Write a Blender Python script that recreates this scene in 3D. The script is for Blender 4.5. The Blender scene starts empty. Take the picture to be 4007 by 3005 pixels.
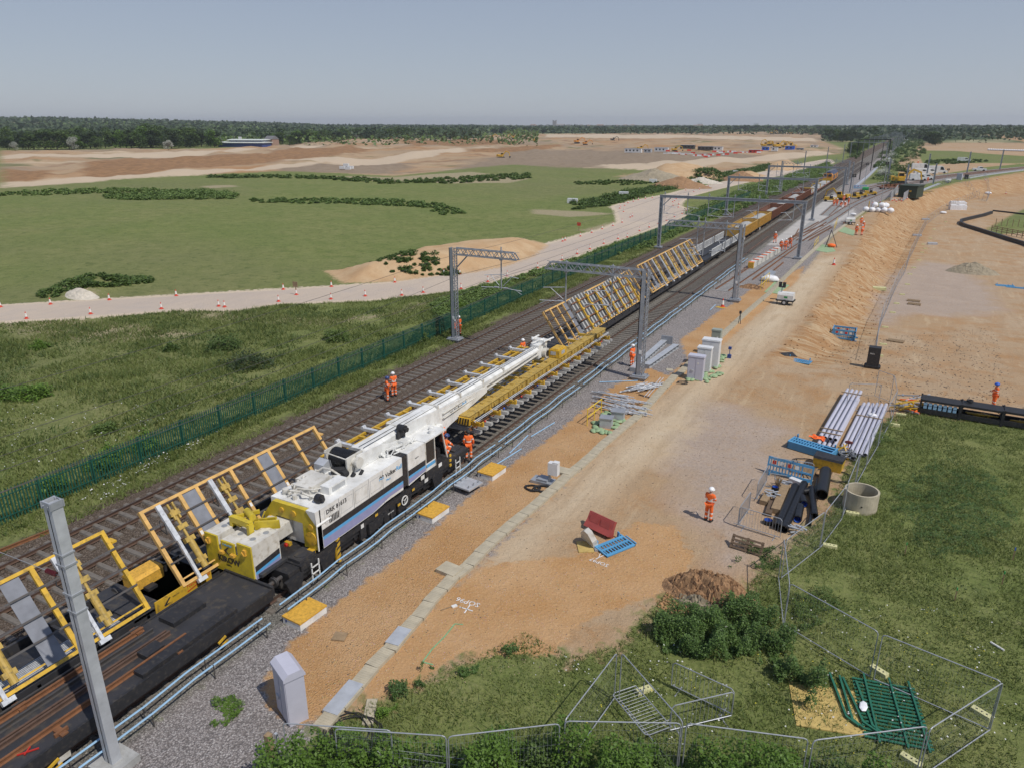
import bpy, math, random
import numpy as np
from mathutils import Vector, Matrix
R=math.radians
random.seed(7); rng=np.random.default_rng(7)
S=bpy.context.scene
# ---------------- camera ----------------
F=2850.; CX,CY=2003.5,1502.5; PITCH=R(19.6); YAW=R(27.95); CH=18.0
fw=np.array([-math.sin(YAW)*math.cos(PITCH), math.cos(YAW)*math.cos(PITCH), -math.sin(PITCH)])
rt=np.array([math.cos(YAW), math.sin(YAW),0]); up=np.cross(rt,fw)
cam=bpy.data.cameras.new('camera'); co=bpy.data.objects.new('camera',cam); S.collection.objects.link(co)
co.location=(0,0,CH); co.rotation_euler=(R(90)-PITCH,0,YAW)
cam.sensor_fit='HORIZONTAL'; cam.sensor_width=36; cam.lens=F/4007*36; cam.clip_end=40000; cam.clip_start=.1
S.camera=co
# ---------------- light -----------------
SUN_EL=R(54); SUN_DIR=Vector((0.958,-0.285,0)).normalized()
S.world=bpy.data.worlds.new('World'); S.world.use_nodes=True
wn=S.world.node_tree; bg=wn.nodes['Background']
sky=wn.nodes.new('ShaderNodeTexSky'); sky.sky_type='NISHITA'; sky.sun_disc=False
sky.sun_elevation=SUN_EL; sky.sun_rotation=math.atan2(SUN_DIR.x,SUN_DIR.y)
sky.air_density=1.0; sky.dust_density=.4; sky.ozone_density=1.5; sky.altitude=60
_g=wn.nodes.new('ShaderNodeTexCoord'); _s=wn.nodes.new('ShaderNodeSeparateXYZ'); wn.links.new(_g.outputs['Generated'],_s.inputs[0])
_r=wn.nodes.new('ShaderNodeValToRGB'); wn.links.new(_s.outputs[2],_r.inputs[0]); _e=_r.color_ramp.elements
_e[0].position=0; _e[0].color=(.43,.475,.55,1); _e[1].position=1; _e[1].color=(.17,.23,.40,1); _k=_e.new(.25); _k.color=(.285,.345,.48,1)
_h=wn.nodes.new('ShaderNodeMix'); _h.data_type='RGBA'; _h.blend_type='MULTIPLY'; _h.inputs[0].default_value=1; _h.inputs[7].default_value=(.085,.085,.085,1); wn.links.new(sky.outputs[0],_h.inputs[6])
_m=wn.nodes.new('ShaderNodeMix'); _m.data_type='RGBA'; _m.inputs[0].default_value=.8; wn.links.new(_h.outputs[2],_m.inputs[6]); wn.links.new(_r.outputs[0],_m.inputs[7])
wn.links.new(_m.outputs[2],bg.inputs[0]); bg.inputs[1].default_value=1.0
sl=bpy.data.lights.new('sun','SUN'); sl.energy=3.6; sl.angle=R(.53); sl.color=(1,.95,.87)
so=bpy.data.objects.new('sun',sl); S.collection.objects.link(so)
sd=Vector((SUN_DIR.x*math.cos(SUN_EL),SUN_DIR.y*math.cos(SUN_EL),math.sin(SUN_EL)))
so.rotation_euler=sd.to_track_quat('Z','Y').to_euler()
S.view_settings.view_transform='Standard'; S.view_settings.look='None'; S.view_settings.exposure=0.0; S.view_settings.gamma=1
S.cycles.max_bounces=6; S.cycles.transparent_max_bounces=12; S.cycles.volume_bounces=0
# ---------------- helpers ---------------
COL=S.collection
def tag(o,label=None,cat=None,group=None,kind=None):
    if label: o['label']=label
    if cat: o['category']=cat
    if group: o['group']=group
    if kind: o['kind']=kind
    return o
def thing(name,label,cat,loc=(0,0,0),rz=0,group=None):
    o=bpy.data.objects.new(name,None); COL.objects.link(o); o.empty_display_size=.3
    o.location=loc; o.rotation_euler=(0,0,rz); return tag(o,label,cat,group)
def link(name,me,mats,parent=None,loc=None,rz=None):
    if mats is not None and not len(me.materials):
        for m in (mats if isinstance(mats,(list,tuple)) else [mats]): me.materials.append(m)
    o=bpy.data.objects.new(name,me); COL.objects.link(o)
    if parent: o.parent=parent
    if loc is not None: o.location=loc
    if rz is not None: o.rotation_euler=(0,0,rz)
    return o
KIDS={}
def kids(o): return [c for c in o.children]
def dup(root,loc=None,rz=None,label=None,group=None,scale=None):
    r=root.copy(); COL.objects.link(r)
    if loc is not None: r.location=loc
    if rz is not None: r.rotation_euler=(0,0,rz)
    if scale is not None: r.scale=(scale,)*3 if not hasattr(scale,'__len__') else scale
    if label: r['label']=label
    if group: r['group']=group
    if root.name not in KIDS: KIDS[root.name]=[(c,list(c.children)) for c in root.children]
    for ch,gs in KIDS[root.name]:
        c=ch.copy(); COL.objects.link(c); c.parent=r
        for g in gs:
            d=g.copy(); COL.objects.link(d); d.parent=c
    return r
class MB:
    def __init__(s): s.v=[]; s.f=[]; s.m=[]
    def add(s,vs,fs,mi=0):
        n=len(s.v); s.v+= [tuple(v) for v in vs]; s.f+=[tuple(i+n for i in f) for f in fs]; s.m+=[mi]*len(fs); return s
    def box(s,c,sz,mi=0,rot=None,tx=1,ty=1):
        x,y,z=sz[0]/2,sz[1]/2,sz[2]/2
        vs=[Vector((a*x*(tx if k>0 else 1),b*y*(ty if k>0 else 1),k*z)) for k in(-1,1) for b in(-1,1) for a in(-1,1)]
        if rot is not None: vs=[rot@v for v in vs]
        c=Vector(c); return s.add([v+c for v in vs],[(0,2,3,1),(4,5,7,6),(0,1,5,4),(2,6,7,3),(0,4,6,2),(1,3,7,5)],mi)
    def bb(s,a,b,mi=0):
        return s.box([(a[i]+b[i])/2 for i in range(3)],[abs(a[i]-b[i]) for i in range(3)],mi)
    def beam(s,p,q,w,h,mi=0,upv=(0,0,1)):
        p,q=Vector(p),Vector(q); d=q-p; L=d.length
        if L<1e-6: return s
        d/=L; u=Vector(upv); 
        if abs(d.dot(u))>.98: u=Vector((1,0,0)) if abs(d.x)<.9 else Vector((0,1,0))
        r=d.cross(u).normalized(); u=r.cross(d); rot=Matrix((r,d,u)).transposed()
        return s.box((p+q)/2,(w,L,h),mi,rot)
    def tube(s,p,q,r,mi=0,n=8,r2=None,cap=True):
        p,q=Vector(p),Vector(q); d=(q-p).normalized(); u=Vector((0,0,1)) if abs(d.z)<.95 else Vector((1,0,0))
        a=d.cross(u).normalized(); b=a.cross(d); r2=r if r2 is None else r2
        vs=[c+(a*math.cos(2*math.pi*i/n)+b*math.sin(2*math.pi*i/n))*rr for c,rr in((p,r),(q,r2)) for i in range(n)]
        fs=[(i,(i+1)%n,n+(i+1)%n,n+i) for i in range(n)]
        if cap: fs+=[tuple(range(n-1,-1,-1)),tuple(range(n,2*n))]
        return s.add(vs,fs,mi)
    def hollow(s,p,q,r,t,mi=0,n=16,mi2=None):
        s.tube(p,q,r,mi,n,cap=False); 
        p,q=Vector(p),Vector(q); d=(q-p).normalized(); u=Vector((0,0,1)) if abs(d.z)<.95 else Vector((1,0,0))
        a=d.cross(u).normalized(); b=a.cross(d)
        ring=lambda c,rr:[c+(a*math.cos(2*math.pi*i/n)+b*math.sin(2*math.pi*i/n))*rr for i in range(n)]
        vs=ring(p,r)+ring(p,r-t)+ring(q,r-t)+ring(q,r); m2=mi if mi2 is None else mi2
        f1=[(i,(i+1)%n,n+(i+1)%n,n+i) for i in range(n)]+[(2*n+i,2*n+(i+1)%n,3*n+(i+1)%n,3*n+i) for i in range(n)]
        s.add(vs,f1,mi); return s.add(vs,[(n+i,n+(i+1)%n,2*n+(i+1)%n,2*n+i) for i in range(n)],m2)
    def path(s,pts,r,mi=0,n=6,closed=False):
        pts=[Vector(p) for p in pts]; P=pts+[pts[0]] if closed else pts
        for a,b in zip(P,P[1:]): s.tube(a,b,r,mi,n)
        return s
    def prism(s,poly,lo,hi,axis='x',mi=0):
        n=len(poly); f={'x':lambda t,a,b:(t,a,b),'y':lambda t,a,b:(a,t,b),'z':lambda t,a,b:(a,b,t)}[axis]
        vs=[f(lo,a,b) for a,b in poly]+[f(hi,a,b) for a,b in poly]
        return s.add(vs,[tuple(range(n)),tuple(range(2*n-1,n-1,-1))]+[(i,n+i,n+(i+1)%n,(i+1)%n) for i in range(n)],mi)
    def rings(s,R_,mi=0,cap=True):
        n=len(R_[0]); o=len(s.v); s.v+=[tuple(p) for r in R_ for p in r]
        for k in range(len(R_)-1):
            for i in range(n): s.f.append((o+k*n+i,o+k*n+(i+1)%n,o+(k+1)*n+(i+1)%n,o+(k+1)*n+i)); s.m.append(mi)
        if cap:
            s.f.append(tuple(o+i for i in range(n-1,-1,-1))); s.f.append(tuple(o+(len(R_)-1)*n+i for i in range(n))); s.m+=[mi,mi]
        return s
    def sphere(s,c,r,mi=0,n=10,m=6):
        r=(r,r,r) if not hasattr(r,'__len__') else r
        R_=[[(c[0]+r[0]*math.sin(t)*math.cos(a),c[1]+r[1]*math.sin(t)*math.sin(a),c[2]-r[2]*math.cos(t)) for a in [2*math.pi*i/n for i in range(n)]] for t in [math.pi*(k+.15)/(m+.3) for k in range(m+1)]]
        return s.rings(R_,mi)
    def mesh(s,name,smooth=False):
        me=bpy.data.meshes.new(name); me.from_pydata(s.v,[],s.f)
        if any(s.m): me.polygons.foreach_set('material_index',s.m)
        if smooth: me.polygons.foreach_set('use_smooth',[True]*len(s.f))
        me.update(); return me
    def build(s,name,mats,parent=None,loc=None,rz=None,smooth=False,fix=False):
        me=s.mesh(name,smooth)
        if fix:
            import bmesh; b=bmesh.new(); b.from_mesh(me); bmesh.ops.recalc_face_normals(b,faces=b.faces); b.to_mesh(me); b.free()
        return link(name,me,mats,parent,loc,rz)
def npmesh(name,V,Fq,smooth=False):
    me=bpy.data.meshes.new(name); V=np.asarray(V,np.float32); Fq=np.asarray(Fq,np.int32); k=Fq.shape[1]
    me.vertices.add(len(V)); me.vertices.foreach_set('co',V.ravel())
    me.loops.add(Fq.size); me.loops.foreach_set('vertex_index',Fq.ravel())
    me.polygons.add(len(Fq)); me.polygons.foreach_set('loop_start',np.arange(0,Fq.size,k,dtype=np.int32))
    try: me.polygons.foreach_set('loop_total',np.full(len(Fq),k,np.int32))
    except Exception: pass
    if smooth: me.polygons.foreach_set('use_smooth',np.ones(len(Fq),bool))
    me.update(calc_edges=True); return me
def text(s,size,mat,parent,o,right,upd,name='lettering',ext=.004,align='LEFT',label=None,bold=0):
    cu=bpy.data.curves.new(name,'FONT'); cu.body=s; cu.size=size; cu.extrude=ext; cu.align_x=align; cu.offset=bold; cu.resolution_u=2
    to=bpy.data.objects.new('tmp',cu); COL.objects.link(to)
    me=bpy.data.meshes.new_from_object(to,depsgraph=bpy.context.evaluated_depsgraph_get()); bpy.data.objects.remove(to)
    r=Vector(right).normalized(); u=Vector(upd).normalized(); n=r.cross(u)
    M=Matrix((r,u,n)).transposed().to_4x4(); M.translation=Vector(o); me.transform(M)
    me.name=name; me.materials.clear(); return link(name,me,mat,parent)
# ---------------- noise -----------------
def vnoise(x,y,seed=0):
    xi=np.floor(x).astype(np.int64); yi=np.floor(y).astype(np.int64); xf=x-xi; yf=y-yi
    def h(a,b):
        n=(a*374761393+b*668265263+seed*1274126177)&0x7fffffff; n=((n^(n>>13))*1274126177)&0x7fffffff
        return ((n^(n>>16))&0xffff)/65535.
    u=xf*xf*(3-2*xf); v=yf*yf*(3-2*yf)
    return (h(xi,yi)*(1-u)+h(xi+1,yi)*u)*(1-v)+(h(xi,yi+1)*(1-u)+h(xi+1,yi+1)*u)*v
def fbm(x,y,seed=0,o=4):
    s=0;a=.5
    for i in range(o): s=s+a*vnoise(x,y,seed+i*17); x=x*2.03+5.1; y=y*2.03-3.7; a*=.5
    return s/(1-.5**o)
def ss(t): t=np.clip(t,0,1); return t*t*(3-2*t)
# ---------------- picture <-> ground ----
K=4007/2212.
def ray(px,py):
    d=fw+rt*((px-CX)/F)-up*((py-CY)/F); return d/np.linalg.norm(d)
def g0(px,py,z=0.):
    d=ray(px,py); t=(z-CH)/d[2]; return (d*t+[0,0,CH])
def polyW(pts,k=K): return np.array([g0(a*k,b*k)[:2] for a,b in pts])
def sdf(poly,X,Y):
    inside=np.zeros(X.shape,bool); d2=np.full(X.shape,1e18); n=len(poly)
    for i in range(n):
        ax,ay=poly[i]; bx,by=poly[(i+1)%n]; ex,ey=bx-ax,by-ay
        t=np.clip(((X-ax)*ex+(Y-ay)*ey)/(ex*ex+ey*ey+1e-12),0,1); d2=np.minimum(d2,(X-ax-t*ex)**2+(Y-ay-t*ey)**2)
        if ay!=by:
            c=((ay>Y)!=(by>Y)); inside^= c&(X<(bx-ax)*(Y-ay)/(by-ay)+ax)
    d=np.sqrt(d2); return np.where(inside,d,-d)
TOPX=np.array([(-12,40),(-7.7,64.5),(-7.0,81),(-6.8,98),(-6.3,120),(-6.07,146),(-5.2,192),(1.1,233),(13.5,287),(39,365),(100,500)])
TOEX=np.array([(-8,40),(-3.9,66),(-1.6,86),(-.5,119),(1.46,154),(3.4,208),(14.6,262),(30,292),(62,370),(130,500)])
def bank(x,y):
    xt=np.interp(y,TOPX[:,1],TOPX[:,0]); xb=np.interp(y,TOEX[:,1],TOEX[:,0])
    d=np.interp(y,[56,74,90,120,200,330,450,700],[0,1.3,2.2,2.9,3.4,3.4,2,0])
    return -d*ss((x-xt)/np.maximum(xb-xt,.5)),(x-xt)/np.maximum(xb-xt,.5)
EARTH=polyW([(0,408),(105,401),(245,389),(450,378),(538,374),(612,371),(700,374),(850,382),(1018,364),(1102,357),(1242,364),(1416,369),(1416,372),(1330,380),(1430,396),(1570,372),(1700,350),(1740,340),(1790,336),(1815,334),(1822,322),(1780,306),(1776,300),(1783,287),(1750,286),(1435,287),(1313,289),(1137,292),(976,296),(718,304),(682,310),(454,322),(0,326)])
HAUL=polyW([(-30,663),(0,662),(50,659),(100,656),(386,640),(616,627),(715,621),(850,612),(960,595),(1049,575),(1182,529),(1251,511),(1301,497),(1342,481),(1335,455),(1325,447),(1349,439),(1385,432),(1449,420),(1479,411),(1542,399),(1609,382),(1656,371),(1700,362),(1745,352),(1790,344),(1800,352),(1739,372),(1680,381),(1624,391),(1549,409),(1487,424),(1472,433),(1463,445),(1499,460),(1476,466),(1460,475),(1400,495),(1325,521),(1280,536),(1234,556),(1112,594),(991,626),(908,636),(804,647),(595,655),(520,668),(386,668),(240,680),(115,688),(0,694),(-30,696)])
MOUND=polyW([(700,585),(760,580),(830,562),(900,545),(960,536),(1080,524),(1150,520),(1186,530),(1150,556),(1090,577),(1020,590),(940,597),(870,607),(800,612),(740,612)])
HEAPS=[(polyW([(1395,372),(1400,388),(1470,389),(1560,392),(1575,385),(1540,374),(1470,366)]),2.6,6),(polyW([(1640,362),(1650,369),(1700,371),(1740,364),(1725,356),(1680,354)]),2.6,7),
 (polyW([(1560,385),(1620,390),(1660,380),(1600,372)]),1.5,5),(polyW([(60,642),(130,648),(230,640),(320,612),(260,600),(130,612)]),1.2,5)]
def hgt(x,y):
    x=np.asarray(x,float); y=np.asarray(y,float); r=np.hypot(x,y)
    z=bank(x,y)[0]
    sl=ss(bank(x,y)[1]*4)*ss((1-bank(x,y)[1])*3)*ss((y-58)/20)*(x<200)
    z=z+sl*((fbm((x+y*.5)/2.6,(y-x*.5)/7.,3,5)-.5)*1.5+(fbm(x/1.1,y/1.1,8,3)-.5)*.35)
    # far relief
    az=np.arctan2(x,y)
    z=z+ss((r-1100)/1500)*(np.interp(az,[R(-75),R(-66),R(-58),R(-48),R(-40),R(-20),R(10),R(40)],[30,27,25,15,4,0,1,4]))
    e=sdf(EARTH,x,y)
    z=z+ss(e/14)*(fbm(x/34+9,y/26,11,5)-.47)*6.5*ss((r-150)/200)
    z=z+ss(sdf(MOUND,x,y)/6.)*(1.75+.8*(fbm(x/5,y/5,21)-.5))
    for P_,h,w in HEAPS: z=z+ss(sdf(P_,x,y)/w)*h*(.75+.5*fbm(x/3,y/3,5))
    field=ss((-34-x)/6)*ss((r-35)/30)
    z=z+field*(fbm(x/22,y/22,31,3)-.5)*.9*(1-ss((sdf(HAUL,x,y)+3)/3))*(r<600)
    return z
def at(px,py,dz=0.,k=1.):
    """a point of the ground for a spot of the picture (source pixels)"""
    z=0.
    for _ in range(6):
        p=g0(px*k,py*k,z+dz); z=float(hgt(p[0],p[1]))
    return Vector((p[0],p[1],z))
def aD(a,b,dz=0.): return at(a*K,b*K,dz)
def gz(x,y): return float(hgt(x,y))
# ---------------- materials -------------
M={}
def nodes(m): return m.node_tree.nodes,m.node_tree.links
def mat(name,col,rough=.6,metal=0,var=.25,vs=3.,bump=0,bs=40,dirt=None,da=.5,spec=None,trans=0):
    """painted, rusty or mineral surface: the colour broken up by two octaves of noise, dirt patches, optional bump"""
    if name in M: return M[name]
    m=bpy.data.materials.new(name); m.use_nodes=True; n,l=nodes(m); p=n['Principled BSDF']
    p.inputs['Roughness'].default_value=rough; p.inputs['Metallic'].default_value=metal
    tc=n.new('ShaderNodeTexCoord'); ns=n.new('ShaderNodeTexNoise'); ns.inputs['Scale'].default_value=vs; ns.inputs['Detail'].default_value=6
    l.new(tc.outputs['Object'],ns.inputs['Vector'])
    mr=n.new('ShaderNodeMapRange'); mr.inputs[1].default_value=.25; mr.inputs[2].default_value=.75; mr.inputs[3].default_value=1-var; mr.inputs[4].default_value=1+var*.5
    l.new(ns.outputs[0],mr.inputs[0])
    mx=n.new('ShaderNodeMix'); mx.data_type='RGBA'; mx.blend_type='MULTIPLY'; mx.inputs[0].default_value=1; mx.inputs[6].default_value=(*col,1)
    l.new(mr.outputs[0],mx.inputs[7]); out=mx.outputs[2]
    if dirt:
        n2=n.new('ShaderNodeTexNoise'); n2.inputs['Scale'].default_value=vs*2.7; n2.inputs['Detail'].default_value=8; l.new(tc.outputs['Object'],n2.inputs['Vector'])
        m2=n.new('ShaderNodeMapRange'); m2.inputs[1].default_value=.52; m2.inputs[2].default_value=.72; m2.inputs[4].default_value=da; l.new(n2.outputs[0],m2.inputs[0])
        x2=n.new('ShaderNodeMix'); x2.data_type='RGBA'; x2.inputs[7].default_value=(*dirt,1); l.new(m2.outputs[0],x2.inputs[0]); l.new(out,x2.inputs[6]); out=x2.outputs[2]
    l.new(out,p.inputs['Base Color'])
    if bump:
        nb=n.new('ShaderNodeTexNoise'); nb.inputs['Scale'].default_value=bs; nb.inputs['Detail'].default_value=4; l.new(tc.outputs['Object'],nb.inputs['Vector'])
        b=n.new('ShaderNodeBump'); b.inputs['Strength'].default_value=bump; b.inputs['Distance'].default_value=.02; l.new(nb.outputs[0],b.inputs['Height']); l.new(b.outputs[0],p.inputs['Normal'])
    M[name]=m; return m
def leafmat(name,c1,c2,c3,rough=.6,tl=.25):
    m=bpy.data.materials.new(name); m.use_nodes=True; n,l=nodes(m); p=n['Principled BSDF']; p.inputs['Roughness'].default_value=rough
    g=n.new('ShaderNodeNewGeometry'); cr=n.new('ShaderNodeValToRGB'); e=cr.color_ramp.elements
    e[0].color=(*c1,1); e[1].color=(*c3,1); e[1].position=1; k=e.new(.55); k.color=(*c2,1)
    oi=n.new('ShaderNodeObjectInfo'); ns=n.new('ShaderNodeTexNoise'); ns.inputs['Scale'].default_value=.6; tc=n.new('ShaderNodeTexCoord'); l.new(tc.outputs['Object'],ns.inputs['Vector'])
    a=n.new('ShaderNodeMath'); a.operation='MULTIPLY_ADD'; a.inputs[1].default_value=.45; l.new(g.outputs['Random Per Island'],a.inputs[0])
    b=n.new('ShaderNodeMath'); b.operation='MULTIPLY_ADD'; b.inputs[1].default_value=.4; b.inputs[2].default_value=-.1; l.new(ns.outputs[0],b.inputs[0])
    c=n.new('ShaderNodeMath'); c.operation='MULTIPLY_ADD'; c.inputs[1].default_value=.35; l.new(oi.outputs['Random'],c.inputs[0]); l.new(b.outputs[0],c.inputs[2])
    l.new(c.outputs[0],a.inputs[2]); l.new(a.outputs[0],cr.inputs[0])
    l.new(cr.outputs[0],p.inputs['Base Color'])
    if tl:
        t=n.new('ShaderNodeBsdfTranslucent'); l.new(cr.outputs[0],t.inputs[0]); x=n.new('ShaderNodeMixShader'); x.inputs[0].default_value=tl
        l.new(p.outputs[0],x.inputs[1]); l.new(t.outputs[0],x.inputs[2]); l.new(x.outputs[0],n['Material Output'].inputs[0])
    M[name]=m; return m
mat('yellow',(.62,.38,.035),.45,dirt=(.16,.11,.04),da=.7,vs=2)
mat('pale_yellow',(.66,.40,.13),.5,dirt=(.3,.19,.08),da=.5,vs=2)
mat('dirty_yellow',(.46,.31,.07),.6,dirt=(.16,.12,.05),da=.8,vs=3)
mat('crane_yellow',(.58,.44,.03),.42,dirt=(.3,.22,.05),da=.5,vs=2)
mat('white_paint',(.74,.74,.72),.38,dirt=(.42,.38,.3),da=.35,vs=1.5)
mat('white_dirty',(.62,.60,.55),.5,dirt=(.3,.25,.17),da=.7,vs=1.6)
mat('blue_stripe',(.10,.36,.66),.4,var=.1); mat('violet_stripe',(.27,.28,.46),.4,var=.1)
mat('black',(.022,.022,.025),.55,dirt=(.07,.06,.05),da=.7); mat('deck',(.035,.035,.04),.65,dirt=(.09,.075,.055),da=.7,vs=1.5,bump=.4,bs=60)
mat('rubber',(.02,.02,.022),.8); mat('dark_steel',(.085,.08,.078),.5,.3,dirt=(.12,.07,.04),da=.5)
mat('rust',(.20,.085,.035),.8,dirt=(.10,.05,.03),da=.7,vs=4); mat('railtop',(.16,.12,.10),.35,.6,dirt=(.14,.07,.04),da=.5)
mat('rail_rusty',(.11,.065,.045),.7,dirt=(.05,.035,.03),da=.6)
mat('galv',(.36,.38,.41),.5,.35,var=.2,vs=2.5,dirt=(.26,.27,.28),da=.4); mat('galv_light',(.50,.52,.55),.45,.3,var=.2)
mat('silver',(.62,.64,.67),.4,.2,dirt=(.25,.24,.22),da=.6)
mat('concrete',(.44,.39,.29),.85,bump=.3,dirt=(.38,.32,.22),da=.4); mat('concrete_grey',(.36,.36,.35),.85,bump=.3,dirt=(.24,.23,.21),da=.5)
mat('sleeper_old',(.17,.15,.13),.9,bump=.3,dirt=(.09,.075,.06),da=.7); mat('sleeper_new',(.40,.40,.39),.85,bump=.2,dirt=(.27,.26,.25),da=.4)
mat('cabinet_grey',(.48,.48,.56),.45,var=.08); mat('cabinet_white',(.66,.67,.68),.4,var=.08,dirt=(.5,.48,.42),da=.3)
mat('grey_green',(.30,.33,.28),.5,var=.1); mat('screen_blue',(.02,.06,.25),.3)
mat('orange_top',(.66,.37,.05),.6,dirt=(.25,.15,.03),da=.7,vs=6); mat('hivis',(.90,.16,.025),.75,var=.25,vs=9)
mat('reflect',(.72,.70,.66),.4,var=.1); mat('skin',(.42,.25,.18),.6,var=.1); mat('boots',(.03,.028,.027),.7); mat('helmet_white',(.8,.8,.8),.3,var=.05); mat('helmet_blue',(.03,.06,.18),.3,var=.1)
mat('barrier_blue',(.09,.30,.52),.45,var=.15); mat('barrier_red',(.33,.06,.05),.55,var=.2); mat('pipe_blue',(.30,.48,.66),.45,var=.15)
mat('handrail_yellow',(.72,.50,.03),.45,var=.1); mat('green_sheet',(.28,.40,.22),.8,dirt=(.42,.36,.24),da=.6,vs=1.5); mat('green_paint',(.02,.14,.085),.5,dirt=(.03,.09,.05),da=.5)
mat('palisade_green',(.012,.085,.06),.55,var=.2); mat('bright_green',(.03,.30,.08),.5); mat('dark_green',(.035,.05,.03),.7)
mat('wood',(.30,.21,.12),.85,dirt=(.16,.10,.06),da=.6,vs=6); mat('wood_dark',(.12,.08,.05),.85,vs=6); mat('ply',(.52,.38,.13),.8,dirt=(.3,.2,.08),da=.5)
mat('plastic_black',(.012,.012,.014),.35,var=.3); mat('plastic_blue',(.03,.12,.55),.5); mat('block_yellow',(.60,.58,.30),.8,dirt=(.4,.36,.2),da=.4)
mat('glass_dark',(.02,.025,.03),.08,var=.1); mat('red',(.5,.03,.02),.4); mat('cone_red',(.62,.06,.03),.6); mat('bag_white',(.78,.78,.8),.7,var=.15,bump=.6,bs=6)
mat('stone_grey',(.36,.36,.35),.95,bump=1,bs=8); mat('brown_wagon',(.20,.085,.05),.7,dirt=(.10,.05,.035),da=.6); mat('ochre_wagon',(.52,.31,.07),.6,dirt=(.22,.13,.06),da=.6)
mat('loco_orange',(.62,.25,.03),.4); mat('loco_blue',(.04,.05,.10),.45); mat('loco_grey',(.2,.21,.24),.6)
mat('brick',(.30,.20,.15),.9); mat('pale_wall',(.55,.53,.50),.8); mat('roof_grey',(.16,.16,.17),.8); mat('roof_white',(.62,.66,.62),.7); mat('stone_tower',(.27,.25,.24),.9)
mat('bark',(.10,.075,.05),.9); mat('chalk',(.72,.71,.70),.9,var=.4,vs=20); mat('spray_green',(.20,.42,.22),.9,var=.4,vs=20)
mat('insulator',(.10,.015,.02),.3); mat('digger_yellow',(.65,.38,.03),.5,dirt=(.2,.13,.05),da=.5); mat('black_film',(.02,.02,.022),.6)
leafmat('leaf_dark',(.022,.042,.012),(.040,.070,.020),(.075,.11,.030)); leafmat('leaf_mid',(.045,.085,.016),(.085,.14,.026),(.15,.21,.045)); leafmat('leaf_bright',(.06,.12,.012),(.11,.20,.022),(.20,.31,.045)); leafmat('scrub_green',(.085,.14,.03),(.13,.20,.045),(.20,.27,.07)); leafmat('grass_dark',(.055,.090,.018),(.09,.135,.028),(.15,.19,.05))
leafmat('leaf_fern',(.035,.08,.018),(.075,.14,.030),(.15,.24,.05)); leafmat('blossom',(.30,.33,.26),(.45,.46,.40),(.60,.60,.55)); leafmat('grass_blade',(.09,.13,.028),(.15,.19,.045),(.27,.28,.10))
leafmat('leaf_red',(.03,.012,.012),(.05,.02,.02),(.07,.04,.03))
leafmat('flower_white',(.7,.7,.68),(.75,.75,.73),(.8,.8,.78)); leafmat('flower_yellow',(.6,.5,.03),(.7,.6,.04),(.7,.6,.04))
# ---------------- ground ----------------
SAND=polyW([(1036,2671),(1090,2567),(1235,2427),(1443,2264),(1550,2192),(1800,1975),(1994,1821),(2170,1700),(2234,1645),(2407,1505),(2540,1440),(2620,1470),(2690,1405),(2660,1330),(2720,1290),(2805,1225),(2868,1189),(2936,1135),(3000,1100),(3060,1090),(3150,1040),(3120,1100),(2990,1210),(2900,1290),(2700,1450),(2560,1570),(2400,1680),(2160,1930),(1900,2160),(1750,2330),(1600,2470),(1450,2620),(1290,2790),(1180,2840),(1090,2800),(1050,2740)],1)
YARD=polyW([(1150,2850),(1060,2740),(1050,2690),(1240,2440),(1560,2205),(1810,1990),(2000,1830),(2240,1655),(2410,1520),(2550,1450),(2640,1440),(2680,1340),(2810,1240),(2940,1145),(3060,1100),(3150,1040),(3280,900),(3380,840),(3500,760),(3560,715),(3640,690),(3860,655),(4030,640),(4030,560),(3600,560),(3580,600),(3500,640),(3560,760),(4100,700),(4100,1660),(3740,1640),(3620,1610),(3500,1630),(3390,1700),(3320,1830),(3250,2010),(3090,2130),(2900,2330),(2800,2340),(2610,2330),(2560,2380),(2410,2540),(2230,2580),(2050,2480),(1900,2560),(1810,2590),(1560,2700),(1450,2760),(1330,2830)],1)
SAND2=polyW([(1450,2640),(1750,2330),(1900,2210),(2250,2170),(2500,2040),(2640,2060),(2720,2200),(2560,2330),(2300,2420),(2150,2560),(1800,2560),(1600,2690),(1400,2760)],1)
PALE=polyW([(1900,2180),(2160,1960),(2560,1610),(2740,1470),(2880,1330),(3010,1190),(3180,1020),(3290,1000),(3190,1150),(3080,1280),(2960,1380),(2760,1560),(2700,1700),(2420,1900),(2180,2080),(1960,2260)],1)
PINK=polyW([(2560,1690),(2740,1560),(2900,1600),(3100,1680),(3040,1830),(2900,2000),(3000,2130),(2850,2200),(2700,2020),(2620,1850),(2580,1760)],1)
PINK2=polyW([(3420,1180),(3500,1000),(3640,950),(3780,970),(3900,1060),(3940,1140),(3760,1160),(3600,1150),(3470,1210)],1)
GREENR=polyW([(3875,835),(4010,770),(4200,740),(4200,850),(4010,850),(3900,855)],1)
GREEN2=polyW([(3590,590),(3740,592),(3860,603),(4050,615),(4050,640),(3900,640),(3700,640),(3620,655),(3600,620)],1)
GREEN3=polyW([(3630,505),(3790,520),(3950,545),(4100,560),(4100,500),(3900,480),(3640,480)],1)
NEWB=polyW([(2950,960),(3100,850),(3180,790),(3260,760),(3330,800),(3350,840),(3240,890),(3150,920),(3080,960)],1)
SCRUB=polyW([(520,672),(700,676),(1160,680),(1100,690),(1000,694),(700,700),(520,690)]) if 0 else polyW([(720,382),(850,384),(1020,372),(1080,380),(1150,385),(1100,396),(980,396),(860,392),(740,390)])
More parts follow.
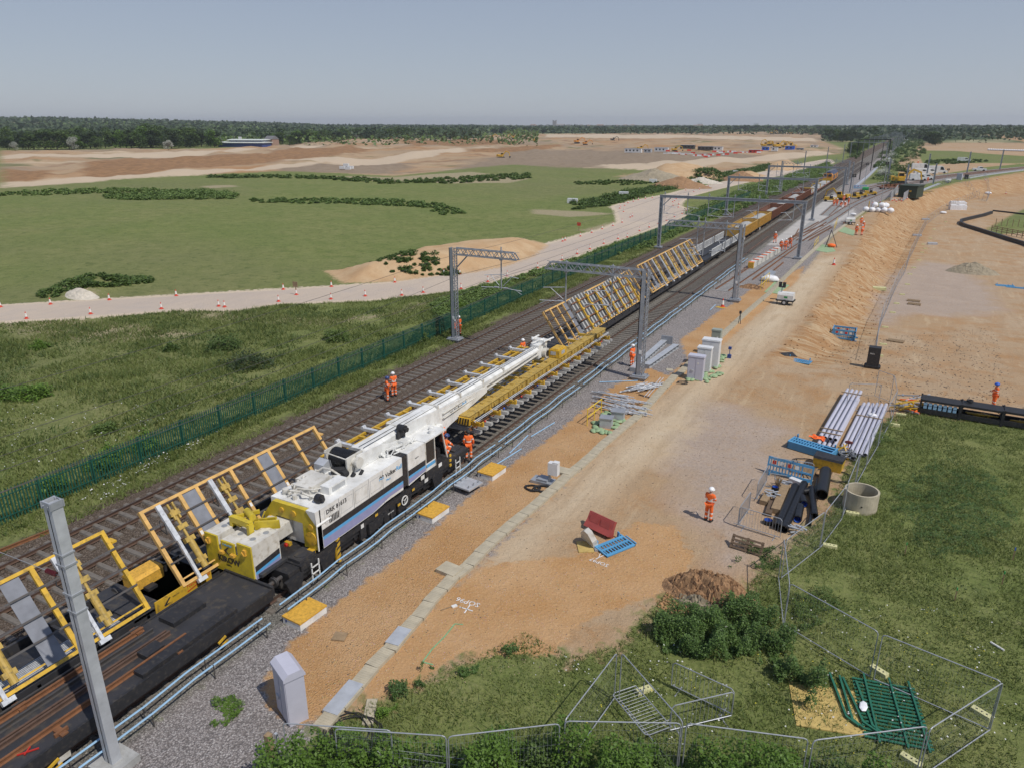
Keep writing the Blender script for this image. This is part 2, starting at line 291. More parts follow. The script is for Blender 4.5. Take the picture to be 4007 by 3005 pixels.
PATCH=[polyW([(430,402),(500,400),(520,405),(450,410)]),polyW([(150,642),(170,634),(205,636),(200,643)]),polyW([(360,676),(520,676),(680,692),(830,680),(900,660),(960,650),(870,678),(700,700),(500,694)]),polyW([(1150,452),(1250,455),(1330,462),(1230,470),(1150,462)]),polyW([(0,700),(130,690),(300,700),(420,720),(250,735),(90,725)]),polyW([(1250,500),(1300,487),(1330,480),(1300,500)])]
CUT=[polyW([(180,352),(330,345),(500,340),(640,325),(760,318),(800,325),(690,345),(480,360),(300,378),(170,385)]),polyW([(0,366),(110,368),(150,380),(60,394),(0,392)]),polyW([(860,306),(1000,302),(1130,306),(1100,316),(900,318)]),polyW([(1000,330),(1120,318),(1240,312),(1150,330)])]
DULL=[polyW([(930,385),(1010,352),(1100,332),(1240,325),(1440,330),(1640,338),(1600,350),(1500,358),(1380,368),(1200,362),(1060,370)]),polyW([(560,362),(760,352),(900,350),(860,372),(640,374)])]
ROADS=[polyW([(-20,395),(200,383),(440,369),(700,352),(700,359),(440,379),(200,396),(-20,409)]),polyW([(560,338),(800,343),(980,322),(1010,330),(820,355),(560,350)]),polyW([(1300,352),(1500,346),(1660,338),(1790,328),(1790,336),(1660,350),(1420,370),(1300,366)]),polyW([(0,338),(420,330),(700,314),(700,318),(430,337),(0,346)]),polyW([(1180,292),(1500,294),(1760,300),(1760,308),(1500,300),(1180,298)])]
nA,nR=900,720
az=np.linspace(-R(95),R(75),nA)
el=np.concatenate([np.linspace(R(84),R(32),70,endpoint=False),np.linspace(R(32),R(2),400,endpoint=False),np.geomspace(R(2),R(.06),nR-470)])
rr=CH/np.tan(el)
AZ,RR=np.meshgrid(az,rr,indexing='ij'); GX=RR*np.sin(AZ); GY=RR*np.cos(AZ); GZ=hgt(GX,GY)
x_,y_=GX.ravel(),GY.ravel()
cl=lambda a:np.clip(a,-60,60)
def smin(*a):
    r=a[0]
    for b in a[1:]: r=np.minimum(r,b)
    return r
s_brown=smin(x_+33.6,-25.6-x_); s_grey=smin(x_+25.8,-18.7-x_)
rx=np.interp(y_,[0,14,30,60,90,100,150,230,300,420,3000],[-13.8,-14.8,-14.8,-13.3,-11.5,-9.5,-7.2,-1.5,12,45,-13.5])
rx=np.interp(y_,[0,14,30,60,90,100,140,165,196,232,258,275],[-13.8,-14.8,-14.8,-13.3,-11.5,-10.5,-10.5,-9.8,-7.6,-3.6,0,5])
def pdist(pts):
    d=np.full(x_.shape,1e9)
    for a,b in zip(pts,pts[1:]):
        ex,ey=b[0]-a[0],b[1]-a[1]; t=np.clip(((x_-a[0])*ex+(y_-a[1])*ey)/(ex*ex+ey*ey),0,1); d=np.minimum(d,np.hypot(x_-a[0]-t*ex,y_-a[1]-t*ey))
    return d
BRL=[(-13.1,165),(-11.2,196),(-7.2,232),(-3.6,258),(3.5,290),(14,322),(28,358),(45,402),(66,450),(120,560)]; BRM=[(-14.6,205),(-12.2,238),(-9.2,258),(-3.5,284),(5,306),(17,338),(31,372),(48,412)]
s_pink=np.maximum(np.maximum(smin(x_+19,rx-x_,262-y_),smin(x_+19,-14-x_)),4.0-np.minimum(pdist(BRL),pdist(BRM)))
s_sand=np.maximum(sdf(SAND,x_,y_),sdf(SAND2,x_,y_)); s_yard=np.maximum(sdf(YARD,x_,y_),-99); s_pale=sdf(PALE,x_,y_); s_rg=np.maximum(sdf(PINK,x_,y_),sdf(PINK2,x_,y_))
s_yard=np.minimum(s_yard,-sdf(GREENR,x_,y_)); s_yard=np.minimum(s_yard,-sdf(GREEN2,x_,y_))
s_haul=sdf(HAUL,x_,y_); s_earth=np.maximum(sdf(EARTH,x_,y_),-1e9); s_mound=sdf(MOUND,x_,y_)
for P_ in [h[0] for h in HEAPS[:3]]: s_mound=np.maximum(s_mound,sdf(P_,x_,y_))
s_patch=np.full_like(x_,-60.)
for P_ in PATCH+[SCRUB]: s_patch=np.maximum(s_patch,sdf(P_,x_,y_))
s_new=sdf(NEWB,x_,y_)
def multi(L):
    r=np.full_like(x_,-99.)
    for P_ in L: r=np.maximum(r,sdf(P_,x_,y_))
    return r
s_cut,s_dull,s_road=multi(CUT),multi(DULL),multi(ROADS)
bk=bank(x_,y_)[1]; s_bank=np.minimum(np.minimum(bk*6,(1.35-bk)*5),(y_-60)*.3); s_bank=np.where(x_>150,-60,s_bank)
s_far=np.hypot(x_,y_)-900
V=np.stack([x_,y_,GZ.ravel()],1)
idx=np.arange(nA*nR).reshape(nA,nR)
Fq=np.stack([idx[:-1,:-1],idx[:-1,1:],idx[1:,1:],idx[1:,:-1]],-1).reshape(-1,4)
# which sheet each face belongs to
cls=np.zeros(nA*nR,int)                       # 0 field
cls[s_yard>0]=1; cls[s_bank>0]=1; cls[s_earth>0]=2; cls[s_pink>0]=3; cls[s_grey>0]=4; cls[s_brown>0]=4; cls[(s_sand>0)]=1; cls[s_haul>0]=5
fc=cls[Fq[:,0]]
def chan(me,name,arr4,sel):
    a=me.attributes.new(name,'FLOAT_COLOR','POINT'); a.data.foreach_set('color',np.stack([cl(c)[sel] for c in arr4],1).astype(np.float32).ravel())
gm=bpy.data.materials.new('ground'); gm.use_nodes=True
SHEETS=[('field','structure'),('work_yard','structure'),('earthworks_ground','structure'),('ballast_shoulder','structure'),('track_ballast','structure'),('haul_road','structure')]
for k,(nm,kd) in enumerate(SHEETS):
    f=Fq[fc==k]; used=np.unique(f); rem=np.full(len(V),-1); rem[used]=np.arange(len(used))
    me=npmesh(nm,V[used],rem[f],smooth=True)
    chan(me,'ga',[s_brown,s_grey,s_pink,s_sand],used); chan(me,'gb',[s_yard,s_haul,s_earth,s_pale],used)
    chan(me,'gc',[s_rg,s_mound,s_patch,s_bank],used); chan(me,'gd',[s_new,s_far,s_cut,s_dull],used); chan(me,'ge',[s_road]*4,used)
    tag(link(nm,me,gm),kind=kd)
# ground shader
n,l=nodes(gm); P=n['Principled BSDF']; P.inputs['Roughness'].default_value=.95; P.inputs['Specular IOR Level'].default_value=.15
tc=n.new('ShaderNodeTexCoord')
def noise(sc,det=5,dist=0,rough=.55,vec=None):
    a=n.new('ShaderNodeTexNoise'); a.inputs['Scale'].default_value=sc; a.inputs['Detail'].default_value=det; a.inputs['Distortion'].default_value=dist; a.inputs['Roughness'].default_value=rough
    l.new(vec or tc.outputs['Object'],a.inputs['Vector']); return a.outputs[0]
def mth(op,a,b=None,c=None,clamp=False):
    m=n.new('ShaderNodeMath'); m.operation=op; m.use_clamp=clamp
    for i,v in enumerate([a,b,c]):
        if v is None: continue
        if isinstance(v,(int,float)): m.inputs[i].default_value=v
        else: l.new(v,m.inputs[i])
    return m.outputs[0]
def mrange(v,a,b,c=0,d=1):
    m=n.new('ShaderNodeMapRange'); l.new(v,m.inputs[0])
    for i,q in enumerate((a,b,c,d)): m.inputs[i+1].default_value=q
    return m.outputs[0]
def mix(f,a,b,bt='MIX'):
    m=n.new('ShaderNodeMix'); m.data_type='RGBA'; m.blend_type=bt
    for s_,v in ((0,f),(6,a),(7,b)):
        if isinstance(v,(int,float)): m.inputs[s_].default_value=v
        elif isinstance(v,tuple): m.inputs[s_].default_value=(*v,1)
        else: l.new(v,m.inputs[s_])
    return m.outputs[2]
def voro(sc,feat='F1',out=0,rnd=1):
    a=n.new('ShaderNodeTexVoronoi'); a.inputs['Scale'].default_value=sc; a.feature=feat; l.new(tc.outputs['Object'],a.inputs['Vector']); return a.outputs[out]
def chn(name):
    a=n.new('ShaderNodeAttribute'); a.attribute_name=name; s_=n.new('ShaderNodeSeparateColor'); l.new(a.outputs['Color'],s_.inputs[0]); return s_.outputs[0],s_.outputs[1],s_.outputs[2],a.outputs['Alpha']
b0,b1,b2,b3=chn('ga'); c0,c1,c2,c3=chn('gb'); d0,d1,d2,d3=chn('gc'); e0,e1,e2,e3=chn('gd'); f0,_,_,_=chn('ge')
nf=noise(2.2,6,.3); nm=noise(.35,5); nl=noise(.06,5); nxl=noise(.012,4); nfine=noise(9,5,.0,.65); nvf=noise(38,3)
def mask(s,amp,soft,nz):   # 0..1 where the signed distance + noise is positive
    return mth('ADD',mth('DIVIDE',mth('MULTIPLY_ADD',mth('SUBTRACT',nz,.5),amp*2,s),soft),.5,clamp=True)
# grass
gr=mix(mrange(nl,.35,.65),(.155,.195,.055),(.215,.225,.08)); gr=mix(mrange(nm,.4,.7),gr,(.125,.165,.042)); gr=mix(mrange(nfine,.45,.75,0,.7),gr,(.24,.235,.11)); gr=mix(mrange(nf,.55,.75,0,.55),gr,(.055,.090,.022))
gr=mix(mrange(nxl,.5,.66,0,.5),gr,(.19,.18,.09)); gmid=noise(.9,6,.5,.7); gr=mix(mrange(gmid,.52,.68,0,.75),gr,(.075,.10,.03)); gr=mix(mrange(gmid,.30,.42,.6,0),gr,(.25,.235,.12)); ghi=noise(5.5,6,.2,.75); gr=mix(mrange(ghi,.5,.66,0,.65),gr,(.06,.085,.025))
gr=mix(mask(b0,3,3,nm),gr,gr)
bare=mth('MULTIPLY',mrange(mth('ADD',nm,mth('MULTIPLY',nf,.5)),.86,.98),mrange(e1,-880,-780,1,0)); gr=mix(mth('MULTIPLY',bare,.6),gr,(.30,.22,.13))
# soils
sand=mix(mrange(nm,.35,.65),(.44,.245,.105),(.50,.31,.16)); sand=mix(mrange(nfine,.5,.75,0,.6),sand,(.58,.40,.22)); sand=mix(mrange(nf,.55,.8,0,.4),sand,(.33,.18,.08))
peb=voro(16); pc=mth('LESS_THAN',peb,.17); rndc=voro(16,'F1',1); pebc=mix(mth('MULTIPLY',pc,mrange(nf,.42,.6)),sand,mix(.5,(.62,.50,.34),rndc)); sand=pebc; sand=mix(mrange(noise(6.5,7,.2,.8),.54,.72,0,.5),sand,(.27,.15,.07))
yard=mix(mrange(nl,.35,.62),(.40,.27,.155),(.44,.325,.215)); yard=mix(mrange(nm,.45,.68),yard,(.39,.225,.105)); yard=mix(mrange(nxl,.5,.7,0,.5),yard,(.42,.33,.24)); yard=mix(mrange(nf,.5,.8,0,.45),yard,(.30,.22,.14)); yh=noise(6.,7,.2,.8); yard=mix(mrange(yh,.52,.7,0,.7),yard,(.24,.175,.115)); yard=mix(mrange(noise(.55,7,1.2,.75),.54,.64,0,.7),yard,(.36,.20,.09)); yard=mix(mrange(nfine,.5,.8,0,.5),yard,(.50,.39,.26))
yard=mix(mth('MULTIPLY',mth('LESS_THAN',peb,.15),mrange(nf,.45,.62)),yard,(.62,.50,.36))
sx=n.new('ShaderNodeMapping'); sx.inputs['Scale'].default_value=(1.0,.10,1); sx.inputs['Rotation'].default_value=(0,0,R(-5)); l.new(tc.outputs['Object'],sx.inputs[0]); ruts=noise(1.7,5,.4,.6,sx.outputs[0])
yard=mix(mrange(ruts,.52,.70,0,.45),yard,(.33,.23,.14)); yard=mix(mrange(ruts,.30,.42,.4,0),yard,(.56,.44,.29))
pale=mix(mrange(nm,.35,.7),(.56,.46,.33),(.50,.38,.25)); pale=mix(mrange(nf,.55,.8,0,.5),pale,(.42,.31,.2)); pale=mix(mrange(yh,.54,.72,0,.6),pale,(.33,.25,.17)); pale=mix(mrange(ruts,.5,.64,0,.45),pale,(.38,.28,.18))
rosy=mix(mrange(nm,.35,.7),(.39,.31,.25),(.44,.35,.28)); rosy=mix(mrange(nfine,.5,.75,0,.6),rosy,(.28,.22,.19)); rosy=mix(mrange(nf,.5,.8,0,.4),rosy,(.40,.25,.13)); rosy=mix(mrange(yh,.5,.7,0,.7),rosy,(.20,.155,.125))
# ballast
vb=voro(17,'F1',1); vg=n.new('ShaderNodeSeparateColor'); l.new(vb,vg.inputs[0]); vr=vg.outputs[0]; vd=voro(17)
def stones(dark,mid,light):
    c=mix(mrange(vr,0,.55),dark,mid); c=mix(mrange(vr,.6,1),c,light); return mix(mrange(vd,.25,.75,0,.75),c,tuple(q*.35 for q in dark))
brown=stones((.10,.075,.055),(.175,.135,.105),(.27,.225,.19)); brown=mix(mrange(nm,.4,.7,0,.5),brown,(.12,.09,.07))
grey=stones((.15,.145,.13),(.255,.245,.22),(.40,.38,.35)); grey=mix(mrange(nm,.4,.7,0,.4),grey,(.23,.20,.165))
pink=stones((.26,.235,.225),(.37,.335,.325),(.52,.49,.475)); pink=mix(mrange(nm,.45,.75,0,.35),pink,(.36,.31,.28))
newb=mix(mrange(nm,.35,.7),(.44,.42,.40),(.52,.50,.47))
haul=mix(mrange(nl,.35,.65),(.53,.44,.35),(.46,.385,.325)); haul=mix(mrange(nm,.5,.72,0,.5),haul,(.42,.37,.34)); haul=mix(mrange(ruts,.5,.7,0,.3),haul,(.38,.32,.27)); haul=mix(mrange(nf,.6,.8,0,.4),haul,(.60,.52,.42))
hedge=mix(mrange(nfine,.4,.6),(.64,.55,.43),(.48,.38,.28))
em=n.new('ShaderNodeMapping'); em.inputs['Scale'].default_value=(.6,.6,.6); em.inputs['Rotation'].default_value=(0,0,R(-35)); l.new(tc.outputs['Object'],em.inputs[0])
sx2=n.new('ShaderNodeMapping'); sx2.inputs['Scale'].default_value=(.35,1.2,1); l.new(em.outputs[0],sx2.inputs[0]); band=noise(.035,5,.6,.6,sx2.outputs[0])
earth=mix(mrange(band,.36,.52),(.36,.205,.10),(.39,.28,.175)); earth=mix(mrange(nl,.52,.68,0,.9),earth,(.25,.155,.09)); earth=mix(mrange(nxl,.50,.60,0,.75),earth,(.29,.225,.16)); earth=mix(mrange(band,.60,.66,0,.8),earth,(.50,.40,.28)); earth=mix(mrange(nm,.55,.8,0,.4),earth,(.23,.13,.065))
earth=mix(mrange(noise(.022,4),.60,.66,0,.8),earth,(.13,.14,.06))
earth=mix(mask(e3,14,8,nl),earth,mix(mrange(nm,.4,.7),(.27,.21,.15),(.22,.165,.115))); earth=mix(mask(f0,9,4,nl),earth,(.50,.40,.29)); earth=mix(mask(e2,10,5,nl),earth,mix(mrange(nm,.35,.6),(.33,.19,.095),(.23,.135,.07)))
mound=mix(mrange(nm,.35,.65),(.46,.30,.165),(.53,.38,.23)); mound=mix(mrange(nf,.5,.8,0,.5),mound,(.36,.24,.13))
bm3=n.new('ShaderNodeMapping'); bm3.inputs['Scale'].default_value=(.22,1.3,1); bm3.inputs['Rotation'].default_value=(0,0,R(28)); l.new(tc.outputs['Object'],bm3.inputs[0]); ruts2=noise(1.1,6,.8,.7,bm3.outputs[0])
bank_=mix(mrange(ruts2,.40,.54),(.46,.34,.21),(.36,.205,.095)); bank_=mix(mrange(ruts2,.55,.66,0,.85),bank_,(.29,.15,.065)); bank_=mix(mrange(nm,.5,.72,0,.5),bank_,(.30,.155,.065)); bank_=mix(mrange(nfine,.5,.8,0,.4),bank_,(.52,.39,.24))
farf=mix(mrange(nxl,.4,.6),(.10,.135,.05),(.06,.085,.03)); farf=mix(mrange(noise(.0045,3,1.),.55,.6),farf,(.38,.33,.20)); 
c=mix(mrange(e1,-60,59),gr,farf)
c=mix(mask(d2,2.5,1.5,nf),c,mix(mrange(nfine,.4,.6),(.42,.34,.24),(.20,.19,.09)))
c=mix(mask(c2,9,5,nm),c,earth)
c=mix(mask(c0,1.8,.8,nf),c,yard); c=mix(mask(d3,1.6,1,nm),c,bank_); c=mix(mask(d0,3.,2.5,nm),c,rosy); c=mix(mask(c3,2.4,2.2,nm),c,pale)
c=mix(mask(b2,1.2,.5,nf),c,pink); c=mix(mask(b3,.6,.25,nf),c,sand); c=mix(mask(e0,2,1.,nf),c,newb)
c=mix(mask(b1,.4,.5,nf),c,grey); c=mix(mask(b0,.9,.6,nf),c,brown)
hm=mth('ADD',c1,1.0); c=mix(mask(hm,1.4,.5,nf),c,hedge); c=mix(mask(c1,.5,.5,nf),c,haul); c=mix(mask(d1,1.2,.8,nf),c,mound)
l.new(c,P.inputs['Base Color'])
bm_=n.new('ShaderNodeBump'); bm_.inputs['Strength'].default_value=1.; bm_.inputs['Distance'].default_value=.09
hh=mth('ADD',mth('MULTIPLY',nfine,.6),mth('ADD',mth('MULTIPLY',nf,.9),mth('MULTIPLY',nvf,.25))); l.new(hh,bm_.inputs['Height'])
bm2=n.new('ShaderNodeBump'); bm2.inputs['Strength'].default_value=.8; bm2.inputs['Distance'].default_value=.04
bal=mth('MAXIMUM',mask(b2,.5,.5,nf),mth('MAXIMUM',mask(b1,.4,.5,nf),mask(b0,.9,.6,nf))); l.new(mth('MULTIPLY',mth('MULTIPLY',vd,-1),bal),bm2.inputs['Height']); l.new(bm_.outputs[0],bm2.inputs['Normal'])
l.new(bm2.outputs[0],P.inputs['Normal'])
# ---------------- tracks ----------------
TR={'A':-31.15,'B':-27.9,'C':-23.75,'D':-20.65}
TLAB={'A':'farthest track, next to the green palisade fence','B':'second track from the green fence, empty of trains','C':'track under the yellow tilting wagons and ballast train','D':'nearest track, under the white rail crane'}
def rail_profile(mb,pts,zb=.06,mi=0,mt=1):
    """flat-bottom rail swept along pts (x,y)"""
    pr=[(-.07,0),(.07,0),(.07,.012),(.012,.03),(.012,.11),(.036,.125),(.036,.158),(-.036,.158),(-.036,.125),(-.012,.11),(-.012,.03),(-.07,.012)]
    P_=[Vector((q[0],q[1],0)) for q in pts]; R_=[]
    for i,p in enumerate(P_):
        t=(P_[min(i+1,len(P_)-1)]-P_[max(i-1,0)]).normalized(); nrm=Vector((t.y,-t.x,0))
        zz=pts[i][2] if len(pts[i])>2 else 0
        R_.append([p+nrm*a+Vector((0,0,zb+b+zz)) for a,b in pr])
    n0=len(mb.f); mb.rings(R_,mi)
    k=len(pr)
    for j in range(n0,len(mb.f)-2):
        if (j-n0)%k==6: mb.m[j]=mt
def sleeper_mesh(mm):
    b=MB(); b.prism([(-.13,0),(.13,0),(.10,.075),(-.10,.075)],-1.25,1.25,'x'); 
    b.bb((-.85,-.07,.07),(-.63,.07,.095)); b.bb((.63,-.07,.07),(.85,.07,.095)); me=b.mesh('sleeper'); me.materials.append(mm); return me
SLO=sleeper_mesh(M['sleeper_old']); SLN=sleeper_mesh(M['sleeper_new'])
def track(cx,y0,y1,lab,cat='railway track',n_ind=90,rusty=False,step=.66,slm=SLO,ys=4.,yend=None):
    t=thing('railway_track',lab,cat,(cx,0,0),group='parallel running tracks')
    for s_ in(-.755,.755):
        b=MB(); ys_=[y0]+[y for y in (60,200,500)]+[y1]; rail_profile(b,[(s_,y) for y in ys_ if y0<=y<=y1])
        b.build('rail',[M['rail_rusty'],M['railtop']],t)
    y=ys
    for k in range(n_ind):
        link('sleeper',slm,None,t,(0,y,0)); y+=step
    b=MB()
    while y<420: b.bb((-1.25,y-.11,0),(1.25,y+.11,.07)); y+=step
    tag(b.build('sleepers',slm.materials[0],t),kind='stuff'); return t
for k_,cx in TR.items():
    track(cx,1.,2600. ,TLAB[k_]+', with rails on concrete sleepers',ys=9. if k_ in'AB' else 2.2)
# the branch curving away to the right, and the panels beside it
BR1=[(-17.3,84),(-15.9,112),(-14.4,140),(-13.1,165),(-11.2,196),(-7.2,232),(-3.6,258),(3.5,290),(14,322),(28,358),(45,402),(66,450)]
BR2=[(-14.9,168),(-14.6,205),(-12.2,238),(-9.2,258),(-3.5,284),(5,306),(17,338),(31,372),(48,412),(66,452)]
def spl(pts,n=6):
    P_=[np.array(p,float) for p in pts]; P_=[2*P_[0]-P_[1]]+P_+[2*P_[-1]-P_[-2]]; o=[]
    for i in range(1,len(P_)-2):
        a,b,c,d=P_[i-1:i+3]
        for t in np.linspace(0,1,n,endpoint=False): o.append(.5*((2*b)+(-a+c)*t+(2*a-5*b+4*c-d)*t*t+(-a+3*b-3*c+d)*t**3))
    o.append(P_[-2]); return o
def curved(pts,lab,group=None,rusty=True):
    t=thing('railway_track',lab,'railway track',(0,0,0),group=group); C_=spl(pts); o=[(p[0],p[1],0) for p in C_]
    for s_ in(-.755,.755):
        q=[]
        for i in range(len(C_)):
            d=C_[min(i+1,len(C_)-1)]-C_[max(i-1,0)]; d/=np.hypot(*d); q.append((C_[i][0]+d[1]*s_,C_[i][1]-d[0]*s_))
        b=MB(); rail_profile(b,q); b.build('rail',[M['rust'] if rusty else M['rail_rusty'],M['railtop']],t)
    b=MB(); L=0; 
    for a,c in zip(C_,C_[1:]):
        d=c-a; ln=np.hypot(*d); d/=ln; s_=0
        while s_<ln:
            m=a+d*s_; b.box((m[0],m[1],.03),(2.5,.25,.07),0,Matrix.Rotation(math.atan2(d[1],d[0])-math.pi/2,3,'Z')); s_+=.7
    tag(b.build('sleepers',M['sleeper_new'],t),kind='stuff'); return t
curved(BR1,'new single track curving away to the right past the dark kiosk'); curved(BR2,'second curving track joining beyond the yellow excavator')
# turnout panel lying new on the ballast
t=thing('turnout_panel','new switch panel of bright sleepers and rusty rails past the new ballast bed','track panel',(0,0,0))
for k in range(34):
    y=129+k*.75; w=2.0+.045*k; link('sleeper',SLN,None,t,(-15.1+.03*k,y,.02)).scale=(w/1.9,1,1)
for a,b_ in [((-16.6,128),(-14.8,155)),((-15.2,128),(-13.4,155)),((-14.2,128),(-12.2,150)),((-16.2,131),(-13.4,150)),((-13.4,129),(-11.7,148))]:
    b=MB(); rail_profile(b,[(*a,.04),(*b_,.04)]); b.build('rail',[M['rust'],M['rail_rusty']],t)
# loose rails on the ground
def loose(pts,lab,z=0,mm='rust'):
    b=MB(); rail_profile(b,pts,0.0+z); o=b.build('loose_rail',[M[mm],M[mm]]); 
    tag(o,lab,'rail','loose rails lying about'); return o
loose([tuple(aD(455,560)[:2]),tuple(aD(150,905)[:2])],'x') if 0 else None
def lr(p,q,lab,k=1.): 
    a,b=at(*p),at(*q); loose([(a.x,a.y,a.z),(b.x,b.y,b.z)],lab)
lr((2945,1097),(3130,960),'long rusty rail on the pink ballast in front of the striped rail bundle')
lr((2840,1110),(2920,1050),'short rail stub beside the second lattice mast')
lr((3028,1060),(3065,1030),'short rusty rail on sand between bundle and concrete trough')
lr((2930,985),(3005,930),'rusty rail lying between the rails of the nearest track'); 
lr((3298,876),(3330,876),'pair of short rusty rails beside the trough, upper'); lr((3300,872),(3332,872),'pair of short rusty rails beside the trough, lower')
lr((3090,960),(3126,898),'rusty closure rail tied with orange rope'); 
lr((0,2160),(210,2075),'rusty rail lying in weeds by the green fence')
# bundle of rail boxed in white and orange
t=thing('rail_bundle','long striped orange and white boxed track beam on pink ballast near the three walking workers','rail bundle',(0,0,0))
a,b_=at(2938,1052),at(3045,988); d=(b_-a)
for k in range(7):
    p=a+d*(k/7); q=a+d*((k+.86)/7); b=MB(); b.beam(p+Vector((0,0,.45)),q+Vector((0,0,.45)),.7,.75,0); b.beam(p+Vector((0,0,.86)),p+d*.02+Vector((0,0,.86)),.74,.06,1); b.build('crate',[M['white_dirty'],M['hivis']],t)
b=MB(); b.beam(a-d*.02+Vector((0,0,.45)),a+Vector((0,0,.45)),.72,.78); b.build('end_plate',M['orange_top'],t)
# ---------------- blue pipe handrails beside the near track
def hrail(y0,y1,x,n,lab):
    t=thing('cable_stand_pipes',lab,'cable rail',(x,y0,0),group='light blue cable pipes on short posts'); L=y1-y0
    for dx,z in((0,.62),(.42,.55)):
        b=MB(); p=[(dx+.03*math.sin(k*1.7),L*k/8,z+.03*math.sin(k*2.3+dx)) for k in range(9)]; b.path(p,.035,0,6); b.build('pipe',M['pipe_blue'],t)
    k=1.
    while k<L:
        b=MB(); b.tube((0,k,0),(0,k,.66),.02); b.tube((.42,k,0),(.42,k,.6),.02); b.tube((0,k,.5),(.42,k,.5),.018); b.build('stake',M['dark_steel'],t); k+=2.4
for i,(a,b_) in enumerate([(2.5,15.7),(16.6,25.5),(25.0,33.5),(33.9,45.),(45.6,58.),(58.5,71.),(71.5,86.),(87.,104.)]):
    hrail(a,b_,-18.95+.02*i,5,['nearest pair of light blue pipes beside the flat wagon, passing under the tall mast','pair of light blue pipes beside the crane counterweight and ladder','pair of light blue pipes beside the crane cab','pair of light blue pipes beside the carried track panel','pair of light blue pipes behind the worker at the lattice mast','pair of light blue pipes between the first and second lattice masts','pair of light blue pipes beside the second lattice mast','farthest pair of light blue pipes by the striped bundle'][i])
def lp(p,q,lab):
    a,b=at(*p),at(*q); m=MB(); m.tube(a+Vector((0,0,.05)),b+Vector((0,0,.05)),.035); tag(m.build('loose_pipe',M['pipe_blue']),lab,'pipe','loose light blue pipes')
lp((2078,1710),(2170,1655),'light blue pipe lying on gravel nearest the green sandbags'); lp((1994,1775),(2066,1705),'light blue pipe lying across the gravel, middle of three'); lp((1938,1822),(2040,1758),'light blue pipe pointing at a yellow lid'); lp((2345,1498),(2495,1492),'pale pipe lying at the foot of the first lattice mast'); lp((2778,1216),(2800,1195),'short pipe beside the cone near the second lattice mast')
# ---------------- palisade fence --------
t=thing('palisade_fence','long green steel palisade fence between the field and the railway','fence',(0,0,0))
FX=lambda y: np.interp(y,[0,36,60,100,180,300],[-35.9,-35.6,-35.7,-36.2,-36.6,-36.6])
y=12.; i=0
while y<200:
    L=2.75 if y<130 else 5.5; x0,x1=FX(y),FX(y+L); z0=gz(x0,y); 
    b=MB(); step=.155 if y<70 else .31; m=0.
    while m<L:
        x=x0+(x1-x0)*m/L; w=.035 if y<70 else .06
        b.prism([(y+m-w,z0+.02),(y+m+w,z0+.02),(y+m+w,z0+1.62),(y+m,z0+1.78),(y+m-w,z0+1.62)],x-.008,x+.008,'x'); m+=step
    for z in(.35,1.4): b.beam((x0+.03,y,z0+z),(x1+.03,y+L,z0+z),.03,.05)
    b.build('fence_panel',M['palisade_green'],t); b=MB(); b.bb((x0-.05,y-.04,z0-.1),(x0+.06,y+.04,z0+1.72)); b.build('post',M['palisade_green'],t); y+=L; i+=1
# ---------------- trough route ----------
TP=[at(*p) for p in [(1290,2815),(1386,2702),(1469,2603),(1538,2535),(1593,2468),(1649,2404),(1700,2341),(1768,2268),(1823,2225),(1895,2150),(1999,2057),(2094,1980),(2166,1916),(2234,1853),(2306,1794),(2365,1736),(2433,1681),(2505,1623),(2560,1560),(2635,1480),(2660,1465),(2700,1425),(2810,1330),(2900,1245),(3010,1150),(3130,1030),(3230,940),(3290,895),(3380,830)]]
b=MB(); b.bb((-.27,-.485,0),(.27,.485,.16)); 
for k in range(9): b.bb((-.25,-.42+k*.1,.16),(.25,-.39+k*.1,.166))
TL=b.mesh('trough_lid'); TL.materials.append(M['concrete'])
acc=0; cnt=0; trt=thing('cable_trough_route','pale concrete cable trough running the length of the site between sand strip and hardstanding','cable trough',(0,0,0)); rest=[]
for a,b_ in zip(TP,TP[1:]):
    d=(b_-a); ln=d.length; d/=ln; s_=acc
    while s_<ln:
        m=a+d*s_; j=random.uniform(-.02,.02); rz=math.atan2(d.y,d.x)-math.pi/2+random.uniform(-.015,.015)
        if cnt<95: link('trough_lid',TL,None,trt,(m.x+j,m.y,m.z-.02),rz)
        else: rest.append((m,rz))
        s_+=1.0; cnt+=1
    acc=s_-ln
b=MB()
for m,rz in rest: b.box((m.x,m.y,m.z+.06),(.54,.97,.16),0,Matrix.Rotation(rz,3,'Z'))
tag(b.build('trough_lids',M['concrete'],trt),kind='stuff')
def tdir(p):
    k=min(range(len(TP)-1),key=lambda i:((TP[i]+TP[i+1])/2-p).length); d=TP[k+1]-TP[k]; return math.atan2(d.y,d.x)-math.pi/2
def slab(p,sz,rz,lab,mm='concrete',dz=0,nm='concrete_slab'):
    rz=tdir(at(*p)) if rz is None else rz; m=MB(); m.bb((-sz[0]/2,-sz[1]/2,0),(sz[0]/2,sz[1]/2,sz[2])); o=m.build(nm,M[mm],None,at(*p)+Vector((0,0,dz)),rz); tag(o,lab,'slab'); return o
slab((1345,2740),(.58,1.5,.17),None,'pale lid with moulded grid on the end of the trough','galv_light'); slab((1560,2500),(.56,.98,.165),None,'bluish lid among sandy trough lids','galv_light',.01)
slab((1448,2787),(.35,1.1,.06),R(30),'loose narrow concrete lid lying in the weeds'); slab((1330,2492),(.5,.45,.06),R(20),'small square slab chalked with a 2','wood')
slab((1760,2235),(.95,.75,.17),None,'wider chamber lid where the trough bends'); slab((2210,1850),(.9,.7,.17),None,'wide chamber lid between box and sandbags'); slab((2620,1448),(.5,.5,.04),R(20),'flat slab on sand left of the grey cabinets'); slab((1225,1),(.1,.1,.1),0,'x') if 0 else None
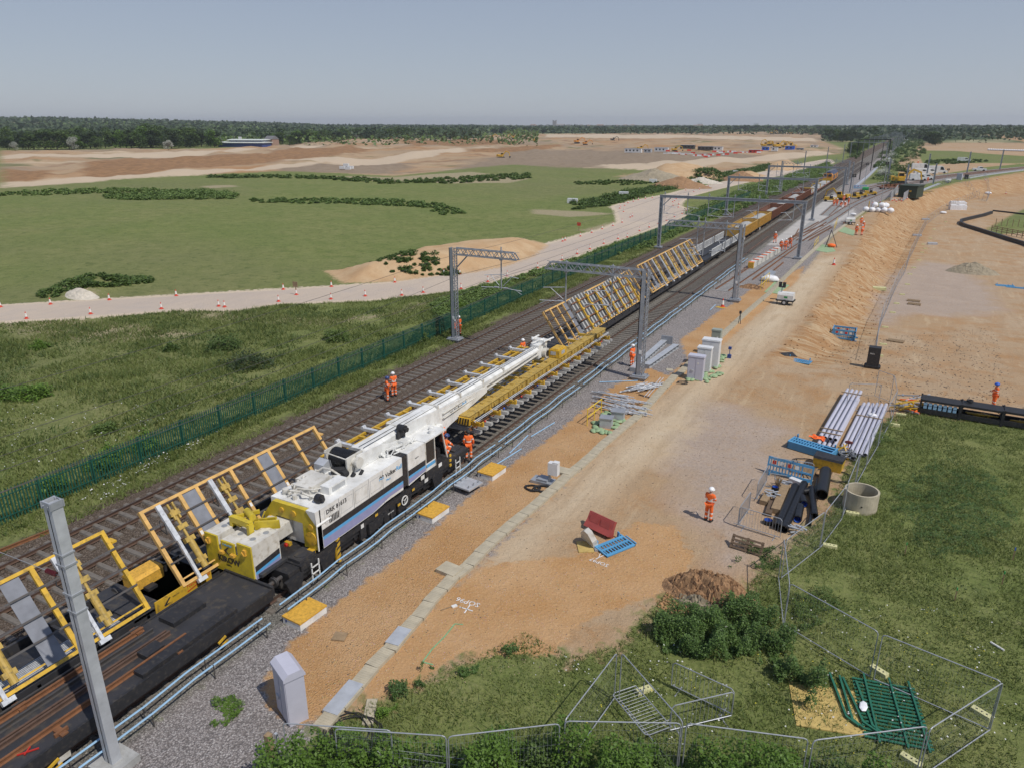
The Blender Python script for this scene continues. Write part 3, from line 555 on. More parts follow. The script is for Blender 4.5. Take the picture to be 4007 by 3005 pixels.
# ---------------- masts -----------------
def lattice_col(t,h,side=1,w=.55,d=.42,name='mast'):
    """box column: one solid flange and laced channels"""
    b=MB(); x=w/2
    b.bb((-x*side,-d/2,.35),(-x*side+.06*side,d/2,h)); b.bb((-x*side,-d/2,.35),((x-.2)*side,-d/2+.03,h)); b.bb((-x*side,d/2-.03,.35),(-x*side+.12*side,d/2,h))
    for yy in(-d/2,d/2): b.bb((x*side,yy-.03,.35),((x-.07)*side,yy+.03,h))
    n_=int((h-.5)/.42)
    for k in range(n_):
        z0=.45+k*.42; a=(x-.03)*side; c=(x-.22)*side
        for yy in(-d/2+.01,d/2-.01): b.beam((a,yy,z0),(c,yy,z0+.21),.03,.03); b.beam((c,yy,z0+.21),(a,yy,z0+.42),.03,.03)
        b.beam((a,-d/2,z0),(a,d/2,z0+.21),.03,.03); b.beam((a,d/2,z0+.21),(a,-d/2,z0+.42),.03,.03)
    b.build(name,M['galv'],t)
    b=MB(); b.bb((-.62,-.5,.2),(.62,.5,.26)); b.bb((-.5,-.4,.26),(.5,.4,.36))
    for sx_ in(-.5,.5):
        for sy_ in(-.38,.38): b.tube((sx_,sy_,.0),(sx_,sy_,.42),.03)
    b.build('base_plate',M['galv'],t); b=MB(); b.bb((-.45,-.4,-.3),(.45,.4,.2)); b.build('footing',M['concrete_grey'],t)
    b=MB(); b.bb((-.1,-d/2-.02,2.0),(.1,-d/2-.005,2.3)); b.build('number_plate',M['white_paint'],t)
def truss(t,x0,x1,z=7.65,hh=.55,d=.45,name='boom'):
    b=MB(); s_=1 if x1>x0 else -1; n_=max(3,int(abs(x1-x0)/.75))
    X=lambda k:x0+(x1-x0)*k/n_
    for yy in(-d/2,d/2): b.beam((x0,yy,z+hh),(x1-.45*s_,yy,z+hh),.07,.07); b.beam((x0,yy,z),(x1,yy,z),.07,.07); b.beam((x1,yy,z),(x1-.45*s_,yy,z+hh),.06,.06)
    for k in range(n_):
        for yy in(-d/2,d/2): b.beam((X(k),yy,z+.03),(X(k+.5),yy,z+hh-.03),.045,.045); b.beam((X(k+.5),yy,z+hh-.03),(X(k+1),yy,z+.03),.045,.045)
        b.beam((X(k),-d/2,z+hh),(X(k+1),d/2,z+hh),.03,.03); b.beam((X(k),d/2,z),(X(k+1),-d/2,z),.03,.03); b.beam((X(k+.5),-d/2,z+hh),(X(k+.5),d/2,z+hh),.04,.04)
    b.build(name,M['galv'],t)
def dropper(t,x,ztop,zbot,side,arm=2.4,both=False):
    p=MB(); p.tube((x,0,ztop),(x,0,zbot),.055,0,8); p.bb((x-.12,-.12,7.5),(x+.12,.12,7.62)); p.bb((x-.12,-.12,8.22),(x+.12,.12,8.3)); o=p.build('drop_post',M['galv'],t)
    for s_ in((side,-side) if both else (side,)):
        a=MB(); e=x+s_*arm; a.tube((x,0,zbot+.15),(e,.0,zbot+.02),.03); a.tube((x,0,zbot+1.25),(e-.3*s_,0,zbot+1.05),.028); a.tube((x+.2*s_,0,zbot+.3),(e-.9*s_,0,zbot+1.1),.025); a.tube((e-.6*s_,0,zbot+.05),(e,0,zbot-.25),.018)
        a.build('arm',M['silver'],o); 
        i_=MB()
        for k in range(6): i_.tube((x+s_*(.25+k*.07),0,zbot+.13),(x+s_*(.29+k*.07),0,zbot+.13),.075,0,8)
        i_.build('insulator',M['galv_light'],o)
def brace(t,x,s_,z=7.6):
    b=MB(); b.beam((x,0,z-1.1),(x+s_*1.1,0,z),.09,.09); b.build('brace',M['galv'],t)
t=thing('catenary_mast','lattice mast by the green fence with a truss arm reaching right over the field side','catenary mast',(-33.35,52.2,0),group='overhead line structures'); lattice_col(t,8.2,1); truss(t,.2,6.2); dropper(t,4.65,8.6,5.1,1,1.9,True); brace(t,.3,1)
t=thing('catenary_mast','nearest full lattice mast with a long truss arm over four tracks, worker at its foot','catenary mast',(-15.75,50.1,0),group='overhead line structures'); lattice_col(t,8.2,1); truss(t,-.2,-7.9); dropper(t,-6.2,8.4,5.1,-1,2.2); dropper(t,-2.5,8.4,5.2,-1,2.2); brace(t,-.3,-1)
t=thing('catenary_mast','second lattice mast with truss arm over the wagon with white railings','catenary mast',(-14.85,79.2,0),group='overhead line structures'); lattice_col(t,8.2,1); truss(t,-.2,-8.1); dropper(t,-4.6,8.7,5.2,-1,2.2); dropper(t,-3.9,8.7,4.6,-1,1.6); dropper(t,-1.6,8.5,5.2,-1,1.6); brace(t,-.3,-1)
def portal(xl,xr,y,lab,drops,far=False,h=7.6,bw=.3,colr='galv'):
    t=thing('catenary_portal',lab,'catenary portal',(xl,y,0),group='overhead line structures'); W=xr-xl
    b=MB(); b.bb((-.3,-bw/2,h),(W+.3,bw/2,h+.06)); b.bb((-.3,-.02,h+.06),(W+.3,.02,h+.34)); b.bb((-.3,-bw/2,h+.34),(W+.3,bw/2,h+.4)); b.build('beam',M[colr],t)
    for x in(0,W):
        b=MB(); 
        for dx in(-.2,.2): b.bb((x+dx-.05,-.15,.3),(x+dx+.05,.15,h))
        b.bb((x-.16,.1,.3),(x+.16,.12,h))
        if not far:
            for k in range(9): b.bb((x-.16,-.13,.5+k*.8),(x+.16,-.11,.62+k*.8))
        b.build('leg',M[colr],t); b=MB(); b.bb((x-.55,-.5,.12),(x+.55,.5,.3)); b.bb((x-.45,-.4,-.3),(x+.45,.4,.12)); b.build('base_plate',M['galv'],t)
        s_=1 if x==0 else -1; b=MB(); b.beam((x,0,h-1.4),(x+s_*1.4,0,h),.12,.12); b.build('brace',M[colr],t)
    for x in drops: dropper(t,x,h+.9,5.2,1 if x<W/2 else -1,2.0)
    return t
portal(-32.95,-12.6,110.3,'nearest full portal frame spanning all tracks, four drop posts',[.5,4.0,7.1,10.8,14.2,19.])
portal(-33.3,-16.4,158,'second portal frame spanning the tracks before the workers in orange',[2.,6.,10.5,14.5])
portal(-33.3,-14.9,205,'third portal frame, over the brown wagons',[2.,6.,10.,14.])
t=thing('catenary_mast','far lattice mast left of the tracks with short truss arm','catenary mast',(-33.3,227,0),group='overhead line structures'); lattice_col(t,8.2,1); truss(t,.2,5.3,7.4); dropper(t,4,8.4,5.1,1,1.9)
t=thing('catenary_mast','far lattice mast with truss arm above the orange locomotive','catenary mast',(-18.0,259,0),group='overhead line structures'); lattice_col(t,7.4,1); truss(t,-.2,-7.4,6.8); dropper(t,-4,7.8,4.9,-1,1.9)
def pole(x,y,h,lab,r=.16,mm='galv',grp='plain steel poles beside the tracks',z=None):
    z=gz(x,y) if z is None else z
    t=thing('steel_pole',lab,'pole',(x,y,z),group=grp); b=MB()
    b.bb((-r,-.02,0),(r,.02,h)); b.bb((-r,-.13,0),(-r+.03,.13,h)); b.bb((r-.03,-.13,0),(r,.13,h)); b.build('post',M[mm],t)
    b=MB(); b.bb((-.35,-.35,-.1),(.35,.35,.12)); b.build('base_plate',M['galv'],t); return t
for x,y,h,lab in [(-14.9,229,8.2,'thick grey pole right of the third portal, near the yellow plant'),(-16.1,285,9.3,'dark pole on the right verge beyond the locomotive, first in its row'),(-15.8,344,10,'dark pole on the right verge, second in its row'),(-15.6,430,9.3,'dark pole on the right verge, third in its row'),(-31.8,408,9,'pole left of the tracks before the black gantry'),(-34.4,359,8.8,'pole on the left verge beyond the field corner'),(-36.6,303,8.6,'pole with short arm on the left verge')]:
    pole(x,y,h,lab,.16,'dark_steel' if 'dark' in lab else 'galv')
def bm(px,py,h,lab):
    p=at(px,py); pole(p.x,p.y,h,lab,.24,'galv','leaning new masts along the curving track')
bm(3625,693,8.,'new mast among the parked white vans'); bm(3783,679,8.,'new mast beside the lone white van on the curve'); bm(3912,664,8.,'rightmost new mast on the curve'); bm(3651,721,6.3,'thin new mast in front of the white vans'); bm(3543,725,6.2,'new mast in front of the yellow excavator'); bm(3471,719,7.6,'new mast by the flowering bush')
t=portal(-33,-15.3,520,'black signal gantry spanning the far tracks',[],True,9.0,.8,'black')
b=MB(); b.bb((0,-.6,9.4),(17.7,.6,9.5)); 
for k in range(19): b.bb((k*.97,-.6,9.5),(k*.97+.06,-.56,10.5)); 
b.bb((0,-.6,10.45),(17.7,-.55,10.5)); b.build('walkway',M['black'],t)
portal(-34.5,-15.4,487,'thin grey portal just before the black signal gantry',[],True,8.0)
y=575
k=0
while y<1650:
    portal(-33,-15,y,'one of the small far portals shrinking towards the vanishing point',[],True,8,.3)['group']='far row of portals'; y+=62+k*6; k+=1
for y in (575,640,710,790,880,980,1090): pole(-14.2,y,8.5,'one of the small far poles on the right verge','' and 0 or .16)['group']='far poles on the right verge'
# road bridge over the railway at the vanishing point
t=thing('road_bridge','distant grey bridge crossing the tracks at the vanishing point','bridge',(-22,1900,0)); b=MB(); b.bb((-26,-4,6),(34,4,8.6)); b.build('deck',M['concrete_grey'],t)
for x in(-20,-4,12,28): b=MB(); b.bb((x-1,-3,0),(x+1,3,6)); b.build('pier',M['concrete_grey'],t)
# front mast, nearest the camera: two channels with batten straps
t=thing('catenary_mast','tall grey box mast in the left foreground without an arm, straps round it','catenary mast',(-18.25,9.15,0),group='overhead line structures')
b=MB(); w,d,h=.34,.30,8.92
b.prism([(-w/2,-d/2),(w/2,-d/2),(w/2,d/2),(w/2-.1,d/2),(w/2-.1,d/2-.02),(w/2-.02,d/2-.02),(w/2-.02,-d/2+.02),(-w/2+.02,-d/2+.02),(-w/2+.02,d/2-.02),(-w/2+.1,d/2-.02),(-w/2+.1,d/2),(-w/2,d/2)],0,h,'z'); 
b.bb((-.02,-d/2,0),(.02,d/2,h-.05)); b.build('mast',M['galv_light'],t)
for z,hh in((8.72,.2),(7.35,.05),(7.0,.06),(6.1,.06),(5.55,.05)):
    b=MB(); e=.045 if hh>.1 else .03
    for s_ in(-1,1): b.bb((-w/2-e,s_*(d/2+.012)-.012,z),(w/2+e,s_*(d/2+.012)+.012,z+hh)); b.bb((s_*(w/2+.012)-.012,-d/2-e,z+.001),(s_*(w/2+.012)+.012,d/2+e,z+hh-.001))
    if hh>.1:
        for q in(-.1,.1): b.tube((q,-d/2-.05,z+.1),(q,-d/2-.02,z+.1),.022)
    else: b.bb((-w/2-.22,-.03,z),(-w/2,.03,z+.02))
    b.build('strap',M['galv'],t)
b=MB(); b.bb((-.5,-.5,0),(.5,.5,.25)); b.build('base_plate',M['concrete_grey'],t)
# stay insulator
a=Vector((-18.45,9.15,6.5)); e=Vector(tuple(g0(-250,2060,7.2)))
t=thing('stay_wire','taut stay wire with a dark red insulator left of the foreground mast','wire',(0,0,0)); b=MB(); b.tube(a,e,.008,0,5); b.build('wire',M['galv'],t); b=MB(); q=(e-a).normalized()
for k in range(7): b.tube(a+q*(.35+k*.05),a+q*(.375+k*.05),.07,0,10)
b.build('insulator',M['insulator'],t)
# overhead wires
def wire(x,z,ys,sag,lab):
    b=MB(); pts=[]
    for y0,y1 in zip(ys,ys[1:]):
        for k in range(6): u=k/6; pts.append((x,y0+(y1-y0)*u,z-sag*4*u*(1-u)))
    pts.append((x,ys[-1],z)); b.path(pts,.012,0,4); tag(b.build('overhead_wire',M['dark_steel']),lab,'wire','overhead wires along the tracks')
ys=[2,50,110,158,205,258,330]
wire(-31.2,5.3,ys,.1,'contact wire over the farthest track'); wire(-31.2,6.5,ys,.7,'catenary wire over the farthest track'); wire(-27.9,5.3,ys,.1,'contact wire over the second track'); wire(-27.9,6.5,ys,.7,'catenary wire over the second track'); wire(-33.2,7.6,ys,.4,'high feeder wire along the green fence'); wire(-24.2,7.2,ys[:3],.5,'wire passing over the tilting wagons')
# ---------------- wagons ----------------
def bogie(t,y,x=0,wb=1.8,r=.42,yellow=False,ax=2):
    o=link('bogie',None,None,t) if 0 else None
    b=MB()
    for s_ in(-.98,.98):
        b.prism([(y-wb/2-.35,.55),(y-wb/2-.2,.78),(y-.35,.62),(y+.35,.62),(y+wb/2+.2,.78),(y+wb/2+.35,.55),(y+wb/2,.42),(y+.3,.36),(y-.3,.36),(y-wb/2,.42)],s_-.07,s_+.07,'x')
        for dy in(-.12,0,.12): b.tube((s_,y+dy*1.6,.38),(s_,y+dy*1.6,.62),.06)
    b.bb((-.98,y-.2,.5),(.98,y+.2,.8)); bo=b.build('bogie',M['black'],t)
    for dy in ([-wb/2,wb/2] if ax==2 else [-wb/2,0,wb/2]):
        w=MB()
        for s_ in(-.75,.75): w.tube((s_-.06,y+dy,.22+r),(s_+.06,y+dy,.22+r),r,0,20); w.tube((s_+math.copysign(.02,s_),y+dy,.22+r),(s_+math.copysign(.4,s_),y+dy,.22+r),.13,1 if not yellow else 2,10)
        w.tube((-.75,y+dy,.22+r),(.75,y+dy,.22+r),.08); w.build('wheelset',[M['dark_steel'],M['black'],M['yellow']],bo)
    return bo
def buffers(t,y,s_):
    b=MB()
    for x in(-.88,.88): b.tube((x,y,1.0),(x,y+s_*.35,1.0),.09,0,10); b.tube((x,y+s_*.35,1.0),(x,y+s_*.42,1.0),.22,0,14)
    b.beam((0,y,.95),(0,y+s_*.35,.95),.1,.14); b.build('buffers',M['dark_steel'],t)
xc=TR['D']
# flat wagon under the mast, carrying rails
t=thing('flat_wagon','black flat wagon coupled behind the crane, rusty rails laid along its deck','rail wagon',(xc,-3.,0)); L=19.7
b=MB(); b.bb((-1.25,0,.98),(1.25,L,1.1)); b.build('deck',M['deck'],t)
b=MB()
for s_ in(-1.27,1.27): b.bb((s_-.05,0,.66),(s_+.05,L,1.13))
for k in range(14): b.bb((-1.2,k*1.35,.7),(1.2,k*1.35+.1,.975))
b.bb((-1.3,-.1,.75),(1.3,0,1.2)); b.bb((-1.3,L,.75),(1.3,L+.12,1.2)); b.build('solebar',M['black'],t)
for x,mm in((-1.0,'rust'),(-.62,'dark_steel'),(-.12,'rail_rusty'),(.02,'rail_rusty'),(.62,'rust'),(-1.18,'dark_steel')):
    m=MB(); rail_profile(m,[(x,.3),(x+.05,L-3.6+.3*x)],1.1); m.build('laid_rail',[M[mm],M[mm]],t)
for y in (2.,8.3,11.6,15.6): 
    for x in(-1.05,1.05): b=MB(); b.bb((x-.25,y-.1,1.1),(x+.2,y+.1,1.18)); b.bb((x-.04,y-.2,1.1),(x+.04,y+.2,1.22)); b.build('rail_clamp',M['rust'],t)
for a_,b_ in(((-.9,L-3.3,1.1),(-.1,L-1.9,1.28)),((.1,L-4.9,1.1),(.6,L-4.2,1.3)),((.75,L-5.5,1.1),(1.2,L-1.6,1.26)),((-1.2,7.2,1.1),(1.2,7.4,1.2))): b=MB(); b.bb(a_,b_); b.build('deck_box',M['black'],t)
for y in(L-5.2,10.7): b=MB(); b.beam((.75,y-.2,1.14),(1.05,y+.25,1.14),.035,.035); b.beam((.95,y-.1,1.16),(.8,y+.15,1.16),.035,.035); b.build('red_strap',M['red'],t)
for y in(3.4,16.3): bogie(t,y)
b=MB(); b.bb((1.335,9.7,.42),(1.345,10.7,.66)); b.bb((1.335,11.15,.42),(1.345,11.6,.66)); b.bb((1.335,8.0,.76),(1.345,8.7,.86)); b.bb((1.335,10.2,.8),(1.345,10.6,.86)); o=b.build('data_panel',M['black'],t)
b=MB(); b.bb((1.347,11.18,.44),(1.35,11.57,.64)); b.bb((1.33,8.02,.78),(1.348,8.65,.84)); b.bb((1.33,6.,.80),(1.335,7.3,.83)); b.build('white_panel',M['white_dirty'],t)
text('KFA',.17,M['white_paint'],t,(1.348,9.76,.46),(0,1,0),(0,0,1)); text('VR97408',.125,M['white_paint'],t,(1.348,10.12,.46),(0,1,0),(0,0,1)); text('U 28',.1,M['white_paint'],t,(1.33,8.9,.70),(0,1,0),(0,0,1)); text('ICD',.07,M['white_paint'],t,(1.33,8.7,.9),(0,1,0),(0,0,1)); text('OFF',.07,M['white_paint'],t,(1.33,8.45,.72),(0,1,0),(0,0,1))
b=MB()
for y in(7.6,9.5,10.9,17.0): b.prism([(y,.5),(y+.35,.6),(y+.32,.68),(y-.02,.58)],1.33,1.38,'x'); b.prism([(y+.1,.3),(y+.4,.4),(y+.38,.46),(y+.08,.37)],1.33,1.38,'x')
b.bb((1.3,7.3,.28),(1.42,7.9,.42)); b.build('yellow_handle',M['yellow'],t); buffers(t,L+.1,1)
# ---------------- crane -----------------
c=thing('rail_crane','white and yellow telescopic rail crane with blue stripe, boom reaching over the lifted track panel','rail crane',(xc,0,0))
b=MB(); b.bb((-1.2,17.7,.7),(1.2,31.2,1.15)); b.bb((-1.3,18.3,.95),(1.3,31.3,1.2))
for y,z in((17.9,.6),(19.8,.7),(23.2,.5),(25.4,.55),(28.2,.7)): b.prism([(y-.5,.95),(y+.5,.95),(y+.3,.95-z),(y-.3,.95-z)],-1.34,-1.2,'x'); b.prism([(y-.5,.95),(y+.5,.95),(y+.3,.95-z),(y-.3,.95-z)],1.2,1.34,'x')
for k in range(7): b.bb((1.2,22.+k*.55,.4),(1.3+.05*(k%2),22.4+k*.55,.95))
b.build('underframe',M['black'],c)
b=MB(); b.bb((-.55,17.0,1.2),(.5,18.4,1.32)); b.bb((-1.25,18.45,1.2),(-.4,19.6,1.34)); b.bb((.45,18.4,1.2),(1.15,19.3,1.34)); b.tube((.8,18.85,1.34),(.8,18.85,1.37),.3,0,18); b.bb((-.6,18.0,1.2),(.3,18.2,1.36)); b.build('rear_deck',M['deck'],c)
for y in(18.6,21.2,27.9,30.2): bogie(c,y,wb=1.3,r=.38)
buffers(c,17.6,-1); buffers(c,31.3,1)
# body profile along y (chamfered underside that sweeps up), right side x=1.35
SW=lambda y: np.interp(y,[19.4,22.,23.3,24.2,25.2,26.2,27.2,28.9],[1.32,1.38,1.42,1.62,1.50,1.42,1.40,1.38])
def body(y0,y1,z0,z1,mm,nm,x0=-1.35,x1=1.35,parent=c):
    b=MB(); b.bb((x0,y0,z0),(x1,y1,z1)); return b.build(nm,mm,parent)
b=MB(); pts=[(19.55,1.32),(22.9,1.33),(23.9,1.45),(25.25,1.45),(25.25,3.15),(19.55,3.15)]
b.prism(pts,-1.33,1.33,'x'); o=b.build('engine_house',M['white_paint'],c)
b=MB(); 
for x in (1.331,):
    for y in(20.75,21.7,22.75,23.75): b.bb((x,y-.012,1.45),(x+.006,y+.012,3.13))
    for y0,y1 in((19.85,20.65),(20.85,21.6),(21.8,22.65),(22.85,23.65)): b.bb((x,y0,2.35),(x+.004,y1,2.36)); b.bb((x,y0,2.95),(x+.004,y1,2.96)); b.bb((x,y0,2.35),(x+.004,y0+.012,2.96)); b.bb((x,y1,2.35),(x+.004,y1+.012,2.96))
b.build('door_gap',M['galv'],o)
b=MB(); b.prism([(19.55,1.87),(25.25,1.93),(25.25,2.22),(19.55,2.18)],1.332,1.342,'x')
for k in range(7): b.bb((1.333,20.1+k*.09,2.28),(1.343,20.15+k*.09,2.6))
b.build('black_band',M['black'],o)
b=MB(); b.prism([(19.55,1.72),(25.25,1.79),(25.25,1.93),(19.55,1.87)],1.333,1.344,'x'); b.build('blue_band',M['blue_stripe'],o)
b=MB(); b.prism([(19.55,1.36),(22.9,1.38),(24.2,1.6),(25.25,1.6),(25.25,1.79),(19.55,1.72)],1.333,1.344,'x'); b.build('violet_band',M['violet_stripe'],o)
text('DRK 81613',.27,M['black'],o,(1.335,19.95,2.76),(0,1,.0),(0,0,1),bold=.006); text('Volker',.30,M['black'],o,(1.335,23.95,2.66),(0,1,0),(0,0,1),bold=.006); text('Rail',.30,M['blue_stripe'],o,(1.335,24.78,2.66),(0,1,0),(0,0,1),bold=.006); text('Plant',.16,M['blue_stripe'],o,(1.335,24.0,2.46),(0,1,0),(0,0,1))
def logo(par,x,y,z,s_):
    b=MB(); 
    for k,mm in((0,0),(1,1)): 
        q=[(y,z),(y+.1*s_,z+.09*s_),(y+.2*s_,z),(y+.3*s_,z+.09*s_),(y+.4*s_,z),(y+.4*s_,z+.06*s_),(y+.3*s_,z+.15*s_),(y+.2*s_,z+.06*s_),(y+.1*s_,z+.15*s_),(y,z+.06*s_)]
        b.prism([(a,c_+k*.12*s_) for a,c_ in q],x,x+.008,'x',mm)
    b.build('logo',[M['blue_stripe'],M['black']],par,fix=True)
logo(o,1.334,23.5,2.68,.85)
# yellow rear portal frame with bevelled shoulders (arch)
arch=[(-1.62,1.35),(-1.62,2.35),(-1.05,3.1),(.85,3.1),(1.36,2.5),(1.36,1.35),(.55,1.35),(.55,2.45),(-.95,2.45),(-1.0,1.75),(-1.3,1.35)]
b=MB(); b.prism(arch,19.35,19.6,'y'); b.build('rear_frame',M['crane_yellow'],c,fix=True)
b=MB(); b.prism([(.86,3.12),(1.36,2.52),(1.36,1.35),(1.33,1.35),(1.33,3.16),(.86,3.16)],19.3,19.62,'y'); b.prism([(.85,3.1),(1.37,2.48),(1.37,2.52),(.85,3.14)],19.3,20.2,'y'); b.build('shoulder_panel',M['white_paint'],c,fix=True)
for x,z,r in((.98,1.85,.30),(1.0,2.38,.14),(.1,2.78,.14),(-.55,2.8,.12),(-1.25,2.2,.16)): b=MB(); b.tube((x,19.36,z),(x,19.3,z),r,0,20); b.build('round_cover',M['yellow'],c)
for x in (-.35,.95): b=MB(); b.tube((x,19.3,1.25),(x,19.1,1.25),.09,1,12); b.bb((x-.16,19.2,1.15),(x+.16,19.36,1.35),0); b.build('tail_lamp',[M['yellow'],M['red']],c)
# gap and second house, cab
body(25.25,25.72,1.5,3.12,M['black'],'cooler_gap',-1.25,1.28)
b=MB(); b.prism([(25.72,1.45),(26.2,1.5),(27.15,1.6),(27.15,3.15),(25.72,3.15)],-1.33,1.33,'x'); o=b.build('front_house',M['white_paint'],c)
b=MB(); b.bb((1.331,25.72,1.95),(1.342,27.15,2.24)); b.build('black_band',M['black'],o); b=MB(); b.bb((1.331,25.72,1.82),(1.343,27.15,1.95)); b.build('blue_band',M['blue_stripe'],o); b=MB(); b.prism([(25.72,1.55),(27.15,1.65),(27.15,1.82),(25.72,1.82)],1.331,1.343,'x'); b.build('violet_band',M['violet_stripe'],o)
cb=body(27.15,29.3,1.2,1.55,M['black'],'cab_floor',-1.3,1.33)
b=MB(); b.bb((.05,27.15,1.55),(1.33,27.19,3.12)); b.bb((.05,27.15,3.12),(1.36,29.1,3.2)); b.bb((1.3,27.18,1.55),(1.34,28.0,1.95)); b.build('cab_shell',M['white_paint'],cb)
b=MB()
for y,y2 in((27.2,27.2),(28.0,28.05),(28.75,29.15)): b.beam((1.31,y2,1.55),(1.31,y,3.14),.07,.07)
b.beam((.1,29.15,1.55),(.1,28.75,3.14),.07,.07); b.beam((1.31,29.15,1.6),(.1,29.15,1.6),.07,.1); b.beam((1.31,27.2,3.16),(1.31,28.8,3.16),.06,.06); b.build('cab_frame',M['white_dirty'],cb)
b=MB(); b.bb((1.30,27.25,1.95),(1.315,27.98,3.1)); b.add([(.13,29.16,1.62),(1.29,29.16,1.62),(1.29,28.78,3.1),(.13,28.78,3.1)],[(0,1,2,3)]); b.build('window',M['glass_dark'],cb)
b=MB(); b.bb((1.315,27.2,1.72),(1.345,28.05,1.9)); b.build('blue_band',M['blue_stripe'],cb)
b=MB(); b.bb((.4,28.,1.55),(.9,28.5,1.9)); b.bb((.4,27.9,1.9),(.9,28.05,2.5)); b.bb((.3,28.7,1.55),(1.0,29.0,2.1)); b.build('operator_seat',M['black'],cb)
b=MB(); b.bb((1.335,28.3,1.3),(1.345,28.6,1.5)); b.bb((1.345,26.7,1.28),(1.35,27.0,1.5)); b.build('white_plate',M['white_paint'],cb)
text('KIROW',.09,M['black'],cb,(1.336,26.3,2.62),(0,1,0),(0,0,1)) 
# roof furniture
b=MB(); b.bb((-.75,20.3,3.15),(.15,21.7,3.5)); b.bb((-1.2,20.9,3.15),(-.8,21.9,3.4)); b.build('engine_cover',M['white_dirty'],c)
b=MB(); b.bb((.35,20.75,3.15),(.85,21.9,3.5)); 
for k in range(14): b.bb((.85,20.95+k*.06,3.22),(.858,20.98+k*.06,3.44),1)
b.build('air_intake',[M['white_paint'],M['galv']],c)
b=MB(); b.prism([(22.2,3.15),(22.9,3.15),(22.9,3.45),(22.6,3.7),(22.2,3.55)],-1.3,-.75,'x'); b.build('vent_box',M['galv_light'],c)
b=MB(); b.tube((-.4,22.3,3.35),(.1,22.7,3.35),.16,0,14); b.tube((.25,22.25,3.3),(.25,22.55,3.3),.18,0,14); b.tube((.55,22.6,3.15),(.6,22.7,3.3),.1); b.tube((.75,22.9,3.15),(.75,23.1,3.3),.08); b.build('exhaust',M['rubber'],c)
b=MB(); b.tube((.85,20.1,3.15),(.85,20.1,3.4),.1); b.tube((.75,20.1,3.32),(1.0,20.1,3.32),.2,0,16); b.tube((1.0,20.1,3.32),(1.12,20.1,3.32),.1,0,12); b.build('rope_sheave',M['black'],c)
b=MB(); b.path([(-1.0,19.9,3.2),(-.5,19.9,3.45),(-.1,20.1,3.4),(.2,19.9,3.5),(.5,20.2,3.2)],.05); b.path([(-.6,19.8,3.2),(-.3,20.1,3.5),(.3,20.4,3.45),(.5,21.2,3.3)],.035); b.path([(-1.1,21.9,3.2),(-.7,22.1,3.5),(-.1,22.0,3.6),(.2,22.2,3.3)],.05); b.tube((-.9,20.,3.15),(-.9,20.,3.4),.14); b.tube((-.2,19.8,3.15),(-.2,19.8,3.38),.1)
for k in range(26):
    p=Vector((random.uniform(-1.0,.5),random.uniform(19.8,22.2),3.2)); q=p+Vector((random.uniform(-.2,.2),random.uniform(-.2,.2),random.uniform(.05,.35))); b.tube(p,q,random.uniform(.02,.07))
b.build('pipework',M['white_dirty'],c)
# main winch
wz=3.62; b=MB(); b.bb((-1.0,22.6,3.2),(-.92,23.7,4.1)); b.bb((.22,22.6,3.15),(.3,23.7,3.95)); b.bb((-1.0,22.6,3.15),(.3,22.7,3.3)); b.tube((-.95,22.55,4.05),(.3,22.55,3.95),.03); b.tube((.3,23.1,wz),(.6,23.1,wz),.2,0,14); b.tube((.5,23.1,wz),(.62,23.1,wz),.26,0,14)
w=b.build('winch_frame',M['white_dirty'],c); b=MB(); b.tube((-.9,23.15,wz),(.2,23.15,wz),.44,0,24)
for k in range(11): b.tube((-.88+k*.1,23.15,wz),(-.83+k*.1,23.15,wz),.455,0,24)
b.build('rope_drum',M['plastic_black'],w)
b=MB(); b.prism([(23.0,3.16),(26.6,3.16),(26.6,3.22),(25.0,3.75),(23.2,3.9)],.34,.40,'x'); b.beam((.37,23.8,3.7),(.37,26.6,3.35),.05,.12); b.bb((.3,26.2,3.2),(.75,26.8,3.45)); 
for k in range(18):
    p=Vector((random.uniform(.3,.9),random.uniform(24.8,27.2),3.2)); q=p+Vector((random.uniform(-.15,.15),random.uniform(-.3,.3),random.uniform(.05,.3))); b.tube(p,q,random.uniform(.02,.05))
b.beam((.5,25.2,3.35),(.8,27.0,3.3),.08,.1); b.build('luffing_link',M['white_paint'],c)
b=MB(); b.tube((.2,26.6,3.95),(.62,26.6,3.95),.2,0,16); b.tube((.6,26.6,3.95),(.75,26.6,3.95),.12,0,12); b.bb((.3,26.3,3.3),(.38,26.9,3.9)); b.build('rope_sheave',M['black'],c)
b=MB(); b.tube((1.0,28.2,3.2),(1.0,28.2,3.38),.12,0,12); b.build('roof_beacon',M['white_paint'],c); b=MB(); b.sphere((.75,28.6,3.28),.14); b.build('antenna_dome',M['white_paint'],c)
# boom
def section(y0,y1,x0,x1,w,zt0,zt1,zb0,zb1,nm,mm='white_paint'):
    def ring(y,x,zt,zb):
        h=w/2; return [(x+h*.55,y,zt),(x+h,y,zt-.16),(x+h,y,zb+.22),(x+h*.55,y,zb),(x-h*.55,y,zb),(x-h,y,zb+.22),(x-h,y,zt-.16),(x-h*.55,y,zt)]
    b=MB(); b.rings([ring(y0,x0,zt0,zb0),ring(y1,x1,zt1,zb1)]); return b.build(nm,M[mm],c,fix=True)
BX=lambda y:-.25-.0165*(y-24)
s1=section(23.9,30.2,BX(24),BX(30.2),1.0,3.85,3.82,3.15,2.8,'boom_base'); section(30.2,32.6,BX(30.2),BX(32.6),.92,3.78,3.76,2.78,2.75,'boom_section'); section(32.6,35.3,BX(32.6),BX(35.3),.84,3.7,3.68,2.75,2.72,'boom_section'); section(35.3,38.0,BX(35.3),BX(38),.76,3.62,3.6,2.74,2.74,'boom_section'); section(38.0,43.4,BX(38),BX(43.4),.66,3.55,3.5,2.76,2.76,'boom_section')
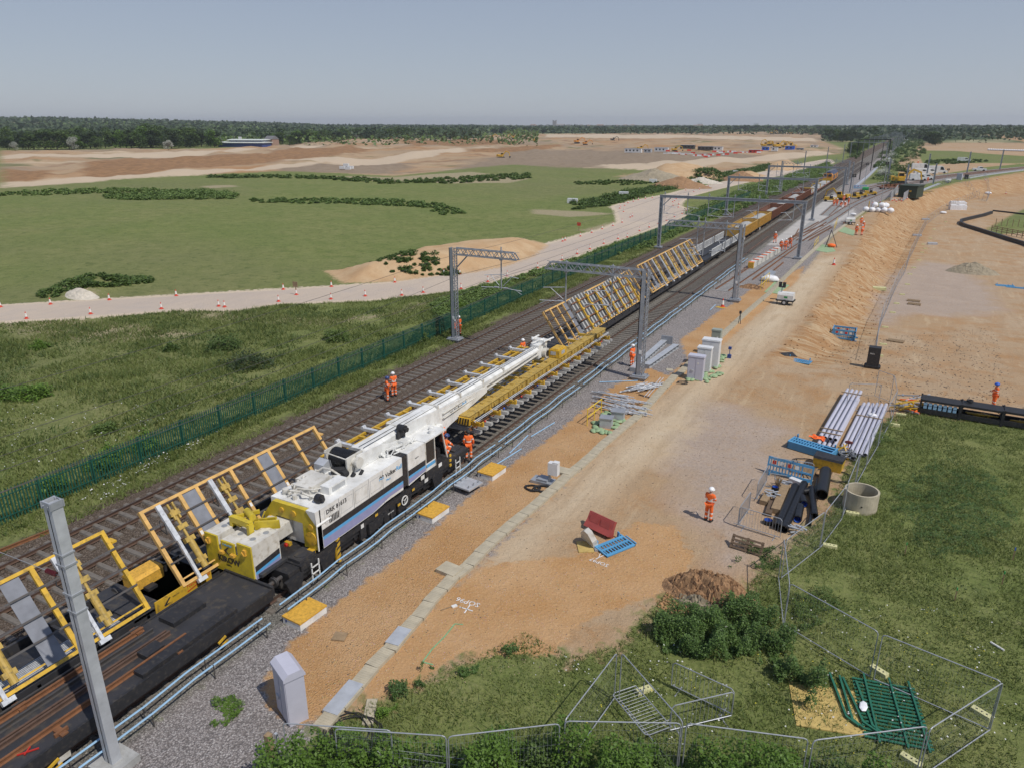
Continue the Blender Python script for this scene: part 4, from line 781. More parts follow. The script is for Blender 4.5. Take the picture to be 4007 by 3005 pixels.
for y,w,zt in((30.2,1.06,3.86),(32.6,.98,3.8),(35.3,.9,3.72),(38.,.82,3.64),(27.,1.06,3.87)): b=MB(); b.bb((BX(y)-w/2,y-.08,2.9),(BX(y)+w/2,y+.05,zt)); b.build('boom_collar',M['white_dirty'],c)
b=MB()
for s_ in(-.46,.50): x=BX(30)+s_; b.prism([(27.,3.5),(28.4,2.75),(29.6,2.25),(30.6,2.2),(31.2,2.35),(35.4,2.95),(35.4,3.3),(27.,3.9)],x-.03,x+.03,'x')
b.tube((BX(30)-.5,30.4,2.6),(BX(30)+.62,30.4,2.6),.13,0,14); w=b.build('boom_belly_plate',M['white_paint'],c)
text('Volker',.30,M['black'],w,(BX(30)+.54,31.75,2.95),(0,1,.06),(0,-.06,1),bold=.006); text('Rail',.30,M['blue_stripe'],w,(BX(30)+.54,32.58,3.0),(0,1,.06),(0,-.06,1),bold=.006); logo(w,BX(30)+.535,31.3,2.9,.85)
b=MB(); b.tube((.5,28.7,2.9),(BX(31)+.5,30.3,2.6),.2,0,14); b.tube((.4,29.3,2.2),(.35,29.9,2.9),.15,0,12); b.build('luffing_cylinder',M['white_paint'],c)
b=MB()
for dx,z in((.35,3.89),(.1,3.9),(-.35,3.89)): b.tube((BX(24)+dx,24,z),(BX(43)+dx*.6,43.2,z-.32),.015,0,4)
b.build('boom_rope',M['rubber'],c); b=MB(); 
for z,dx in((3.3,.6),(3.05,.62)): b.tube((BX(30)+dx,30.5,z),(BX(43)+.42,43,z+.05),.045,0,6)
b.build('hose_rail',M['white_dirty'],c)
b=MB(); x=BX(44); b.bb((x-.33,43.3,2.7),(x+.33,44.6,3.65)); b.bb((x-.5,44.0,3.5),(x+.5,44.3,3.85)); b.tube((x-.7,44.3,3.85),(x+.75,44.3,3.85),.07); b.tube((x-.45,43.8,3.9),(x-.45,44.9,3.9),.07); b.tube((x+.5,43.7,3.85),(x+.7,44.9,3.9),.06); b.beam((x+.2,44.4,3.9),(x-.2,43.2,3.8),.06,.06)
h_=b.build('boom_head',M['white_paint'],c); b=MB(); b.tube((x+.36,44.1,2.95),(x+.62,44.1,2.95),.36,0,20); b.tube((x+.6,44.1,2.95),(x+.66,44.1,2.95),.2,1,14); b.build('head_sheave',[M['white_dirty'],M['black']],h_)
b=MB()
for dx in(-.22,.22): b.tube((x+.2+dx,44.7,3.1),(x+.4+dx,44.9,2.6),.02)
b.build('hoist_rope',M['rubber'],c)
# neck and counterweight
b=MB(); b.prism([(18.0,1.75),(20.2,1.75),(20.2,2.45),(18.0,2.2)],-1.3,-.2,'x'); b.build('counterweight_neck',M['white_dirty'],c)
cw=thing('counterweight','','x') if 0 else None
b=MB(); pr=[(-2.25,1.1),(.3,1.1),(.3,2.62),(-.45,2.62),(-.45,2.02),(-.62,2.02),(-.62,2.5),(-1.35,2.5),(-1.35,2.02),(-1.55,2.02),(-1.55,2.62),(-2.25,2.62)]
b.prism(pr,16.85,18.25,'y'); cw=b.build('counterweight',M['white_dirty'],c,fix=True)
b=MB(); pr2=[(-2.26,1.09),(.302,1.09),(.302,2.615),(-.45,2.615),(-.45,2.02),(-.62,2.02),(-.62,2.49),(-1.35,2.49),(-1.35,2.02),(-1.55,2.02),(-1.55,2.615),(-2.26,2.615)]; b.prism(pr2,16.78,16.848,'y'); b.build('rear_face',M['crane_yellow'],cw,fix=True)
text('KIROW',.36,M['black'],cw,(-1.62,16.775,1.55),(1,0,0),(0,0,1),bold=.014); b=MB(); b.prism([(-1.05,1.98),(-.98,1.98),(-1.08,2.1),(-.9,2.28),(-.98,2.28),(-1.2,2.1)],16.76,16.775,'y'); b.prism([(-.95,2.0),(-.7,2.03),(-.68,2.0),(-.98,1.95)],16.76,16.775,'y'); b.build('logo',M['black'],cw,fix=True)
text('VolkerRail',.12,M['blue_stripe'],cw,(-1.25,16.775,2.32),(1,0,0),(0,0,1)); text('15000 kg',.08,M['black'],cw,(-1.2,16.775,1.4),(1,0,0),(0,0,1)); 
b=MB(); 
for x in(-2.0,.0): b.bb((x-.08,16.7,2.2),(x+.06,16.78,2.45)); b.beam((x,16.7,2.2),(x-.12,16.68,2.36),.05,.05)
for x in(-1.3,-.7): b.bb((x-.1,16.66,1.95),(x+.12,16.78,2.06))
b.build('tie_down',M['orange_top'],cw)
b=MB(); 
for x,y in((-1.9,17.5),(-1.0,17.5),(-.1,17.3),(-.0,17.9)): b.tube((x,y,2.5+(.12 if abs(x+1)>.3 else 0)),(x,y,2.512+(.12 if abs(x+1)>.3 else 0)),.12,0,16)
b.build('lifting_socket',M['galv'],cw)
b=MB(); b.prism([(16.9,1.45),(18.2,1.6),(18.2,1.85),(16.9,1.7)],.3,.308,'x'); b.build('black_band',M['black'],cw); b=MB(); b.prism([(16.9,1.32),(18.2,1.47),(18.2,1.6),(16.9,1.45)],.3,.309,'x'); b.build('blue_band',M['blue_stripe'],cw); b=MB(); b.prism([(16.9,1.12),(18.2,1.12),(18.2,1.47),(16.9,1.32)],.3,.309,'x'); b.build('violet_band',M['violet_stripe'],cw)
b=MB(); b.bb((-1.7,17.6,2.5),(-1.55,17.8,3.05)); b.bb((-.62,17.5,2.5),(-.48,17.75,3.0)); b.beam((-1.6,17.7,2.95),(-.5,17.65,2.95),.2,.25); b.tube((-1.3,18.2,3.12),(-.65,17.9,3.12),.14,0,14); b.beam((-.7,18.0,2.7),(.15,18.5,2.75),.12,.35); b.beam((-1.6,17.8,2.95),(-.9,18.5,3.05),.12,.15); b.beam((-1.3,18.3,2.6),(-.1,18.6,2.9),.1,.1)
for k in range(14):
    p=Vector((random.uniform(-1.6,.1),random.uniform(17.7,18.6),2.6)); b.tube(p,p+Vector((random.uniform(-.2,.2),random.uniform(-.2,.2),random.uniform(.1,.4))),random.uniform(.02,.06))
b.build('rear_cylinder_gear',M['crane_yellow'],cw)
# outriggers, ladders, emblem
b=MB(); b.tube((1.2,20.55,.15),(1.2,20.55,1.4),.14,0,14)
for k in range(4): b.beam((1.345,20.42,.3+k*.28),(1.345,20.68,.42+k*.28),.01,.08,1)
b.build('outrigger_leg',[M['yellow'],M['black']],c)
def ladder(y,x=1.42):
    b=MB()
    for dy in(0,.42): b.bb((x,y+dy,.2),(x+.04,y+dy+.05,1.15))
    for z in(.3,.6,.9): b.bb((x,y,z),(x+.04,y+.46,z+.04))
    b.build('ladder',M['white_paint'],c)
ladder(18.7); ladder(29.75)
b=MB(); n_=28
b.rings([[(1.40+dx,25.2+r*math.cos(2*math.pi*i/n_),.92+r*math.sin(2*math.pi*i/n_)) for i in range(n_)] for dx,r in((0,.2),(.03,.2),(.03,.25),(0,.25))],0,False)
for a in(.5,2.6,4.7): b.beam((1.415,25.2,.92),(1.415,25.2+.2*math.cos(a),.92+.2*math.sin(a)),.03,.02)
b.build('brake_wheel',M['white_paint'],c)
b=MB()
for k in range(3): b.bb((1.3,29.35,.9+k*.28),(1.36,29.5,1.02+k*.28))
for y,z in((23.,1.1),(25.9,1.05),(24.7,.8)): b.bb((1.36,y,z),(1.37,y+.2,z+.12))
b.build('warning_mark',M['yellow'],c); b=MB(); b.bb((1.345,22.0,1.0),(1.35,22.2,1.2)); b.bb((1.345,27.0,1.0),(1.35,27.3,1.2)); b.build('data_sheet',M['white_paint'],c); text('DRK 81 613',.09,M['white_paint'],c,(1.38,23.9,.75),(0,1,0),(0,0,1))
b=MB(); b.bb((-1.3,29.3,1.2),(1.3,31.2,1.3)); b.bb((.2,30.2,1.3),(1.1,31.0,1.4)); b.bb((-1.2,29.4,1.3),(-.2,30.9,1.75)); b.bb((.4,29.2,1.5),(.9,29.5,2.2)); b.build('front_platform',M['deck'],c)
# ---------------- spreader and lifted panel
sp=thing('lifting_beam','long yellow lifting beam with striped end hanging under the crane boom','lifting beam',(xc+.55,32.2,0)); L=21.2
b=MB(); prof=[(0,.30),(3,.36),(7,.46),(14.2,.46),(18,.36),(21.2,.28)]
for (y0,h0),(y1,h1) in zip(prof,prof[1:]): b.rings([[(-.30,y0,2.60-h0),(.24,y0,2.60-h0),(.24,y0,2.60),(-.30,y0,2.60)],[(-.30,y1,2.60-h1),(.24,y1,2.60-h1),(.24,y1,2.60),(-.30,y1,2.60)]])
b.bb((-.36,0,2.60),(.30,21.2,2.63)); 
for k in range(8): b.bb((-.34,2.6+k*2.35,2.3),(.28,2.66+k*2.35,2.66))
b.build('main_beam',M['dirty_yellow'],sp)
b=MB()
for k in range(34): y=.5+k*.6; b.bb((.24,y,2.3),(.30+.04*(k%3),y+.08,2.48+.1*(k%2)))
for k in range(16): y=.8+k*1.25; b.bb((-.2,y,2.63),(.0,y+.25,2.66+.03*(k%3)))
b.build('bracket',M['dirty_yellow'],sp)
b=MB(); b.tube((.5,.2,2.32),(.5,L,2.32),.025); b.tube((.56,.2,2.27),(.56,L,2.27),.02); b.build('service_pipe',M['silver'],sp)
b=MB(); b.bb((-.46,-.12,2.15),(.38,.02,2.55),0)
for k in range(5): b.prism([(-.46+k*.17,2.15),(-.38+k*.17,2.15),(-.3+k*.17,2.55),(-.38+k*.17,2.55)],-.13,-.121,'y',1)
b.build('striped_end',[M['yellow'],M['black']],sp,fix=True)
b=MB(); b.bb((-.45,12.0,2.63),(.35,13.3,3.2)); b.bb((-.35,12.1,3.2),(.25,13.2,3.26)); o=b.build('control_cabin',M['yellow'],sp); b=MB(); b.bb((.351,12.4,2.85),(.36,12.95,3.1)); b.bb((-.3,11.985,2.85),(.1,11.995,3.1)); b.build('window',M['galv_light'],o)
b=MB()
for k in range(11):
    y=.4+k*1.98; b.bb((-1.7,y-.08,2.02),(.95,y+.08,2.2)); b.bb((.3,y-.1,1.96),(.42,y+.1,2.3)); b.bb((.9,y-.07,2.02),(1.0,y+.07,2.3)); b.bb((-.1,y-.05,1.9),(.1,y+.05,2.05)); b.bb((.5,y-.14,2.2),(.8,y-.08,2.3))
b.build('cross_arm',M['yellow'],sp)
pn=thing('track_section','lifted track panel of new grey sleepers and rusty rails hanging over the nearest track','track panel',(xc,32.6,1.5))
for k in range(33):
    o=link('sleeper',SLN,None,pn,(.03*math.sin(k*2.1),k*.655+.15,0)); o.scale=(1.04,1,2.4)
for x in(-.75,.75): b=MB(); rail_profile(b,[(x,-.7),(x,21.4)],.18); b.build('rail',[M['rust'],M['rust']],pn)
for k in range(9): b=MB(); b.sphere((.95,1.2+k*2.3,.3),.07); b.build('clamp',M['plastic_blue' if k%2 else 'red'],pn)
# ---------------- tilting wagons --------
xw=TR['C']
def tilt_frame(par,y0,y1,xb=1.38,zb=1.2,xt=-.55,zt=3.95,posts=None,mm='yellow',load=False,extra=(),plates=(),hyd=()):
    """ladder frame leaning from its low right edge to its high left edge"""
    A=Vector((xb,0,zb)); Bv=Vector((xt,0,zt)); U=(Bv-A); Wd=U.length; U/=Wd; N=Vector((0,1,0)).cross(U)
    at_=lambda u,y,n=0:A+U*u+Vector((0,y,0))+N*n
    b=MB()
    for u in(0.06,Wd-.06): b.beam(at_(u,y0),at_(u,y1),.12,.14,0,N)
    for u in(.28,): b.beam(at_(u,y0,-.02),at_(u,y1,-.02),.06,.1,0,N)
    for y in posts: b.beam(at_(0,y),at_(Wd,y),.16,.12,0,N)
    for y in(y0+.07,y1-.07): b.beam(at_(0,y),at_(Wd,y),.15,.15,0,N)
    b.bb(tuple(at_(Wd*.9,y1,.0)-Vector((.1,0,.1))),tuple(at_(Wd*.8,y1+.18,0)+Vector((.05,0,.1)))); o=b.build('tilt_frame',M[mm],par)
    b=MB()
    for u in(.3,.52,.76): b.beam(at_(Wd*u,y0,.12),at_(Wd*u,y1,.12),.07,.05,0,N)
    b.build('walkway_rail',M['dark_steel'],o)
    for y in plates: b=MB(); b.beam(at_(.15,y,.05),at_(Wd-.15,y,.05),.62,.02,0,N); b.build('cover_plate',M['loco_grey'],o)
    for y in hyd:
        b=MB(); b.beam(at_(-.05,y,.16),at_(Wd*.55,y,.2),.12,.1,0,N); b.beam(at_(Wd*.5,y,.2),at_(Wd-.1,y,.16),.2,.12,0,N); b.beam(at_(-.1,y-.15,.16),at_(-.1,y+.25,.16),.16,.16,0,N); b.build('support_arm',M['silver'],o)
        b=MB(); b.tube(at_(.25,y+.42,.2),at_(Wd*.45,y+.42,.2),.13,0,12); b.tube(at_(Wd*.4,y+.42,.2),at_(Wd*.85,y+.42,.2),.055); 
        for u in(.18,.45,.62,.8): b.beam(at_(Wd*u,y+.2,.2),at_(Wd*u,y+.62,.2),.2,.2,0,N)
        b.beam(at_(Wd*.72,y+.3,.26),at_(Wd*.93,y+.3,.26),.07,.1,0,N); b.beam(at_(Wd*.72,y+.52,.26),at_(Wd*.93,y+.52,.26),.07,.1,0,N); b.build('hydraulic_ram',M['dirty_yellow'],o)
        b=MB(); b.path([at_(Wd*.8,y-.2,.1),at_(Wd*.7,y-.35,.15),at_(Wd*.62,y-.2,.1),at_(Wd*.75,y-.1,.12)],.02); b.build('hose',M['rubber'],o)
    b=MB()
    for y in posts[::2]: b.beam(at_(Wd*.42,y-.01,.061),at_(Wd*.47,y-.01,.061),.12,.006,0,N)
    b.build('warning_label',M['white_paint'],o)
    return at_,Wd,o
def wagon_base(t,L,bog=(2.4,),hw=1.35):
    b=MB(); b.bb((-.75,0,.85),(.75,L,1.0)); b.bb((hw-.12,0,.55),(hw,L,1.05)); b.bb((-hw,0,.55),(-hw+.12,L,1.05)); b.bb((-hw,0,.95),(hw,3.4,1.08)); b.bb((-hw,L-3.4,.95),(hw,L,1.08))
    for k in range(int(L/2)): b.bb((-hw,k*2.,.8),(hw,k*2.+.12,.94))
    b.build('underframe',M['deck'],t)
    for y in(2.3,L-2.3): bogie(t,y,yellow=True)
    buffers(t,0,-1); buffers(t,L,1)
    b=MB()
    for k in range(14): b.tube((hw-.25-k*.0,3.8+k*0,1.0),(hw-.25,3.8,1.0),.01) if 0 else b.bb((.15+k*.08,3.6,1.0),(.18+k*.08,L-3.6,1.02))
    b.build('cable_run',M['silver'],t)
t=thing('tilting_wagon','tilting wagon at left edge with bright yellow leaning frame and white arms','tilting wagon',(xw,-8.5,0)); wagon_base(t,24.9)
tilt_frame(t,0.,22.15,posts=[1.5,4,6.5,9,11.5,14.6,17.,19.5],hyd=[2,6,9.8,13.4,17.0,20.2],plates=[18.75])
b=MB(); b.bb((1.36,22.35,.78),(1.4,24.9,1.3)); o=b.build('side_panel',M['yellow'],t); text('Network Rail',.2,M['red'],o,(1.405,23.75,1.08),(0,1,0),(0,0,1)); text('KIROW',.09,M['black'],o,(1.405,23.1,1.08),(0,1,0),(0,0,1)); b=MB(); b.prism([(23.0,.95),(22.75,.9),(22.7,.95),(22.95,1.18),(23.02,1.16),(22.82,.97)],1.401,1.407,'x'); b.build('logo',M['black'],o,fix=True)
b=MB(); b.prism([(23.75,.9),(24.5,1.03),(24.55,1.07),(23.75,.95)],1.401,1.407,'x'); b.build('red_swoosh',M['red'],o,fix=True); text('NOT TO BE LOOSE OR HUMP SHUNTED',.07,M['white_paint'],t,(1.41,23.1,.64),(0,1,0),(0,0,1)); text('24.2m',.13,M['white_paint'],t,(1.41,20.6,.75),(0,1,0),(0,0,1))
b=MB(); b.bb((-.9,22.7,1.08),(-.1,23.9,1.5)); b.prism([(-.92,1.5),(-.08,1.5),(-.2,1.62),(-.8,1.62)],22.68,23.92,'y'); b.build('tool_chest',M['orange_top'],t); b=MB(); b.bb((.0,22.9,1.08),(.3,23.3,1.2)); b.build('control_box',M['black'],t); b=MB(); b.bb((-.9,24.1,1.08),(-.3,24.2,1.45)); b.bb((-.9,24.7,1.08),(-.3,24.8,1.45)); b.bb((-.9,24.1,1.38),(-.8,24.8,1.46)); b.bb((-.4,24.1,1.38),(-.3,24.8,1.46)); b.build('guard_frame',M['black'],t)
t=thing('tilting_wagon','tilting wagon beyond the counterweight, leaning frame of faded yellow with two grey plates','tilting wagon',(xw,14.2,0)); wagon_base(t,11.6)
tilt_frame(t,.9,10.6,posts=[2.7,3.5,5.3,6.7,7.5,9.1],mm='pale_yellow',hyd=[1.6,4.1],plates=[3.1,7.1])
# lowered wagon beside the boom
t=thing('tilting_wagon','wagon beside the boom with its yellow frames folded flat and silver bars across','tilting wagon',(xw,25.9,0)); wagon_base(t,24.4)
b=MB(); z=1.22
for x in(-1.9,-1.3,1.2): b.bb((x-.06,.6,z-.08),(x+.06,24,z+.08))
for k in range(17): b.bb((-1.9,.8+k*1.42,z-.09),(1.2,.95+k*1.42,z+.09))
b.build('flat_frame',M['yellow'],t)
for k in range(10): b=MB(); y=2.2+k*2.25; b.bb((-2.15,y-.11,z+.1),(.9,y+.11,z+.28)); b.tube((-2.1,y-.14,z+.28),(-2.1,y+.14,z+.28),.11); b.build('support_arm',M['silver'],t)
b=MB()
for k in range(8): b.bb((-1.3,3.2+k*2.85,z+.05),(-.1,3.8+k*2.85,z+.07))
b.build('cover_plate',M['loco_grey'],t); b=MB(); b.bb((-.4,.6,z+.05),(-.3,24,z+.1)); b.bb((.3,.6,z+.05),(.4,24,z+.1)); b.build('walkway_rail',M['dark_steel'],t)
# loaded tilting wagon
t=thing('tilting_wagon','tilting wagon loaded with a leaning panel of grey sleepers and brown rails','tilting wagon',(xw,50.6,0)); wagon_base(t,21.8)
at_,Wd,o=tilt_frame(t,.3,20.8,posts=[1.6,2.9,4.,18.6,19.8],mm='pale_yellow',plates=[4.3])
ld=thing('track_section','leaning track panel of bright new sleepers carried by the tilting wagon','track panel',(xw,50.6,0))
for k in range(21):
    y=4.9+k*.64; u0=.12; ln=Wd-.1+.12*math.sin(k*.5); b=MB()
    for a,c_ in ((u0,Wd*.32),(Wd*.36,Wd*.62),(Wd*.66,ln)): b.beam(at_(a,y,.25),at_(c_,y,.25),.24,.2,0,Vector((0,1,0)).cross(Vector((-.57,0,.82))))
    b.build('sleeper',M['sleeper_new'],ld)
for u in(.14,.36,.6,.84): b=MB(); b.beam(at_(Wd*u,4.6,.42),at_(Wd*u,18.4,.42),.09,.13,0,Vector((.82,0,.57))); b.build('rail',M['rust'],ld)
for k in range(7): b=MB(); y=5.8+k*2.0; b.beam(at_(.05,y,.52),at_(Wd-.25,y,.52),.16,.12,0,Vector((.82,0,.57))); 
for k in range(7):
    y=5.8+k*2.0; b=MB(); b.beam(at_(.05,y,.52),at_(Wd-.25,y,.52),.16,.12,0,Vector((.82,0,.57)))
    for u in(.14,.36,.6,.84): b.beam(at_(Wd*u,y-.18,.58),at_(Wd*u,y+.18,.58),.2,.14,0,Vector((.82,0,.57)))
    b.build('clamp_arm',M['yellow'],ld)
t=thing('tilting_wagon','tilting wagon further on with a bare leaning frame crowded with white arms','tilting wagon',(xw,72.8,0)); wagon_base(t,23.2)
tilt_frame(t,1.,22.2,posts=[2.2,4.5,7,9.6,12.,12.6,15,18,20.5],mm='pale_yellow',hyd=[5.5,8.2,10.6,13.4,16,18.6],plates=[3.4])
# black wagon with white railings
t=thing('flat_wagon','black wagon with white railings between tilting frame and ballast wagons','rail wagon',(xw,96.5,0)); L=23.
b=MB(); b.bb((-1.3,0,.75),(1.3,L,1.1)); b.bb((-.5,3,1.1),(.4,20,1.25)); b.bb((1.3,8,.4),(1.34,9.5,1.0)); b.build('deck',M['black'],t)
for x in(-1.3,1.3):
    for y0 in(3.5,10.,16.5):
        b=MB(); b.bb((x-.03,y0,2.0),(x+.03,y0+5.6,2.08)); b.bb((x-.03,y0,1.1),(x+.03,y0+5.6,1.16))
        for k in range(14): b.bb((x-.025,y0+k*.43,1.1),(x+.025,y0+k*.43+.12,2.0))
        b.build('railing',M['white_paint'],t)
for y in(2.2,L-2.2): bogie(t,y,yellow=True)
buffers(t,0,-1); buffers(t,L,1)
# ballast wagons
def open_wagon(y,L,mm,lab,fill,h=1.5):
    t=thing('ballast_wagon',lab,'ballast wagon',(xw,y,0),group='open wagons of the ballast train'); b=MB(); z0,z1=1.05,1.05+h
    for s_ in(-1,1): b.bb((s_*1.33-.04,.2,z0),(s_*1.33+.04,L-.2,z1)); b.bb((s_*1.36-.07,.2,z1-.07),(s_*1.36+.07,L-.2,z1+.03))
    for y_ in(.2,L-.28): b.bb((-1.3,y_,z0),(1.3,y_+.08,z1))
    n_=int(L/.8)
    for k in range(n_+1): 
        for s_ in(-1,1): b.bb((s_*1.37,.25+k*(L-.6)/n_,z0),(s_*1.47,.37+k*(L-.6)/n_,z1-.07))
    b.build('body',M[mm],t); b=MB(); b.bb((-1.25,0,.8),(1.25,L,1.05)); b.build('underframe',M['black'],t)
    if fill:
        nx,ny=8,int(L*2); Vv=[];Ff=[]
        for j in range(ny+1):
            for i in range(nx+1):
                u=i/nx*2-1; v=j/ny; Vv.append((u*1.28,.3+v*(L-.6),z0+h*.35+h*(.62*fill)*(1-abs(u)**2)*(.55+.45*abs(math.sin(v*math.pi*2)))+random.uniform(-.06,.06)))
        for j in range(ny):
            for i in range(nx): a=j*(nx+1)+i; Ff.append((a,a+1,a+nx+2,a+nx+1))
        m=MB(); m.add(Vv,Ff); tag(m.build('ballast_load',M['stone_grey'],t),kind=None)
    for yy in(1.8,L-1.8): bogie(t,yy)
    if mm=='ochre_wagon': b=MB(); b.tube((1.2,2.7,.64),(1.25,2.7,.64),.3,0,14); b.build('wheel_disc',M['white_paint'],t)
y=120.2
for i,(L,mm,lab,fl) in enumerate([(12.5,'ochre_wagon','nearest ochre yellow ribbed wagon heaped with grey ballast',1),(12.5,'ochre_wagon','second ochre yellow wagon with grey ballast, before the brown ones',1),(14,'brown_wagon','first rusty brown wagon, partly empty at its near end',.6),(14,'brown_wagon','second rusty brown wagon heaped with ballast',1),(14,'brown_wagon','third rusty brown wagon, with grey ballast',1),(14,'brown_wagon','last rusty brown wagon, nearly empty inside',.3)]):
    open_wagon(y,L,mm,lab,fl); y+=L+.8
while y<250:
    t=thing('flat_wagon','low flat wagon with pale sleepers and a yellow frame in front of the locomotive','rail wagon',(xw,y,0),group='low flat wagons before the locomotive'); b=MB(); b.bb((-1.3,0,.8),(1.3,16,1.1)); b.build('deck',M['brown_wagon'],t); b=MB(); b.bb((-1.1,1,1.1),(1.1,15,1.35)); b.build('sleeper_load',M['sleeper_new'],t)
    b=MB(); b.bb((-1.2,5,1.35),(-1.0,5.3,2.2)); b.bb((1.0,5,1.35),(1.2,5.3,2.2)); b.bb((-1.2,5,2.1),(1.2,5.3,2.3)); b.build('yellow_frame',M['yellow'],t)
    for yy in(2,14): bogie(t,yy)
    y+=16.8
# locomotive
t=thing('locomotive','orange and dark blue diesel locomotive with yellow cab end facing the camera','locomotive',(xw,257,0)); L=21
side=[(-1.32,1.15),(1.32,1.15),(1.34,2.9),(1.0,3.45),(.5,3.75),(-.5,3.75),(-1.0,3.45),(-1.34,2.9)]
b=MB(); b.rings([[(x,.0 if z<2.4 else (z-2.4)*.35,z) for x,z in side],[(x,2.2,z) for x,z in side]]); cbn=b.build('cab',M['loco_orange'],t,fix=True)
b=MB(); b.bb((-1.2,-.05,1.15),(1.2,0,1.9)); b.build('yellow_nose',M['yellow'],cbn); b=MB()
for x0,x1 in((-1.15,-.12),(.12,1.15)): b.add([(x0,.02,2.45),(x1,.02,2.45),(x1,.27,3.2),(x0,.27,3.2)],[(0,1,2,3)])
b.build('windscreen',M['glass_dark'],cbn); b=MB(); b.prism([(-1.0,3.47),(-.5,3.78),(.5,3.78),(1.0,3.47)],.3,2.3,'y'); b.build('roof',M['loco_blue'],cbn,fix=True)
b=MB(); b.rings([[(x*.98,2.2,z) for x,z in side],[(x*.98,L-2,z) for x,z in side]]); bd=b.build('body',M['loco_orange'],t,fix=True)
b=MB(); b.prism([(-1.33,2.9),(-1.0,3.47),(-.5,3.78),(.5,3.78),(1.0,3.47),(1.33,2.9)],2.25,L-2,'y'); b.build('roof',M['loco_blue'],bd,fix=True); b=MB()
for k in range(5): b.bb((-.6,4+k*3,3.78),(.6,5.8+k*3,3.95))
b.build('fan_housing',M['loco_grey'],bd); b=MB(); b.bb((1.33,5,1.5),(1.35,9,2.6)); b.bb((1.33,13,1.5),(1.35,15,2.7)); b.build('side_grille',M['loco_blue'],bd)
b=MB(); b.bb((-1.35,0,.75),(1.35,L,1.15)); b.bb((-1.2,7,.3),(1.2,13,.8)); b.build('underframe',M['black'],t)
for yy in(3.5,L-3.5): bogie(t,yy,wb=3.6,ax=3,r=.5)
buffers(t,0,-1)
# ---------------- yard objects ----------
def cabinet(p,w,d,h,rz,lab,mm='cabinet_grey',roof='slope',doors=1,extra=None,parts=None):
    """free standing location case: body, roof, door(s), handle, sign"""
    t=thing('equipment_cabinet',lab,'cabinet',at(*p),rz); b=MB(); b.bb((-w/2,-d/2,0),(w/2,d/2,h)); b.build('body',M[mm],t)
    b=MB()
    if roof=='slope': b.prism([(-d/2-.05,h),(d/2+.05,h),(d/2+.05,h+.08),(d/2-.1,h+.26),(-d/2+.02+.1,h+.26),(-d/2-.05,h+.12)],-w/2-.04,w/2+.04,'x')
    else: b.bb((-w/2-.05,-d/2-.05,h),(w/2+.05,d/2+.05,h+.06)); b.bb((-w/2-.02,-d/2-.02,h+.06),(w/2+.02,d/2+.02,h+.12))
    b.build('roof',M[mm],t)
    for k in range(doors):
        x0=-w/2+.03+k*w/doors; x1=-w/2-.03+(k+1)*w/doors; b=MB(); b.bb((x0,-d/2-.025,.08),(x1,-d/2-.001,h-.04)); o=b.build('door',M[mm],t)
        if k==0: b=MB(); b.bb((x1-.26,-d/2-.07,h*.4),(x1-.08,-d/2-.026,h*.4+.12)); b.build('handle',M['galv_light'],o)
    b=MB(); b.bb((w*.1,-d/2-.031,h*.72),(w*.1+.13,-d/2-.027,h*.72+.14)); b.build('warning_label',M['white_paint'],t); return t
cabinet((1148,2790),1.02,.62,1.75,R(-24),'tall grey cabinet standing alone at the bottom left of the site',doors=2)
cabinet((2720,1484),1.15,.62,1.78,R(2),'front one of the row of grey cabinets by the trough',roof='flat',doors=2)
cabinet((2752,1452),1.05,.60,1.85,R(2),'middle one of the row of grey cabinets by the trough','cabinet_white',roof='flat',doors=2)
cabinet((2777,1432),1.35,.75,2.1,R(2),'rear and biggest one of the row of grey cabinets','cabinet_white',roof='flat',doors=2)
t=cabinet((2797,1390),.72,.55,2.1,R(0),'slim grey green cabinet with a blue screen behind the grey row','grey_green',roof='flat'); b=MB(); b.bb((-.27,-.32,1.2),(.2,-.30,1.5)); b.build('screen',M['screen_blue'],t)
p=at(3800,660+18); cabinet((3753,705),1.6,.8,2.,R(-20),'pale cabinet beside the curving track before its far poles',roof='flat')
t=thing('storage_bin','small black bin beside the pale cabinet on the curve','bin',at(3780,702)); b=MB(); b.box((0,0,.7),(1.3,1.1,1.4),0,None,.9,.9); b.bb((-.6,-.5,1.4),(.6,.5,1.5)); b.build('body',M['black'],t)
# green sandbag aprons
def bags(poly,lab,n,s_=.5,mm='green_sheet'):
    """a bed of overlapping sandbags inside a picture polygon"""
    t=thing('sandbag_bed',lab,'sandbags',at(*np.mean(poly,0))); W=np.array([tuple(at(*q)[:2]) for q in poly]); o=t.location; x0,y0=W.min(0); x1,y1=W.max(0); k=0; tries=0
    X=rng.uniform(x0,x1,n*6); Y=rng.uniform(y0,y1,n*6); ok=sdf(W,X,Y)>.15
    for x,y in list(zip(X[ok],Y[ok]))[:n]:
        b=MB(); b.sphere((0,0,0),(s_*.55,s_*.36,.09),0,10,5); q=b.build('sandbag',M[mm],t,(x-o.x,y-o.y,.05+random.random()*.05),random.random()*3,smooth=True); q.rotation_euler=(random.uniform(-.12,.12),random.uniform(-.12,.12),random.random()*3)
    return t
bags([(2280,1690),(2355,1610),(2470,1630),(2400,1705)],'green sandbags around two grey pit lids, left of the yellow handrail',46)
bags([(2670,1490),(2690,1465),(2820,1430),(2835,1470),(2760,1505)],'green sandbags at the foot of the grey cabinets',36)
bags([(2800,1412),(2820,1385),(2850,1400),(2830,1425)],'small patch of green sandbags at the slim cabinet',8)
